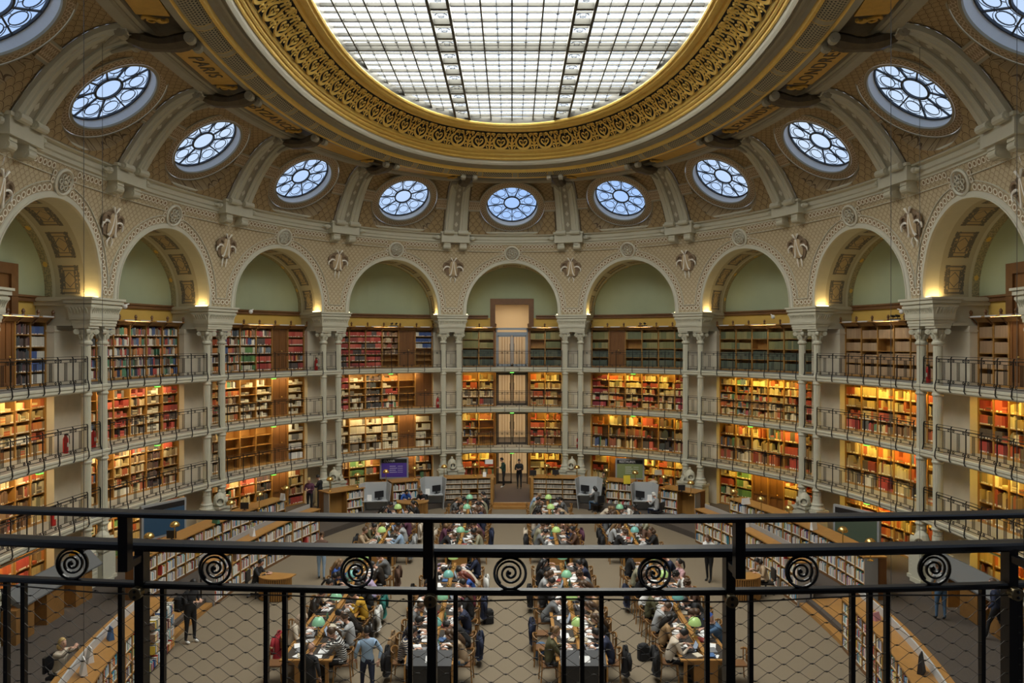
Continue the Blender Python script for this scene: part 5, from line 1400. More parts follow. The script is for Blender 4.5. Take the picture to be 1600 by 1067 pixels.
# brass mushroom lamps
LAMPB = {}
def brass_lamp(px, py, z0, label):
    hz = z0+.62; Y = (EYE-hz)*1160/(py-533.5); X = (px-800)*Y/1160
    t = thing('brass_lamp', label, 'lamp', (X, Y, z0), 0, 'small brass mushroom lamps')
    if not LAMPB:
        m = MB(); m.lathe([(.10,0),(.10,.02),(.03,.04),(.018,.06),(.018,.52),(.03,.55)], seg=12); a = m.build('stem', BRASS, t, local=True)
        m = MB(); m.lathe([(.02,.52),(.15,.54),(.17,.57),(.155,.63),(.11,.69),(.05,.72),(0,.725)], seg=16); b = m.build('lamp_shade', BRASS, t, True, local=True); LAMPB['p'] = (a, b)
    else:
        for q in LAMPB['p']: c = q.copy(); COL.objects.link(c); c.parent = t
for j, (px, py) in enumerate([(603,736.4),(647.6,731),(694,728.6),(742.5,726),(558.4,741.6),(515.6,748)]):
    brass_lamp(px, py, 1.45, f"brass mushroom lamp on the far left cases, {['fourth','third','second','nearest','fifth','farthest'][j]} from the doorway")
for j, (px, py) in enumerate([(854.5,727.6),(901.4,729.6),(948,734.4),(992.6,738),(1037.6,745),(1079.6,754)]):
    brass_lamp(px, py, 1.45, f"brass mushroom lamp on the far right cases, {['nearest','second','third','fourth','fifth','farthest'][j]} from the doorway")
for j, (px, py) in enumerate([(447,762),(405,772),(360.5,785),(273,818.7),(232.8,836.7)]):
    brass_lamp(px, py, LEV[0]+1.42, f"brass mushroom lamp on the left outer run, {['first','second','third','fourth','fifth'][j]} from the door end")
for j, (px, py) in enumerate([(1147,767.3),(1189.5,779),(1233,793),(1317,827),(1360,845.7)]):
    brass_lamp(px, py, LEV[0]+1.42, f"brass mushroom lamp on the right outer run, {['first','second','third','fourth','fifth'][j]} from the door end")
# information screens
def info_screen(px, py, z, w, h, rz, c, head, label, Y=None, lines=4):
    Y = Y or (EYE-z)*1160/(py-533.5); X = (px-800)*Y/1160
    t = thing('information_screen', label, 'screen', (X, Y, LEV[0]), rz, 'large information screens')
    zc = z-LEV[0]
    m = MB(); m.box(-w/2-.09, w/2+.09, -.05, .07, zc-h/2-.09, zc+h/2+.12); m.build('housing', GREY, t, local=True)
    sc_ = newmat('lit_screen', c, .4, emit=c, estr=.35)
    m = MB(); m.box(-w/2, w/2, -.06, -.045, zc-h/2, zc+h/2-.18); m.build('display', sc_, t, local=True)
    m = MB(); m.box(-w/2, w/2, -.06, -.045, zc+h/2-.17, zc+h/2+.04); m.build('header', BLACK, t, local=True)
    m = MB()
    for q in range(lines): m.box(-w*.18, w*.06+.07*(q%2), -.065, -.061, zc+h*.12-.11*q, zc+h*.12-.11*q+.022); m.box(w*.14, w*.34, -.065, -.061, zc+h*.12-.11*q, zc+h*.12-.11*q+.015)
    m.build('text_lines', PAPER, t, local=True)
    if head:
        cu = bpy.data.curves.new('lettering', 'FONT'); cu.body = head; cu.size = .17; cu.align_y = 'CENTER'; cu.extrude = .002; cu.materials.append(PAPER); o = bpy.data.objects.new('lettering', cu); COL.objects.link(o)
        text_mesh(o, t, Matrix.Translation((-w/2+.12, -.064, zc+h/2-.065)) @ Matrix.Rotation(pi/2, 4, 'X'))
    m = MB(); m.box(-w*.3, -w*.22, -.03, .05, 0, zc-h/2-.08); m.box(w*.22, w*.3, -.03, .05, 0, zc-h/2-.08); m.box(-w*.4, w*.4, -.2, .25, 0, .03); m.build('stand', GREY, t, local=True)
info_screen(616, 732, 1.70, 1.38, .95, .10, (.050,.025,.16), 'OUVRIR', 'large purple information screen at the far left', 41.0)
info_screen(984, 737, 1.65, 1.40, .95, -.10, (.13,.15,.06), 'RESTAURER', 'large olive and brown information screen at the far right', 41.0)
info_screen(256, 814, 1.75, 1.75, 1.15, 1.05, (.02,.045,.075), '', 'large dark blue information screen before the second left column pair', 29.0, 0)
info_screen(1338, 822, 1.70, 1.75, 1.15, -1.05, (.045,.06,.04), '', 'large dark green information screen before the second right column pair', 28.0, 0)
# sloped display desks between the near columns
for sd in (-1, 1):
    s0, s1 = bay_range(4*sd); a, b = min(abs(s0), abs(s1))+1.0, max(abs(s0), abs(s1))-.6
    t = thing('display_desk', f'long sloping grey display desk in the fourth bay {SD[sd]} of the doorway', 'display desk', RP(sd*(a+b)/2, -.8, LEV[0]), 0, 'long sloping display desks')
    prof = [(-.95, LEV[0]+1.0), (-.50, LEV[0]+1.45), (-.45, LEV[0]+1.45), (-.45, LEV[0]+1.2), (-.85, LEV[0]+.95), (-.95, LEV[0]+.95)]
    m = MB(); m.sweep(prof, min(sd*a, sd*b), max(sd*a, sd*b), .6); m.build('sloping_top', newmat('dark_grey_metal', (.16,.165,.17), .5, .2) if 'dark_grey_metal' not in MATS else MATS['dark_grey_metal'], t)
    m = MB(); m.sweep([(-.47, LEV[0]+1.0), (-.44, LEV[0]+1.03), (.36, LEV[0]+1.78), (.36,LEV[0]+1.76)], min(sd*a, sd*b), max(sd*a, sd*b), .6) if 0 else m.sbox(min(sd*a,sd*b), max(sd*a,sd*b), .33, .42, LEV[0]+1.75, LEV[0]+1.78); m.build('white_edge', PAPER, t)
    for q in range(3):
        u = a+(b-a)*(.12+.36*q); m = MB(); m.sbox(min(sd*u, sd*(u+.9)), max(sd*u, sd*(u+.9)), -.90, -.50, LEV[0], LEV[0]+.96, .5); m.build('base_cabinet', WOOD, t)
# curved enquiry desks with slatted fronts
def round_desk(x, y, rz, label, k=.6):
    t = thing('enquiry_desk', label, 'desk', (x, y, 0), rz, 'curved wooden enquiry desks')
    arc = lambda r, z: [(r*cos(a), r*sin(a)*.8) for a in [pi+pi*j/14 for j in range(15)]]
    m = MB(); m.prism([(k*cos(a), .8*k*sin(a)) for a in [pi+pi*j/16 for j in range(17)]]+[(k,.25),(-k,.25)], .74, .78); m.build('desk_top', WOODL, t, local=True)
    for j in range(23):
        a = pi+.08+(pi-.16)*j/22; m = MB(); m.cbox(k*.95*cos(a), .75*k*sin(a), .38, .035, .035, .72); m.build('slat', WOODL, t, local=True)
    m = MB(); m.prism([(.88*k*cos(a), .68*k*sin(a)) for a in [pi+pi*j/16 for j in range(17)]], .02, .72); m.build('core', WOODD, t, local=True)
    return t
round_desk(-8.0, 25.2, -.2, 'curved slatted wooden desk with a computer on the left side'); round_desk(7.85, 25.2, .2, 'curved slatted wooden desk on the right side'); round_desk(-4.95, 36.9, 0, 'curved slatted wooden desk at the far left', .8)
# reading tables
TABX = [-5.15, -2.04, 1.75, 4.86]; rowname = ['outer left row', 'inner left row', 'inner right row', 'outer right row']
def make_table(L):
    W = 1.30; t = thing('reading_table', 'x', 'table', (0,0,0), 0, 'long reading tables')
    m = MB(); m.box(-W/2, W/2, 0, L, .715, .755); m.build('tabletop', WOODL, t, local=True)
    n = int(L/.98)
    for k in range(n):
        for sd in (-1, 1):
            y = .06+.98*k; m = MB(); m.box(min(sd*.07, sd*.56), max(sd*.07, sd*.56), y+.03, y+.93, .755, .759); m.build('leather_pad', LEATHER, t, local=True)
    m = MB(); m.box(-.045, .045, .05, L-.05, .755, .83); m.box(-.06, .06, .05, L-.05, .83, .845); m.build('centre_rail', WOODL, t, local=True)
    for y in (.08, L/2, L-.08):
        for sd in (-1, 1):
            m = MB(); m.box(sd*.52-.04, sd*.52+.04, y-.04, y+.04, 0, .715); m.build('leg', WOODL, t, local=True)
    for y in (.12, L-.12): m = MB(); m.box(-.30, .30, y-.03, y+.03, .02, .71); m.build('end_panel', WOODL, t, local=True)
    m = MB(); m.box(-.50, .50, .1, L-.1, .60, .70); m.build('apron', WOOD, t, local=True)
    return t
T_L = make_table(7.9); T_L.location = (TABX[0], 18.5, 0); T_L['label'] = 'long oak reading table with dark leather pads, near half of the outer left row'
for k in (1, 2, 3): dup(T_L, (TABX[k], 18.5, 0), 0, f'long oak reading table with dark leather pads, near half of the {rowname[k]}')
for k in (1, 2): dup(T_L, (TABX[k], 28.7, 0), 0, f'long oak reading table with dark leather pads, far half of the {rowname[k]}')
T_S = make_table(5.9); T_S.location = (TABX[0], 28.7, 0); T_S['label'] = 'shorter oak reading table, far half of the outer left row'
dup(T_S, (TABX[3], 28.7, 0), 0, 'shorter oak reading table, far half of the outer right row')
# table lamps
def make_lamp(sh):
    t = thing('table_lamp', 'x', 'lamp', (0,0,0), 0, 'green glass table lamps')
    m = MB(); m.lathe([(.09,0),(.09,.015),(.04,.03),(.025,.05),(.016,.08),(.016,.22),(.03,.235),(.016,.25),(.014,.38)], seg=12); m.build('stem', BRASS, t, local=True)
    m = MB(); m.lathe([(.172,.33),(.175,.345),(.165,.40),(.135,.46),(.09,.505),(.04,.525),(.0,.53)], seg=18); m.build('lamp_shade', sh, t, True, local=True)
    m = MB(); m.lathe([(.165,.322),(.172,.345),(.158,.345),(.152,.322)], seg=18); m.ball((0,0,.545), .022, 8, 4); m.build('brass_ring', BRASS, t, local=True)
    m = MB(); m.ball((0,0,.37), .05, 8, 5); m.build('bulb', LED, t, local=True)
    return t
LAMPS = [make_lamp(s) for s in (GGLASS, GGLASS2, GGLASS3)]; used = set()
YL = [19.75, 21.75, 23.8, 25.75, 29.4, 31.45, 33.5, 35.6]; rl = random.Random(3)
for k in range(4):
    for j, y in enumerate(YL):
        if k in (0, 3) and j == 7: continue
        c = {(2,0):1,(3,0):1,(2,2):0,(1,2):2,(3,1):2,(3,2):1,(0,4):1,(1,4):0,(2,4):1,(3,4):2,(2,6):1,(2,7):1}.get((k, j), rl.choice((0,0,2,1)))
        lab = f"{['green','yellow-green','teal'][c]} glass table lamp, {rowname[k]}, {['nearest','second','third','fourth','fifth','sixth','seventh','eighth'][j]} from the railing"
        if c not in used: o = LAMPS[c]; o.location = (TABX[k], y, .845); o['label'] = lab; used.add(c)
        else: dup(LAMPS[c], (TABX[k], y, .845), 0, lab)
# chairs
def make_chair():
    t = thing('reading_chair', 'x', 'chair', (0,0,0), 0, 'wooden chairs at the reading tables')       # sitter faces +x
    m = MB(); m.box(-.20, .20, -.20, .20, .43, .465); m.build('seat', WOODD, t, local=True)
    m = MB(); m.tube([(-.14,-.22,.74), (-.21,-.19,.77), (-.25,-.10,.79), (-.26,0,.80), (-.25,.10,.79), (-.21,.19,.77), (-.14,.22,.74)], .030, 6, flat=.6, up=(1,0,0)); m.build('backrest', WOOD, t, local=True)
    m = MB(); m.box(-.265, -.235, -.10, .10, .47, .78); m.build('back_splat', WOOD, t, local=True)
    for sx in (-1, 1):
        for sy in (-1, 1):
            m = MB(); m.tube([(sx*.20, sy*.19, .75 if sx < 0 else .45), (sx*.20, sy*.19, .40), (sx*.23, sy*.20, 0)], .018, 5); m.build('leg', WOODL, t, local=True)
    return t
CH = make_chair(); CH_used = [False]
def chair(x, y, rz, label):
    if not CH_used[0]: CH_used[0] = True; CH.location = (x, y, 0); CH.rotation_euler = (0,0,rz); CH['label'] = label; return CH
    return dup(CH, (x, y, 0), rz, label)
# ================= people
SKIN = [newmat('light_skin', (.62,.37,.27), .55), newmat('tan_skin', (.48,.27,.18), .55), newmat('brown_skin', (.20,.10,.06), .55)]
EYEM = newmat('eye_dark', (.02,.015,.01), .3)
LIP = newmat('lips', (.45,.16,.13), .5)
SHOEB = newmat('dark_shoes', (.02,.02,.02), .5); SHOEW = newmat('white_shoes', (.75,.75,.73), .5)
HAIR = {'black': newmat('black_hair', (.012,.010,.010), .5), 'brown': newmat('brown_hair', (.075,.040,.020), .5), 'lbrown': newmat('light_brown_hair', (.20,.115,.05), .5), 'blond': newmat('blond_hair', (.55,.38,.15), .5), 'red': newmat('auburn_hair', (.16,.035,.02), .5), 'grey': newmat('grey_hair', (.35,.33,.31), .6)}
CL = {'black': (.014,.014,.016), 'navy': (.015,.022,.055), 'grey': (.13,.135,.14), 'lgrey': (.38,.39,.40), 'white': (.68,.68,.66), 'cream': (.58,.50,.40), 'beige': (.42,.31,.20), 'olive': (.09,.085,.04), 'khaki': (.26,.25,.17), 'blue': (.03,.09,.35), 'denim': (.07,.14,.25), 'lblue': (.30,.42,.58), 'red': (.35,.02,.03), 'maroon': (.12,.015,.03), 'lavender': (.40,.32,.48), 'mustard': (.50,.28,.02), 'teal': (.02,.16,.14), 'brown': (.10,.05,.03), 'tan': (.34,.21,.10), 'plum': (.10,.03,.06), 'pink': (.55,.33,.36), 'purple': (.25,.05,.30), 'leather': (.02,.016,.014), 'green': (.015,.05,.04)}
CM = {}
def cloth(n):
    if n not in CM:
        base = n.split('|')[0]; m = newmat(base+'_clothing', CL[base], .8 if base != 'leather' else .35, noise=.12, nscale=12)
        if '|' in n:
            t = m.node_tree; tc = t.nodes.new('ShaderNodeTexCoord'); sp = t.nodes.new('ShaderNodeSeparateXYZ'); t.links.new(tc.outputs['Object'], sp.inputs[0])
            f = (NX(t, sp.outputs[2])*22.0).frac().lt(.45); setc(m, mixc(t, f, CL[base], CL[n.split('|')[1]])); m.name = 'striped_clothing'
        CM[n] = m
    return CM[n]
def skin_mesh(chains, root):
    """chains: list of [(x,y,z,r)...]; consecutive joints linked; equal coordinates are shared"""
    idx = {}; V = []; R = []; E = []
    for ch in chains:
        prev = None
        for x, y, z, r in ch:
            k = (round(x, 4), round(y, 4), round(z, 4))
            if k not in idx: idx[k] = len(V); V.append((x, y, z)); R.append(r)
            if prev is not None and prev != idx[k]: E.append((prev, idx[k]))
            prev = idx[k]
    me = bpy.data.meshes.new('skeleton'); me.from_pydata(V, E, []); o = bpy.data.objects.new('skeleton', me); COL.objects.link(o)
    md = o.modifiers.new('Skin', 'SKIN'); 
    if not me.skin_vertices: 
        pass
    lay = me.skin_vertices[0].data
    for i, r in enumerate(R): lay[i].radius = (r, r) if not isinstance(r, tuple) else r; lay[i].use_root = (i == root)
    md.use_smooth_shade = True
    sb = o.modifiers.new('Sub', 'SUBSURF'); sb.levels = 1; sb.render_levels = 1
    dg = bpy.context.evaluated_depsgraph_get(); dg.update(); ev = o.evaluated_get(dg); m2 = bpy.data.meshes.new_from_object(ev)
    vs = [tuple(v.co) for v in m2.vertices]; fs = [tuple(p.vertices) for p in m2.polygons]
    bpy.data.objects.remove(o); bpy.data.meshes.remove(m2)
    return vs, fs
def lerp3(a, b, t): return tuple(a[i]+(b[i]-a[i])*t for i in range(3))
def ik(sh, hand, L1, L2, hint):
    S, H = Vector(sh), Vector(hand); d = H-S; D = min(d.length, (L1+L2)*.995); d.normalize(); H = S+d*D
    a = (L1*L1-L2*L2+D*D)/(2*D); h = math.sqrt(max(0, L1*L1-a*a)); hv = Vector(hint); hv = (hv-d*hv.dot(d)).normalized()
    return tuple(S+d*a+hv*h), tuple(H)
def body_mesh(pose):
    """figure faces +x; origin on the floor below the hips. returns MB with material ids 0 skin 1 top 2 trousers 3 shoes 4 eyes 5 lips; head frame"""
    sit = pose.get('sit', True); lean = pose.get('lean', .25); hp = .50 if sit else .92
    hip = Vector((0, 0, hp)); T = lambda d: (hip.x+sin(lean)*d+.0, 0, hip.z+cos(lean)*d)
    belly, chest, top = T(.16), T(.34), T(.47)
    nb = (top[0]+.015, 0, top[2]+.05)
    hd = pose.get('head', .35); hc = (nb[0]+sin(lean+hd)*.15+.02, pose.get('hy', 0)*.06, nb[2]+cos(lean+hd)*.155)
    chains = [[(*hip, .138), (*belly, .135), (*chest, .150), (*top, .108), (*nb, .055), (*lerp3(nb, hc, .6), .052)]]
    hands = []; elbows = []
    for sd, key in ((1, 'hl'), (-1, 'hr')):
        sh = (top[0]-.01, sd*.175, top[2]-.02); tgt = pose[key]
        el, ha = ik(sh, tgt, .28, .25, pose.get('hint', (-.3, sd*.6, -1)))
        chains.append([(*top, .108), (*sh, .072), (*lerp3(sh, el, .5), .059), (*el, .051), (*lerp3(el, ha, .55), .042), (*ha, .027)])
        hands.append((sd, el, ha))
        if sit:
            kn = (pose.get('kx', .42), sd*.13, .49); an = (kn[0]-.02+pose.get('foot', 0)*sd, sd*.13, .10)
        else:
            st = pose.get('stride', .05)*sd; kn = (st*.6+.02, sd*.10, .49); an = (st, sd*.10, .09)
        hj = (hip.x, sd*.09, hip.z-.02)
        chains.append([(*hip, .138), (*hj, .105), (*lerp3(hj, kn, .5), .085), (*kn, .058), (*lerp3(kn, an, .45), .050), (*an, .038), (an[0]+.07, an[1], .045, .038), (an[0]+.15, an[1]*1.05, .035, .030)])
    vs, fs = skin_mesh(chains, 0)
    m = MB(); ms = []
    for f in fs:
        c = Vector((0,0,0))
        for i in f: c += Vector(vs[i])
        c /= len(f); mt = 1
        if c.z < .085 and (not sit or c.x > .2): mt = 3
        elif sit and c.z < hip.z+.03 and (c.x > .10 or c.z < hip.z-.0): mt = 2
        elif not sit and c.z < hip.z+.02: mt = 2
        for sd, el, ha in hands:
            e, h = Vector(el), Vector(ha)
            if (c-h).length < .05: mt = 0
        if c.z > nb[2]-.01 and (c-Vector(hc)).length < .17: mt = 0
        ms.append(mt)
    m.v = [tuple(v) for v in vs]; m.f = [list(f) for f in fs]; m.m = ms; m.uv = [None]*len(fs); m.c = [(1,1,1)]*len(fs)
    # hands: a palm and five fingers
    for sd, el, ha in hands:
        e, h = Vector(el), Vector(ha); d = (h-e).normalized(); fl = pose.get('flat', True)
        if fl: d = Vector((d.x, d.y, -.12 if d.z > -.5 else d.z*.3)).normalized()
        up = Vector((0, 0, 1)) if abs(d.z) < .8 else Vector((-1, 0, 0)); side = d.cross(up).normalized(); up = side.cross(d)
        m.tube([h-d*.01, h+d*.03, h+d*.065, h+d*.085], .04, 8, mat=0, radii=[.026,.038,.040,.034], flat=.45, up=up)
        for q in range(4):
            o = (q-1.5)*.019; L = (.062, .072, .068, .052)[q]*1.0; b = h+d*.078+side*o
            m.tube([b, b+d*L*.45+up*.008, b+d*L*.78-up*.008, b+d*L-up*.025], .009, 5, mat=0, radii=[.0095,.009,.008,.0065])
        ts = side*(-sd); b = h+d*.03+ts*.032; m.tube([b, b+d*.03+ts*.024, b+d*.055+ts*.026-up*.006], .011, 5, mat=0, radii=[.013,.0105,.008])
    # head
    pit = lean*.6+hd*pose.get('nod', 1.0); C = Vector(hc); F = Vector((cos(pit), pose.get('hy', 0)*.5, -sin(pit))).normalized(); Lf = Vector((0,0,1)).cross(F).normalized(); U = F.cross(Lf)
    H = lambda x, y, z: tuple(C+F*x+Lf*y+U*z)
    seg, rg = 16, 11; hv = []; hf = []
    for i in range(rg+1):
        a = -pi/2+pi*i/rg
        for k in range(seg):
            t = 2*pi*k/seg; x = .098*cos(a)*cos(t); y = .074*cos(a)*sin(t); z = .120*sin(a)
            if z < -.02: y *= 1-.30*(-z-.02)/.1; x = x*(1-.22*(-z-.02)/.1)+.012
            if x > .04 and abs(y) < .022 and -.04 < z < .02: x += .014*(1-abs(y)/.022)
            hv.append(H(x, y, z+.01))
    for i in range(rg):
        for k in range(seg): hf.append((i*seg+k, i*seg+(k+1)%seg, (i+1)*seg+(k+1)%seg, (i+1)*seg+k))
    m.add(hv, hf, mat=0)
    m.add([H(.092,-.014,-.025), H(.092,.014,-.025), H(.122,0,-.022), H(.096,0,.03), H(.098,0,-.038)], [(0,2,3),(2,1,3),(0,4,2),(4,1,2)], mat=0)
    for sd in (-1, 1):
        m.ball(H(.083, sd*.030, .012), .0125, 6, 4, mat=4); m.ball(H(-.004, sd*.074, -.008), .022, 6, 4, mat=0, sx=.8, sy=.4, sz=1.3)
        m.tube([H(.090, sd*.017, .036), H(.084, sd*.043, .034)], .004, 4, mat=4)
    m.tube([H(.087, -.022, -.060), H(.094, 0, -.058), H(.087, .022, -.060)], .006, 5, mat=5)
    return m, H
def hair_mb(style, H):
    m = MB(); seg, rg = 14, 7; hv = []; hf = []
    for i in range(rg+1):
        a = -.25+(pi/2+.25)*i/rg
        for k in range(seg):
            t = 2*pi*k/seg; fr = cos(t) > .55
            aa = max(a, .55) if fr else a
            if style == 'cap': aa = max(a, .30)
            r = 1.12; hv.append(H(-.006+.098*r*cos(aa)*cos(t), .074*1.16*cos(aa)*sin(t), .018+.120*1.08*sin(aa)))
    for i in range(rg):
        for k in range(seg): hf.append((i*seg+k, i*seg+(k+1)%seg, (i+1)*seg+(k+1)%seg, (i+1)*seg+k))
    m.add(hv, hf)
    if style == 'long':
        m.tube([H(-.06,0,.06), H(-.10,0,-.04), H(-.115,0,-.16), H(-.11,0,-.30), H(-.10,0,-.40)], .08, 8, radii=[.075,.085,.08,.07,.03], flat=.9)
        for sd in (-1, 1): m.tube([H(-.01, sd*.075, .04), H(-.01, sd*.088, -.06), H(-.02, sd*.085, -.17), H(-.03, sd*.08, -.26)], .03, 6, radii=[.03,.034,.032,.015])
    if style == 'bun': m.ball(H(-.12, 0, .06), .048, 8, 5)
    if style == 'tail': m.tube([H(-.10,0,.06), H(-.15,0,.0), H(-.16,0,-.14), H(-.14,0,-.22)], .03, 6, radii=[.03,.036,.03,.01])
    if style == 'bob':
        m.tube([H(-.05,0,.0), H(-.07,0,-.09), H(-.07,0,-.13)], .08, 9, radii=[.09,.092,.07])
    if style == 'curly':
        for q in range(16):
            a = q*2.4; b = .2+.08*q; m.ball(H(-.02+.10*cos(a)*cos(b), .09*sin(a)*cos(b), .03+.11*sin(b)), .042, 6, 4)
    if style == 'cap':
        m.add([H(.07,-.06,.055), H(.07,.06,.055), H(.165,.035,.045), H(.165,-.035,.045), H(.07,-.06,.065), H(.07,.06,.065), H(.165,.035,.053), H(.165,-.035,.053)], [(0,1,2,3),(4,7,6,5),(0,4,5,1),(1,5,6,2),(2,6,7,3),(3,7,4,0)])
    if style == 'beanie': m.ball(H(-.01,0,.10), .095, 10, 6, sz=.75)
    if style == 'scarf':
        m.tube([H(-.03,0,.10), H(-.05,0,.0), H(-.04,0,-.11), H(.0,0,-.17)], .1, 10, radii=[.07,.098,.095,.10])
    return m
TZ = .80
POSES = {
 'write': dict(lean=.42, head=.55, hl=(.42,.16,TZ), hr=(.47,-.10,TZ)),
 'read': dict(lean=.30, head=.50, hl=(.40,.20,TZ), hr=(.40,-.20,TZ)),
 'type': dict(lean=.18, head=.25, hl=(.44,.09,TZ+.02), hr=(.44,-.09,TZ+.02)),
 'chin': dict(lean=.34, head=.35, hl=(.30,.07,1.02), hr=(.42,-.16,TZ), flat=True),
 'slump': dict(lean=.72, head=.75, hl=(.45,.24,TZ), hr=(.50,-.16,TZ)),
 'up': dict(lean=.08, head=.05, hl=(.34,.15,TZ), hr=(.42,-.12,TZ)),
 'reach': dict(lean=.12, head=-.15, hl=(.42,.10,1.18), hr=(.44,-.08,1.16)),
 'stand': dict(sit=False, lean=.02, head=.10, hl=(.04,.27,.88), hr=(.04,-.27,.88), flat=False),
 'hold': dict(sit=False, lean=.04, head=.35, hl=(.30,.06,1.18), hr=(.28,-.08,1.16)),
 'walk': dict(sit=False, lean=.05, head=.05, hl=(.16,.26,.92), hr=(-.12,-.26,.92), stride=.22, flat=False),
}
PB = {}
def person(pose, x, y, z, rz, label, top='black', legs='navy', hair='brown', style='short', skin=0, shoes=None, group=None, hairmat=None, h=1.0):
    if pose not in PB: PB[pose] = [*body_mesh(POSES[pose]), {}, None]
    B, H, hs, bd = PB[pose]
    t = thing('person', label, 'person', (x, y, z), rz, group)
    mats = [SKIN[skin], cloth(top), cloth(legs), shoes or SHOEB, EYEM, LIP]
    if bd is None: o = B.build('body', mats, t, True, local=True); PB[pose][3] = o
    else: o = bd.copy(); COL.objects.link(o); o.parent = t
    for i, mm in enumerate(mats): o.material_slots[i].link = 'OBJECT'; o.material_slots[i].material = mm
    hm = hairmat or HAIR[hair]
    if style != 'bald':
        if style not in hs: q = hair_mb(style, H).build({'cap': 'cap', 'beanie': 'beanie', 'scarf': 'headscarf'}.get(style, 'hair'), hm, t, True, local=True); hs[style] = q
        else: q = hs[style].copy(); COL.objects.link(q); q.parent = t
        q.material_slots[0].link = 'OBJECT'; q.material_slots[0].material = hm
    if h != 1.0: t.scale = (h, h, h)
    return t
ppl = random.Random(11)
ordn = ['nearest', 'second', 'third', 'fourth', 'fifth', 'sixth', 'seventh', 'eighth']
cname = {'lgrey': 'light grey', 'lblue': 'light blue', 'leather': 'black leather', 'navy|cream': 'navy and cream striped', 'black|white': 'black and white striped', 'white|navy': 'white and navy striped'}
hname = {'lbrown': 'light brown', 'red': 'auburn'}
sname = {'long': 'long {} hair', 'short': 'short {} hair', 'bun': '{} hair bun', 'tail': '{} ponytail', 'bob': 'bobbed {} hair', 'curly': 'curly {} hair', 'cap': 'a cap', 'beanie': 'a beanie', 'scarf': 'a headscarf', 'bald': 'a bald head'}
pname = {'write': 'writing', 'read': 'reading', 'type': 'typing', 'chin': 'resting chin on hand', 'slump': 'bent low over the table', 'up': 'sitting upright'}
ORD = ['first','second','third','fourth','fifth','sixth','seventh','eighth']; TBN = ['outer left','inner left','inner right','outer right']
def seat_xy(k, side, j, near=True):
    y = (18.5 if near else 28.7)+.06+.98*(j+.5); x = TABX[k]+side*(.65+.16)
    return x, y
def seated(k, side, j, near, top, hair, style, pose='write', legs=None, skin=0, hairmat=None):
    x, y = seat_xy(k, side, j, near); jx, jy = ppl.uniform(-.04, .06), ppl.uniform(-.1, .1); rz = (0 if side < 0 else pi)+ppl.uniform(-.12, .12)
    half = 'near' if near else 'far'; sdn = 'left' if side < 0 else 'right'
    col = {'navy|cream': 'striped cream', 'black|white': 'striped black', 'white|navy': 'striped white', 'leather': 'black leather', 'lgrey': 'light grey', 'lblue': 'light blue'}.get(top, top)
    lab = f"person in {col}, {sname[style].format(hname.get(hair, hair))}, {ORD[j]} {sdn} seat, {half} {TBN[k]} table"
    person(pose, x+side*(.0+abs(jx)), y+jy, 0, rz, lab, top, legs or ppl.choice(['black', 'navy', 'denim', 'black', 'grey']), hair, style, skin, None, 'readers at the long tables', hairmat, 1.10)
    chair(x+side*.0, y+jy, rz, f"wooden chair, {ORD[j]} {sdn} seat, {half} {TBN[k]} table")
N_ = None
L1 = {
 (0,-1): [N_, ('cream','beige','scarf','read'), N_, ('leather','black','short','read'), ('cream','black','tail','chin'), ('black','black','bob','write'), ('blue','lbrown','long','type'), N_],
 (0, 1): [('black|white','brown','tail','chin'), ('lgrey','brown','short','type'), ('leather','black','short','slump'), ('mustard','black','short','write'), ('black','black','tail','write'), ('lavender','black','bob','slump'), ('leather','black','short','write'), ('grey','brown','short','chin')],
 (1,-1): [('navy|cream','black','bob','chin'), ('navy','black','short','write'), ('grey','brown','bun','read'), ('white','black','short','write'), ('black','brown','bob','write'), N_, ('black','black','short','slump'), ('lavender','brown','short','read')],
 (1, 1): [('beige','brown','long','write'), ('black','black','short','slump'), ('navy','black','short','chin'), ('black','brown','long','read'), ('maroon','black','short','read'), ('blue','red','long','write'), ('cream','black','short','slump'), ('navy','brown','long','type')],
 (2,-1): [('olive','lbrown','bun','type'), N_, N_, ('grey','black','short','slump'), ('black','black','short','read'), ('lgrey','brown','bob','read'), ('black','black','long','type'), ('black','black','bun','read')],
 (2, 1): [('navy','black','short','write'), ('black','brown','long','read'), ('beige','brown','long','write'), ('tan','brown','short','read'), ('grey','brown','long','write'), ('grey','brown','curly','write'), ('navy','black','short','chin'), ('black','black','short','type')],
 (3,-1): [('cream','black','short','write'), ('tan','black','long','read'), ('lgrey','brown','short','write'), ('olive','brown','short','read'), ('white','black','short','slump'), ('black','brown','long','write'), ('khaki','olive','cap','read'), ('black','black','bob','read')],
 (3, 1): [N_, ('denim','blue','cap','chin'), ('black','brown','bob','slump'), ('black','black','short','slump'), ('brown','brown','curly','read'), ('white','black','curly','write'), ('pink','black','tail','up'), ('navy','red','beanie','write')],
}
for (k, side), row in L1.items():
    for j, p in enumerate(row):
        if p is None: 
            x, y = seat_xy(k, side, j); chair(x+side*.12, y, 0 if side < 0 else pi, f"empty wooden chair, {ORD[j]} {'left' if side < 0 else 'right'} seat, near {TBN[k]} table"); continue
        top, hr, st, po = p; hm = None
        if st == 'cap': hm = newmat(hr+'_cap', CL[hr], .8)
        if st == 'beanie': hm = newmat('orange_beanie', (.55,.06,.02), .8)
        if st == 'scarf': hm = newmat('beige_headscarf', (.50,.38,.28), .8)
        seated(k, side, j, True, top, hr, st, po, hairmat=hm)
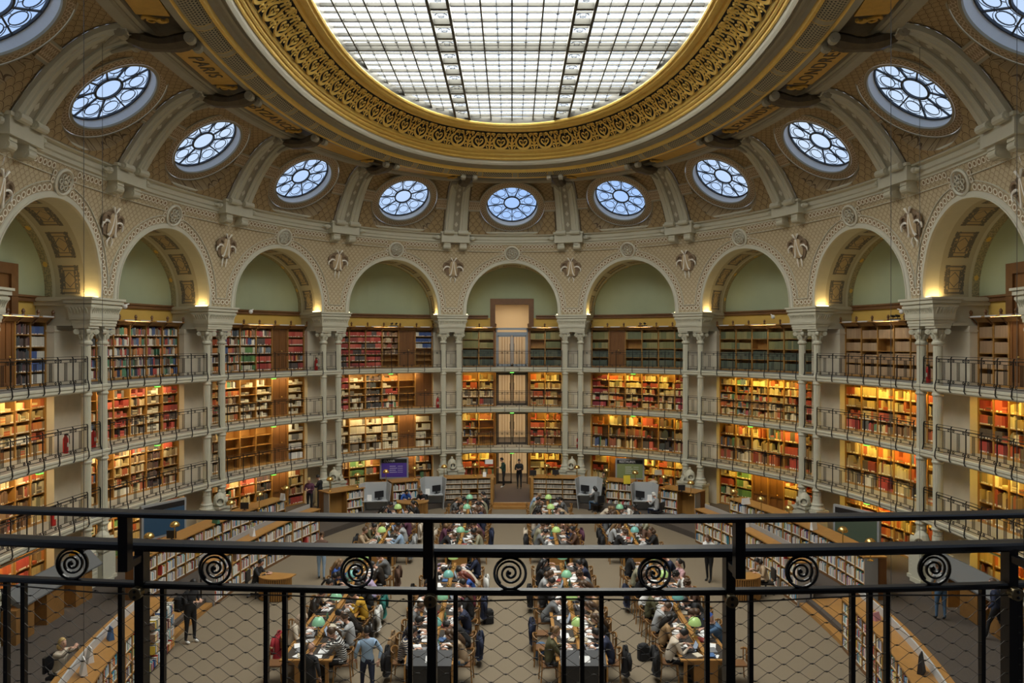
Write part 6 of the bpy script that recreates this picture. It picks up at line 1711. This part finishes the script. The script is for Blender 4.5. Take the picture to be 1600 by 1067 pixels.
for k in range(4):
    for side in (-1, 1):
        for j in range(8 if k in (1, 2) else 6):
            if ppl.random() < .06: 
                x, y = seat_xy(k, side, j, False); chair(x+side*.12, y, 0 if side < 0 else pi, f"empty wooden chair, {ORD[j]} {'left' if side < 0 else 'right'} seat, far {TBN[k]} table"); continue
            seated(k, side, j, False, ppl.choice(['black','black','navy','grey','lgrey','cream','beige','black','brown','khaki','lblue','plum','white','olive']), ppl.choice(['black','brown','black','lbrown']), ppl.choice(['short','short','long','bob','tail','bun','curly']), ppl.choice(['write','read','slump','type','chin']), skin=ppl.choice((0,0,0,1,2)))
# coats, bags and backpacks on chairs and floor
def coat(x, y, rz, c, label):
    t = thing('coat', label, 'coat', (x, y, .0), rz, 'coats hung over chair backs'); m = MB()
    N = 12; vs = []; fs = []
    rows = [(.84,.20,.02),(.82,.25,.06),(.66,.27,.09),(.45,.26,.08),(.28,.29,.10),(.20,.28,.11)]
    for z, w, d in rows:
        for q in range(N):
            a = 2*pi*q/N; vs.append((-.26+d*cos(a)*(1+.15*sin(5*a+z*9)), w*sin(a)*(1+.06*cos(7*a+z*8)), z))
    for i in range(len(rows)-1):
        for q in range(N): fs.append((i*N+q, i*N+(q+1)%N, (i+1)*N+(q+1)%N, (i+1)*N+q))
    fs.append(tuple(range(N))); fs.append(tuple((len(rows)-1)*N+q for q in range(N))[::-1]); m.add(vs, fs); m.build('coat_body', cloth(c), t, True, local=True)
    for sd in (-1, 1): m = MB(); m.tube([(-.30, sd*.22, .80), (-.34, sd*.29, .60), (-.33, sd*.30, .38)], .05, 6, radii=[.055,.055,.04]); m.build('sleeve', cloth(c), t, True, local=True)
for (k, side, j, c, nm) in [(0,-1,1,'red','red coat'),(0,1,4,'teal','teal coat'),(0,1,2,'leather','black leather jacket'),(1,1,1,'navy','navy quilted coat'),(1,1,4,'navy','dark navy coat'),(1,-1,1,'tan','tan jacket'),(1,-1,5,'leather','black leather coat'),(2,-1,2,'navy','navy coat'),(2,-1,5,'black','black coat'),(2,1,0,'black','black coat'),(3,-1,0,'black','black coat'),(3,-1,5,'navy','navy coat'),(1,-1,0,'black','black coat'),(1,1,6,'white','white coat'),(0,1,7,'brown','brown jacket'),(0,1,3,'white','white coat')]:
    x, y = seat_xy(k, side, j); coat(x+side*.09, y, 0 if side < 0 else pi, c, f"{nm} over the {ORD[j]} {'left' if side < 0 else 'right'} seat, near {TBN[k]} table")
for (k, side, j, c, nm) in [(0,1,1,'lgrey','pale grey coat'),(0,1,3,'cream','cream coat'),(0,1,0,'grey','grey coat'),(1,-1,2,'cream','cream coat'),(2,-1,2,'cream','cream coat'),(2,-1,1,'black','black coat'),(1,1,2,'navy','navy coat'),(3,-1,1,'black','black coat'),(3,-1,2,'black','black puffer'),(2,1,2,'plum','dark plum coat'),(0,-1,1,'black','black coat')]:
    x, y = seat_xy(k, side, j, False); coat(x+side*.09, y, 0 if side < 0 else pi, c, f"{nm} over the {ORD[j]} {'left' if side < 0 else 'right'} seat, far {TBN[k]} table")
def backpack(x, y, z, rz, c, label):
    t = thing('backpack', label, 'backpack', (x, y, z), rz); m = MB(); m.prism([(-.14,-.11),(.14,-.11),(.16,-.05),(.15,.09),(.08,.12),(-.08,.12),(-.15,.09),(-.16,-.05)], 0, .36); m.ball((0,0,.35), .15, 10, 5, sy=.75, sz=.7, z0=0); m.build('bag_body', cloth(c), t, local=True)
    m = MB(); m.prism([(-.11,-.16),(.11,-.16),(.12,-.10),(-.12,-.10)], .03, .20); m.build('front_pocket', cloth(c), t, local=True)
    for sd in (-1, 1): m = MB(); m.tube([(sd*.08,.11,.38), (sd*.10,.18,.28), (sd*.10,.17,.12), (sd*.12,.11,.04)], .018, 5); m.build('strap', cloth(c), t, local=True)
    return t
x, y = seat_xy(2, -1, 1); backpack(x-.15, y+.35, 0, .3, 'denim', 'blue backpack on the floor by the inner right near table')
x, y = seat_xy(3, -1, 1); backpack(x-.45, y+.3, 0, .2, 'black', 'black backpack on the floor left of the outer right near table')
x, y = seat_xy(1, 1, 4); backpack(x+.5, y, 0, .2, 'black', 'black backpack on the floor right of the inner left near table')
# other figures
def at(px, py, z): Y = (EYE-z)*1160/(py-533.5); return (px-800)*Y/1160, Y
x, y = at(297, 1004, 0); person('hold', x, y, 0, -.4, 'standing man in black with white shoes by the left wooden steps', 'black', 'black', 'black', 'short', 0, SHOEW, h=1.08)
backpack(x-.22, y-.12, .98, 1.2, 'black', 'black bag slung on the back of the standing man in black')
x, y = at(502, 905, 0); person('hold', x, y, 0, 1.6, 'woman in dark brown coat and pale jeans left of the outer left table', 'brown', 'lblue', 'brown', 'bun')
x, y = at(1108, 908, 0); person('hold', x, y, 0, -2.4, 'person in black and white standing right of the outer right table', 'white', 'black', 'brown', 'bob')
x, y = at(574, 1090, 0); person('walk', x, y, 0, 1.9, 'standing man in a light blue sweater vest between the two left near tables', 'lblue', 'navy', 'black', 'short')
x, y = at(500, 1150, 0); person('stand', -4.75, 17.45, 0, 1.2, 'bald man standing at the near end of the outer left table', 'black', 'black', 'brown', 'bald', h=.93)
person('hold', -.48, 43.0, LEV[0], pi+.2, 'person in a dark green jumper holding up a phone in the open entrance', 'green', 'black', 'black', 'short', 0, SHOEW)
person('hold', .42, 42.6, LEV[0], -1.7, 'person in a long black coat standing in the open entrance', 'black', 'black', 'black', 'short')
x, y = at(484, 800, LEV[0]); person('hold', x, y, LEV[0], -1.6, 'person in a plum puffer jacket behind the left far countertop', 'plum', 'black', 'blond', 'bun')
x, y = at(500, 795, LEV[0]); person('hold', x, y, LEV[0], 3.0, 'person in a black coat behind the left far countertop', 'black', 'black', 'black', 'short')
person('type', -8.75, 25.35, 0, -.1, 'man in a black suit typing at the left round desk', 'black', 'grey', 'black', 'short')
person('read', 8.75, 25.6, 0, pi, 'woman in a beige jumper at the right round desk', 'beige', 'black', 'black', 'bob')
person('read', -5.45, 37.7, 0, -1.0, 'person in a blue top at the far left round desk', 'blue', 'navy', 'black', 'bob')
person('write', -4.55, 37.75, 0, -1.7, 'person in black at the far left round desk', 'black', 'black', 'brown', 'short')
person('type', 4.35, 37.9, 0, 2.2, 'person in a dark grey coat in the inner right study booth', 'grey', 'denim', 'black', 'bob')
person('type', 7.1, 36.3, 0, 2.4, 'person in pale top and white beanie in the outer right booth', 'lgrey', 'navy', 'white', 'beanie', hairmat=CM.get('x') or cloth('white'))
person('up', 5.0, 40.6, LEV[0], -1.6, 'bearded person in olive behind the far right cases', 'olive', 'black', 'black', 'short')
person('up', 7.55, 39.6, LEV[0], 1.5, 'person in a cream hooded top before the far right screen', 'cream', 'black', 'brown', 'short')
x, y = at(97, 1088, LEV[0]); person('reach', -10.9, 17.9, LEV[0], -.35, 'blond woman in cream raising both hands behind the left near countertop', 'cream', 'grey', 'blond', 'bob')
x, y = at(1470, 968, LEV[0]); person('hold', x, y, LEV[0], 1.6, 'man in blue jeans walking behind the right near countertop', 'lgrey', 'denim', 'brown', 'short')
x, y = at(1556, 1000, LEV[0]); person('walk', x, y, LEV[0], 2.4, 'person in dark clothes beside the near right display desk', 'navy', 'black', 'brown', 'short')
x, y = at(132, 925, LEV[0]); person('hold', x, y, LEV[0], 1.2, 'person with a dark backpack before the nearest left column pair', 'black', 'black', 'black', 'short')
backpack(x-.15, y-.28, LEV[0]+1.02, 0, 'mustard', 'dark and orange backpack on the person before the nearest left columns')
x, y = at(6, 1000, LEV[0]); person('hold', x, y, LEV[0], 1.2, 'person in black at the far left edge of the raised walk', 'black', 'black', 'brown', 'short')
# office chairs of the desks
for (x, y, z, rz, lb) in [(-8.75,25.35,0,0,'black swivel chair of the man in the suit'), (8.75,25.6,0,pi,'black swivel chair at the right round desk'), (-10.9,17.9,LEV[0],0,'black swivel chair of the blond woman'), (4.35,37.9,0,2.2,'black swivel chair in the inner right booth'), (7.1,36.3,0,2.4,'wooden swivel chair in the outer right booth'), (-5.45,37.7,0,-1,'black swivel chair left at the far round desk'), (-4.55,37.75,0,-1.7,'black swivel chair right at the far round desk'), (5.0,40.6,LEV[0],-1.6,'black swivel chair of the bearded person'), (7.55,39.6,LEV[0],1.5,'black swivel chair of the cream hooded person')]:
    t = thing('swivel_chair', lb, 'chair', (x, y, z), rz, 'black swivel chairs'); m = MB(); m.box(-.22, .22, -.22, .22, .36, .42); m.build('seat', BLACK, t, local=True)
    m = MB(); m.box(-.30, -.24, -.20, .20, .50, .88); m.tube([(-.1,0,.38), (-.28,0,.42), (-.28,0,.6)], .02, 5); m.build('backrest', BLACK, t, local=True)
    m = MB(); m.lathe([(.03,.06),(.03,.36)], seg=8); m.build('column', BLACK, t, local=True)
    for q in range(5): a = q*2*pi/5; m = MB(); m.tube([(0,0,.09), (.28*cos(a), .28*sin(a), .05)], .018, 5); m.ball((.28*cos(a), .28*sin(a), .03), .03, 6, 4); m.build('base_arm', BLACK, t, local=True)
# ================= things on the tables
LAP = newmat('laptop_grey', (.35,.36,.38), .35, .5); LAPD = newmat('laptop_dark', (.03,.03,.035), .4); SCR = newmat('laptop_screen', (.25,.30,.36), .3, emit=(.5,.62,.8), estr=.25)
def make_laptop(mt):
    t = thing('laptop', 'x', 'laptop', (0,0,0), 0, 'laptops on the reading tables'); m = MB(); m.box(-.12, .10, -.16, .16, 0, .015); m.build('keyboard_base', mt, t, local=True)
    m = MB(); m.add([(.10,-.16,.012),(.10,.16,.012),(.17,.16,.21),(.17,-.16,.21),(.108,-.16,.012),(.108,.16,.012),(.178,.16,.21),(.178,-.16,.21)], [(4,5,6,7),(0,4,7,3),(1,2,6,5),(3,7,6,2),(0,1,5,4)]); m.build('lid', mt, t, local=True)
    m = MB(); m.add([(.1025,-.145,.03),(.1025,.145,.03),(.1665,.145,.20),(.1665,-.145,.20)], [(0,3,2,1)]); m.build('screen', SCR, t, local=True); return t
LTS = [make_laptop(LAP), make_laptop(LAPD)]; LU = set()
sheet_me = None; items = random.Random(21); nsheet = 0; nitem = {'closed_book': 0, 'bottle': 0, 'phone': 0}
tn = ['outer left', 'inner left', 'inner right', 'outer right']
def put(me_o, x, y, z, rz, label, cat, group, first):
    o = me_o if first else me_o.copy()
    if not first: COL.objects.link(o)
    o.location = (x, y, z); o.rotation_euler = (0, 0, rz); tag(o, label, cat, group); return o
m = MB(); m.box(-.105, .105, -.15, .15, 0, .003); SH = m.build('paper_sheet', PAPER)
m = MB(); 
for sd in (-1, 1): m.add([(0,-.12,.012),(sd*.08,-.12,.022),(sd*.17,-.12,.010),(0,.12,.012),(sd*.08,.12,.022),(sd*.17,.12,.010),(0,-.12,0),(sd*.17,-.12,0),(0,.12,0),(sd*.17,.12,0)], [(0,1,4,3),(1,2,5,4),(0,6,7,2,1),(3,4,5,9,8),(2,7,9,5)])
OB = m.build('open_book', PAPER)
m = MB(); m.lathe([(.03,0),(.032,.01),(.032,.15),(.015,.18),(.015,.21),(0,.212)], seg=10); BOTM = newmat('green_bottle', (.10,.22,.14), .3); BT = m.build('bottle', BOTM)
BKM = [newmat('red_cover', (.35,.05,.04), .6), newmat('blue_cover', (.06,.14,.32), .6), newmat('cream_cover', (.60,.54,.42), .6), newmat('black_cover', (.02,.02,.025), .6), newmat('green_cover', (.07,.20,.12), .6)]
bkn = ['red', 'blue', 'cream', 'black', 'green']; BK = []
for q in range(5): m = MB(); m.box(-.09, .09, -.12, .12, 0, .03); BK.append(m.build('closed_book', BKM[q]))
u = {}
for near in (True, False):
    for k in range(4):
        for side in (-1, 1):
            for j in range(8 if (near or k in (1, 2)) else 6):
                x, y = seat_xy(k, side, j, near); cx = TABX[k]+side*.33; half = 'near' if near else 'far'; wh = f"{ORD[j]} {'left' if side < 0 else 'right'} seat, {half} {tn[k]} table"
                r = items.random(); rz = (0 if side < 0 else pi)+items.uniform(-.3, .3); z = .7595
                if r < .34:
                    q = 1 if items.random() < .5 else 0; lx = TABX[k]+side*.27
                    if q not in LU: LU.add(q); o = LTS[q]; o.location = (lx, y+.05, z); o.rotation_euler = (0,0,0 if side < 0 else pi); o['label'] = f"{['grey','dark'][q]} open laptop at {wh}"
                    else: dup(LTS[q], (lx, y+.05, z), 0 if side < 0 else pi, f"{['grey','dark'][q]} open laptop at {wh}")
                else:
                    put(OB, cx, y, z, rz+pi/2, f'open book at {wh}', 'book', 'open books on the tables', 'ob' not in u); u['ob'] = 1
                if items.random() < .8: put(SH, cx+side*.12-side*items.uniform(.0,.1), y+items.uniform(.26,.36), z, items.uniform(-.5,.5), f'white sheet beside the reader, {wh}', 'paper', 'loose sheets on the tables', 'sh' not in u); u['sh'] = 1
                if items.random() < .55: put(SH, cx-side*.12, y-items.uniform(.28,.36), z, items.uniform(-.5,.5)+1.4, f'white sheet by the centre rail, {wh}', 'paper', 'loose sheets on the tables', False)
                if items.random() < .42: q = items.randrange(5); put(BK[q], TABX[k]+side*.17, y-.30, z+.004, items.uniform(-.4,.4), f'closed {bkn[q]} book by the centre rail, {wh}', 'book', 'closed books on the tables', ('bk', q) not in u); u[('bk', q)] = 1
                if items.random() < .22: put(BT, TABX[k]+side*.13, y+.22, z, 0, f'green drinking bottle at {wh}', 'bottle', 'bottles on the tables', 'bt' not in u); u['bt'] = 1
for q in range(5):
    if ('bk', q) not in u: bpy.data.objects.remove(BK[q])
# dark sloped display cases on the near ends of the inner tables
for k in (1, 2):
    t = thing('display_case', f'black glazed display case standing against the near end of the {tn[k]} table', 'display case', (TABX[k], 18.3, 0), 0, 'black display cases at the table ends')
    m = MB(); m.box(-.52, .52, -.16, .16, 0, .70); m.build('cabinet', BLACK, t, local=True)
    m = MB(); m.add([(-.56,-.18,.70),(.56,-.18,.70),(.56,.18,.70),(-.56,.18,.70),(-.56,-.18,.78),(.56,-.18,.78),(.56,.18,1.02),(-.56,.18,1.02)], [(0,3,2,1),(4,5,6,7),(0,1,5,4),(1,2,6,5),(2,3,7,6),(3,0,4,7)]); m.build('sloping_lid', newmat('black_gloss', (.012,.013,.018), .55), t, local=True)
    for xx in (-.60, .56): m = MB(); m.box(xx, xx+.04, -.18, .18, 0, .82); m.build('wooden_cheek', WOODL, t, local=True)
    o = MB(); o.box(-.14, .12, -.10, .08, 0, .006); o = o.build('notice', PAPER); o.location = (TABX[k]+.05, 18.28, .885); o.rotation_euler = (.587, 0, 0); tag(o, f'white notice on the black display case of the {tn[k]} table', 'notice')
# things on the countertops
def on_counter(px, py, z, kind, c, label, rz=0, w=.22, h=.30):
    x, y = at(px, py, z); m = MB(); m.add([(-w/2,0,0),(w/2,0,0),(w/2,.07,h),(-w/2,.07,h),(w/2,.13,0),(-w/2,.13,0),(w/2,.09,h),(-w/2,.09,h)], [(0,1,2,3),(1,4,6,2),(0,3,7,5),(3,2,6,7),(4,5,7,6),(0,5,4,1)]); o = m.build(kind, c); o.location = (x, y, z); o.rotation_euler = (0, 0, rz); tag(o, label, kind.replace('_', ' '))
on_counter(168, 1000, 1.456, 'displayed_book', BKM[1], 'blue and white book standing on the left near countertop', -.8); on_counter(125, 1055, 1.456, 'displayed_book', PAPER, 'large white book standing on the left near countertop', -.9, .3, .35)
on_counter(135, 1035, 1.456, 'notice', PAPER, 'white notice standing on the left near countertop', -.8, .25, .33); on_counter(1445, 1052, 1.456, 'displayed_book', BKM[3], 'dark book with a pink picture standing on the right near countertop', .9, .30, .42)
on_counter(1373, 970, 1.456, 'piggy_bank', newmat('pink_plastic', (.55,.25,.30), .4), 'pink box on the right near countertop', .5, .22, .2)
on_counter(392, 838, 1.455, 'displayed_book', PAPER, 'patterned white book standing on the left far countertop', -.7); on_counter(335, 818, LEV[0]+1.42, 'displayed_book', BKM[4], 'framed green book standing on the left outer countertop', -.6, .35, .4); on_counter(440, 782, LEV[0]+1.42, 'displayed_book', PAPER, 'small framed card on the left outer countertop', -.4)
on_counter(1168, 824, 1.455, 'displayed_book', PAPER, 'white book standing on the right far countertop', .6); on_counter(1274, 828, LEV[0]+1.42, 'displayed_book', PAPER, 'white magazine on the right outer countertop', .6, .3, .4); on_counter(1167, 788, LEV[0]+1.42, 'displayed_book', PAPER, 'white open book display on the right outer countertop', .4, .4, .25)
on_counter(980, 756, 1.45, 'displayed_book', newmat('yellow_cover', (.65,.50,.03), .6), 'yellow book with black shapes on the far right case', .1, .35, .42); on_counter(1029, 742, 1.45, 'displayed_book', BKM[2], 'pale blue open book display before the far right bookcase', .1, .4, .28)
on_counter(757, 745, 1.45, 'notice', PAPER, 'white notice on the case left of the entrance', 0, .18, .24); on_counter(764, 725, 1.65, 'notice', PAPER, 'wide white notice before the bookcase left of the entrance', 0, .45, .25)
# bust-like dark monitors on the countertops
for (px, py, z, lb) in [(833,744,1.45,'small black screen on the case right of the entrance'),(868,743,1.45,'wide black box on the case right of the entrance'),(1065,768,1.45,'small black screen on the outermost far right case'),(382,797,LEV[0]+1.42,'black screen on the left outer countertop'),(268,843,LEV[0]+1.42,'black screen at the near end of the left outer countertop')]:
    x, y = at(px, py, z); t = thing('small_monitor', lb, 'monitor', (x, y, z), 0, 'small black monitors on the countertops'); m = MB(); m.box(-.17, .17, -.02, .02, .05, .32); m.build('screen', BLACK, t, local=True); m = MB(); m.box(-.07, .07, -.06, .06, 0, .012); m.box(-.02, .02, -.01, .01, 0, .08); m.build('stand', BLACK, t, local=True)
# ================= iron railing in front of the camera
def RL(x): return 2.10+x*x/24.6-.0165*x      # depth of the railing line
def rail_sweep(name, z0, z1, d0, d1, par, x0=-2.3, x1=2.3, bev=True):
    m = MB(); N = 30; vs = []; fs = []; e = .25*(z1-z0) if bev else 0
    prof = [(d0+e, z0), (d1-e, z0), (d1, z0+e), (d1, z1-e), (d1-e, z1), (d0+e, z1), (d0, z1-e), (d0, z0+e)]
    for i in range(N+1):
        x = x0+(x1-x0)*i/N; y = RL(x)
        for d, z in prof: vs.append((x, y+d, z))
    for i in range(N):
        for q in range(8): fs.append((8*i+q, 8*i+(q+1)%8, 8*i+8+(q+1)%8, 8*i+8+q))
    fs += [tuple(range(8)), tuple(8*N+q for q in range(8))[::-1]]; m.add(vs, fs); return m.build(name, IRONN, par)
IRONN = newmat('black_enamelled_iron', (.010,.010,.012), .32, .2)
nr_ = thing('gallery_railing', 'black iron railing with spiral scrolls right in front of the viewer', 'railing', (0, RL(0), LEV[3]), 0)
Zr = lambda py, d=0: EYE-(py-533.5)*(2.10+d)/1160
rail_sweep('handrail', Zr(813.5, -.07), Zr(805, -.07), -.105, -.055, nr_); rail_sweep('top_rail', Zr(871), Zr(857), -.012, .045, nr_); rail_sweep('lower_rail', Zr(930), Zr(921.5), -.010, .022, nr_)
rail_sweep('bottom_rail', LEV[3]+.08, LEV[3]+.10, -.01, .02, nr_)
px2x = lambda px, d=0.: (lambda x: x)(__import__('functools').reduce(lambda x, _: (px-800)/1160*(RL(x)+d), range(6), 0.))
for px in (220, 675, 1140, 1580):
    x = px2x(px); y = RL(x); m = MB(); m.box(x-.013, x+.013, y-.012, y+.028, LEV[3]-.2, Zr(866)); m.build('post', IRONN, nr_)
    xu = x*(2.03/2.10); y2 = y-.08; m = MB(); m.box(x-.0135, x+.0135, y2-.022, y2+.008, Zr(900, -.07), Zr(809, -.07)); m.build('handrail_post', IRONN, nr_)
    m = MB(); m.tube([(x, y2-.005, Zr(900, -.07)+.012), (x, y+.005, Zr(897, -.03)+.02)], .014, 4); m.build('bracket', IRONN, nr_)
    m = MB(); o = Vector((x-.002, y-.022, Zr(935))); X, Z_, A = Vector((1,0,0)), Vector((0,0,1)), Vector((0,-1,0)); m.lathe([(.0185,-.012),(.0185,.010),(.017,.012)], seg=20, fr=(o, X, Z_, A)); ds = m.build('net_clamp', newmat('bronze_clamp', (.22,.17,.09), .35, .7) if 'bronze_clamp' not in MATS else MATS['bronze_clamp'], nr_)
    for q in (-1, 1): m = MB(); m.lathe([(.0045,0),(.0045,.0015),(.0025,.002)], seg=8, fr=(o+Vector((0,-.012,q*.008)), X, Z_, A)); m.build('screw', IRONN, ds)
for px in (10, 37, 189, 254.6, 416, 445, 473, 641, 712, 881, 909.5, 939.5, 1105, 1173, 1332, 1359, 1386, 1535, 1593):
    x = px2x(px); y = RL(x); m = MB(); m.box(x-.0062, x+.0062, y-.006, y+.010, LEV[3]+.09, Zr(926)); m.build('baluster', IRONN, nr_)
for q, px in enumerate((110.8, 334.7, 556.8, 797, 1023, 1254, 1461.8)):
    x = px2x(px); y = RL(x)+.006; zc = Zr(896.5); m = MB(); R = .0445
    m.tube([(x+R*cos(2*pi*j/28), y, zc+R*sin(2*pi*j/28)) for j in range(28)], .0042, 6, loop=True, flat=1.7, up=(0,1,0))
    m.tube([(x+(.006+.033*j/44)*cos(.33*j+2), y, zc+(.006+.033*j/44)*sin(.33*j+2)) for j in range(45)], .0035, 6, flat=1.7, up=(0,1,0), radii=[.0028+.0012*(1-j/44) for j in range(45)])
    m.ball((x+.004*cos(2), y, zc), .0055, 8, 5); m.build('spiral_scroll', IRONN, nr_)
# stainless netting and its border rope
STEEL = newmat('net_wire', (.06,.05,.04), .5, .4)
nt_ = thing('safety_net', 'diamond mesh wire safety net stretched behind the railing bars', 'net', (0, RL(0)+.03, LEV[3]), 0)
m = MB(); N = 40; m.tube([(x, RL(x)-.012, Zr(936+3*sin(i*.8))) for i, x in enumerate([-2.2+4.4*j/N for j in range(N+1)])], .0022, 6); m.build('border_rope', STEEL, nt_)
m = MB(); kn = MB(); dx, dz = .0415, .0232; z0 = Zr(937); NW = 54
x = -2.3; nrow = 32
def node(i, j): xx = -2.3+dx*i; return Vector((xx, RL(xx)-.004, z0-dz*j))
for j in range(nrow):                         # wavy wires, touching their neighbours at the ferrules
    pts = []
    for i in range(0, 109):
        up_ = (i+j) % 2 == 0; n = node(i, j if up_ else j+1); sg = -1 if up_ else 1
        pts += [n+Vector((-.006, 0, sg*.0008)), n+Vector((.006, 0, sg*.0008))]
    m.tube(pts, .00075, 4, caps=False)
for i in range(0, 109):
    for j in range(nrow+1):
        if (i+j) % 2 == 0: kn.tube([node(i, j)+Vector((-.003,-.001,0)), node(i, j)+Vector((.003,-.001,0))], .0022, 5)
m.build('wire_mesh', STEEL, nt_); kn.build('ferrules', STEEL, nt_)
# hanging cables
for px, py0, py1, Y, lb in [(131, -60, 1090, 16.5, 'leftmost'), (160, 62, 900, 20.5, 'second from the left'), (1392, -60, 1090, 17, 'third from the left'), (1437, 66, 900, 20.5, 'fourth from the left'), (1589, -60, 900, 17, 'rightmost')]:
    X = (px-800)*Y/1160; zt_ = EYE+(533.5-py0)*Y/1160; zb_ = EYE-(py1-533.5)*Y/1160; m = MB(); m.tube([(X, Y, max(zb_, .4)), (X, Y, min(zt_, 17.2))], .007, 5); tag(recentre(m.build('hanging_cable', newmat('cable_grey', (.10,.10,.10), .4, .5) if 'cable_grey' not in MATS else MATS['cable_grey'])), f'thin vertical cable hanging from the vault, {lb} of five', 'cable')
# small spotlights and cameras on the bookcase tops
for i, f in ((-3, -.35), (-1, .12), (1, .02), (3, .05)):
    s0, s1 = bay_range(i); s = (s0+s1)/2+f*5; z = LEV[3]+2.34; o, tx, inn, rz = frame_at(s, N_CASE-.15); t = thing('spotlight_cluster', f'black spotlight cluster on the top bookcase, {shortbay(i)}', 'spotlight', (o.x, o.y, z), rz, 'black spotlights on the bookcases')
    m = MB(); m.box(-.25, .25, -.05, .05, 0, .06); m.build('mount', BLACK, t, local=True)
    for sx in (-1, 1): m = MB(); m.tube([(sx*.13,0,.05), (sx*.13,0,.12)], .015, 5); m.tube([(sx*.13,-.10,.17), (sx*.13,.08,.15)], .05, 8); m.build('lamp_head', BLACK, t, local=True)
for px, py in ((195, 479), (392, 487), (1208, 495), (1409, 487)):
    Y = 29 if px in (195, 1409) else 35; X = (px-800)*Y/1160; z = EYE-(py-533.5)*Y/1160; t = thing('security_camera', f"white dome camera near the {'left' if px < 800 else 'right'} arches, {'nearer' if Y < 30 else 'farther'} of two", 'camera', (X, Y, z), 0); m = MB(); m.ball((0,0,0), .10, 10, 6); m.build('dome', PAPER, t, local=True); m = MB(); m.tube([(0,0,.05), (0,.3,.12)], .03, 6); m.build('arm', PAPER, t, local=True)

# added unseen enclosure behind the viewer, keeps sky reflections off the railing
m = MB(); m.box(-3.4, 3.4, -2.6, -2.5, LEV[3]-.2, LEV[3]+3.4); m.box(-3.5, -3.4, -2.6, .75, LEV[3]-.2, LEV[3]+3.4); m.box(3.4, 3.5, -2.6, .75, LEV[3]-.2, LEV[3]+3.4); m.box(-3.5, 3.5, -2.6, .9, LEV[3]+3.3, LEV[3]+3.4)
struct(m.build('wall', OAKD), 'added dark enclosure behind the viewer blocking the open sky')
m = MB(); m.box(-3.4, 3.4, -2.6, 2.25, LEV[3]-.25, LEV[3]); struct(m.build('floor', CARPETD), 'gallery floor under the viewer')
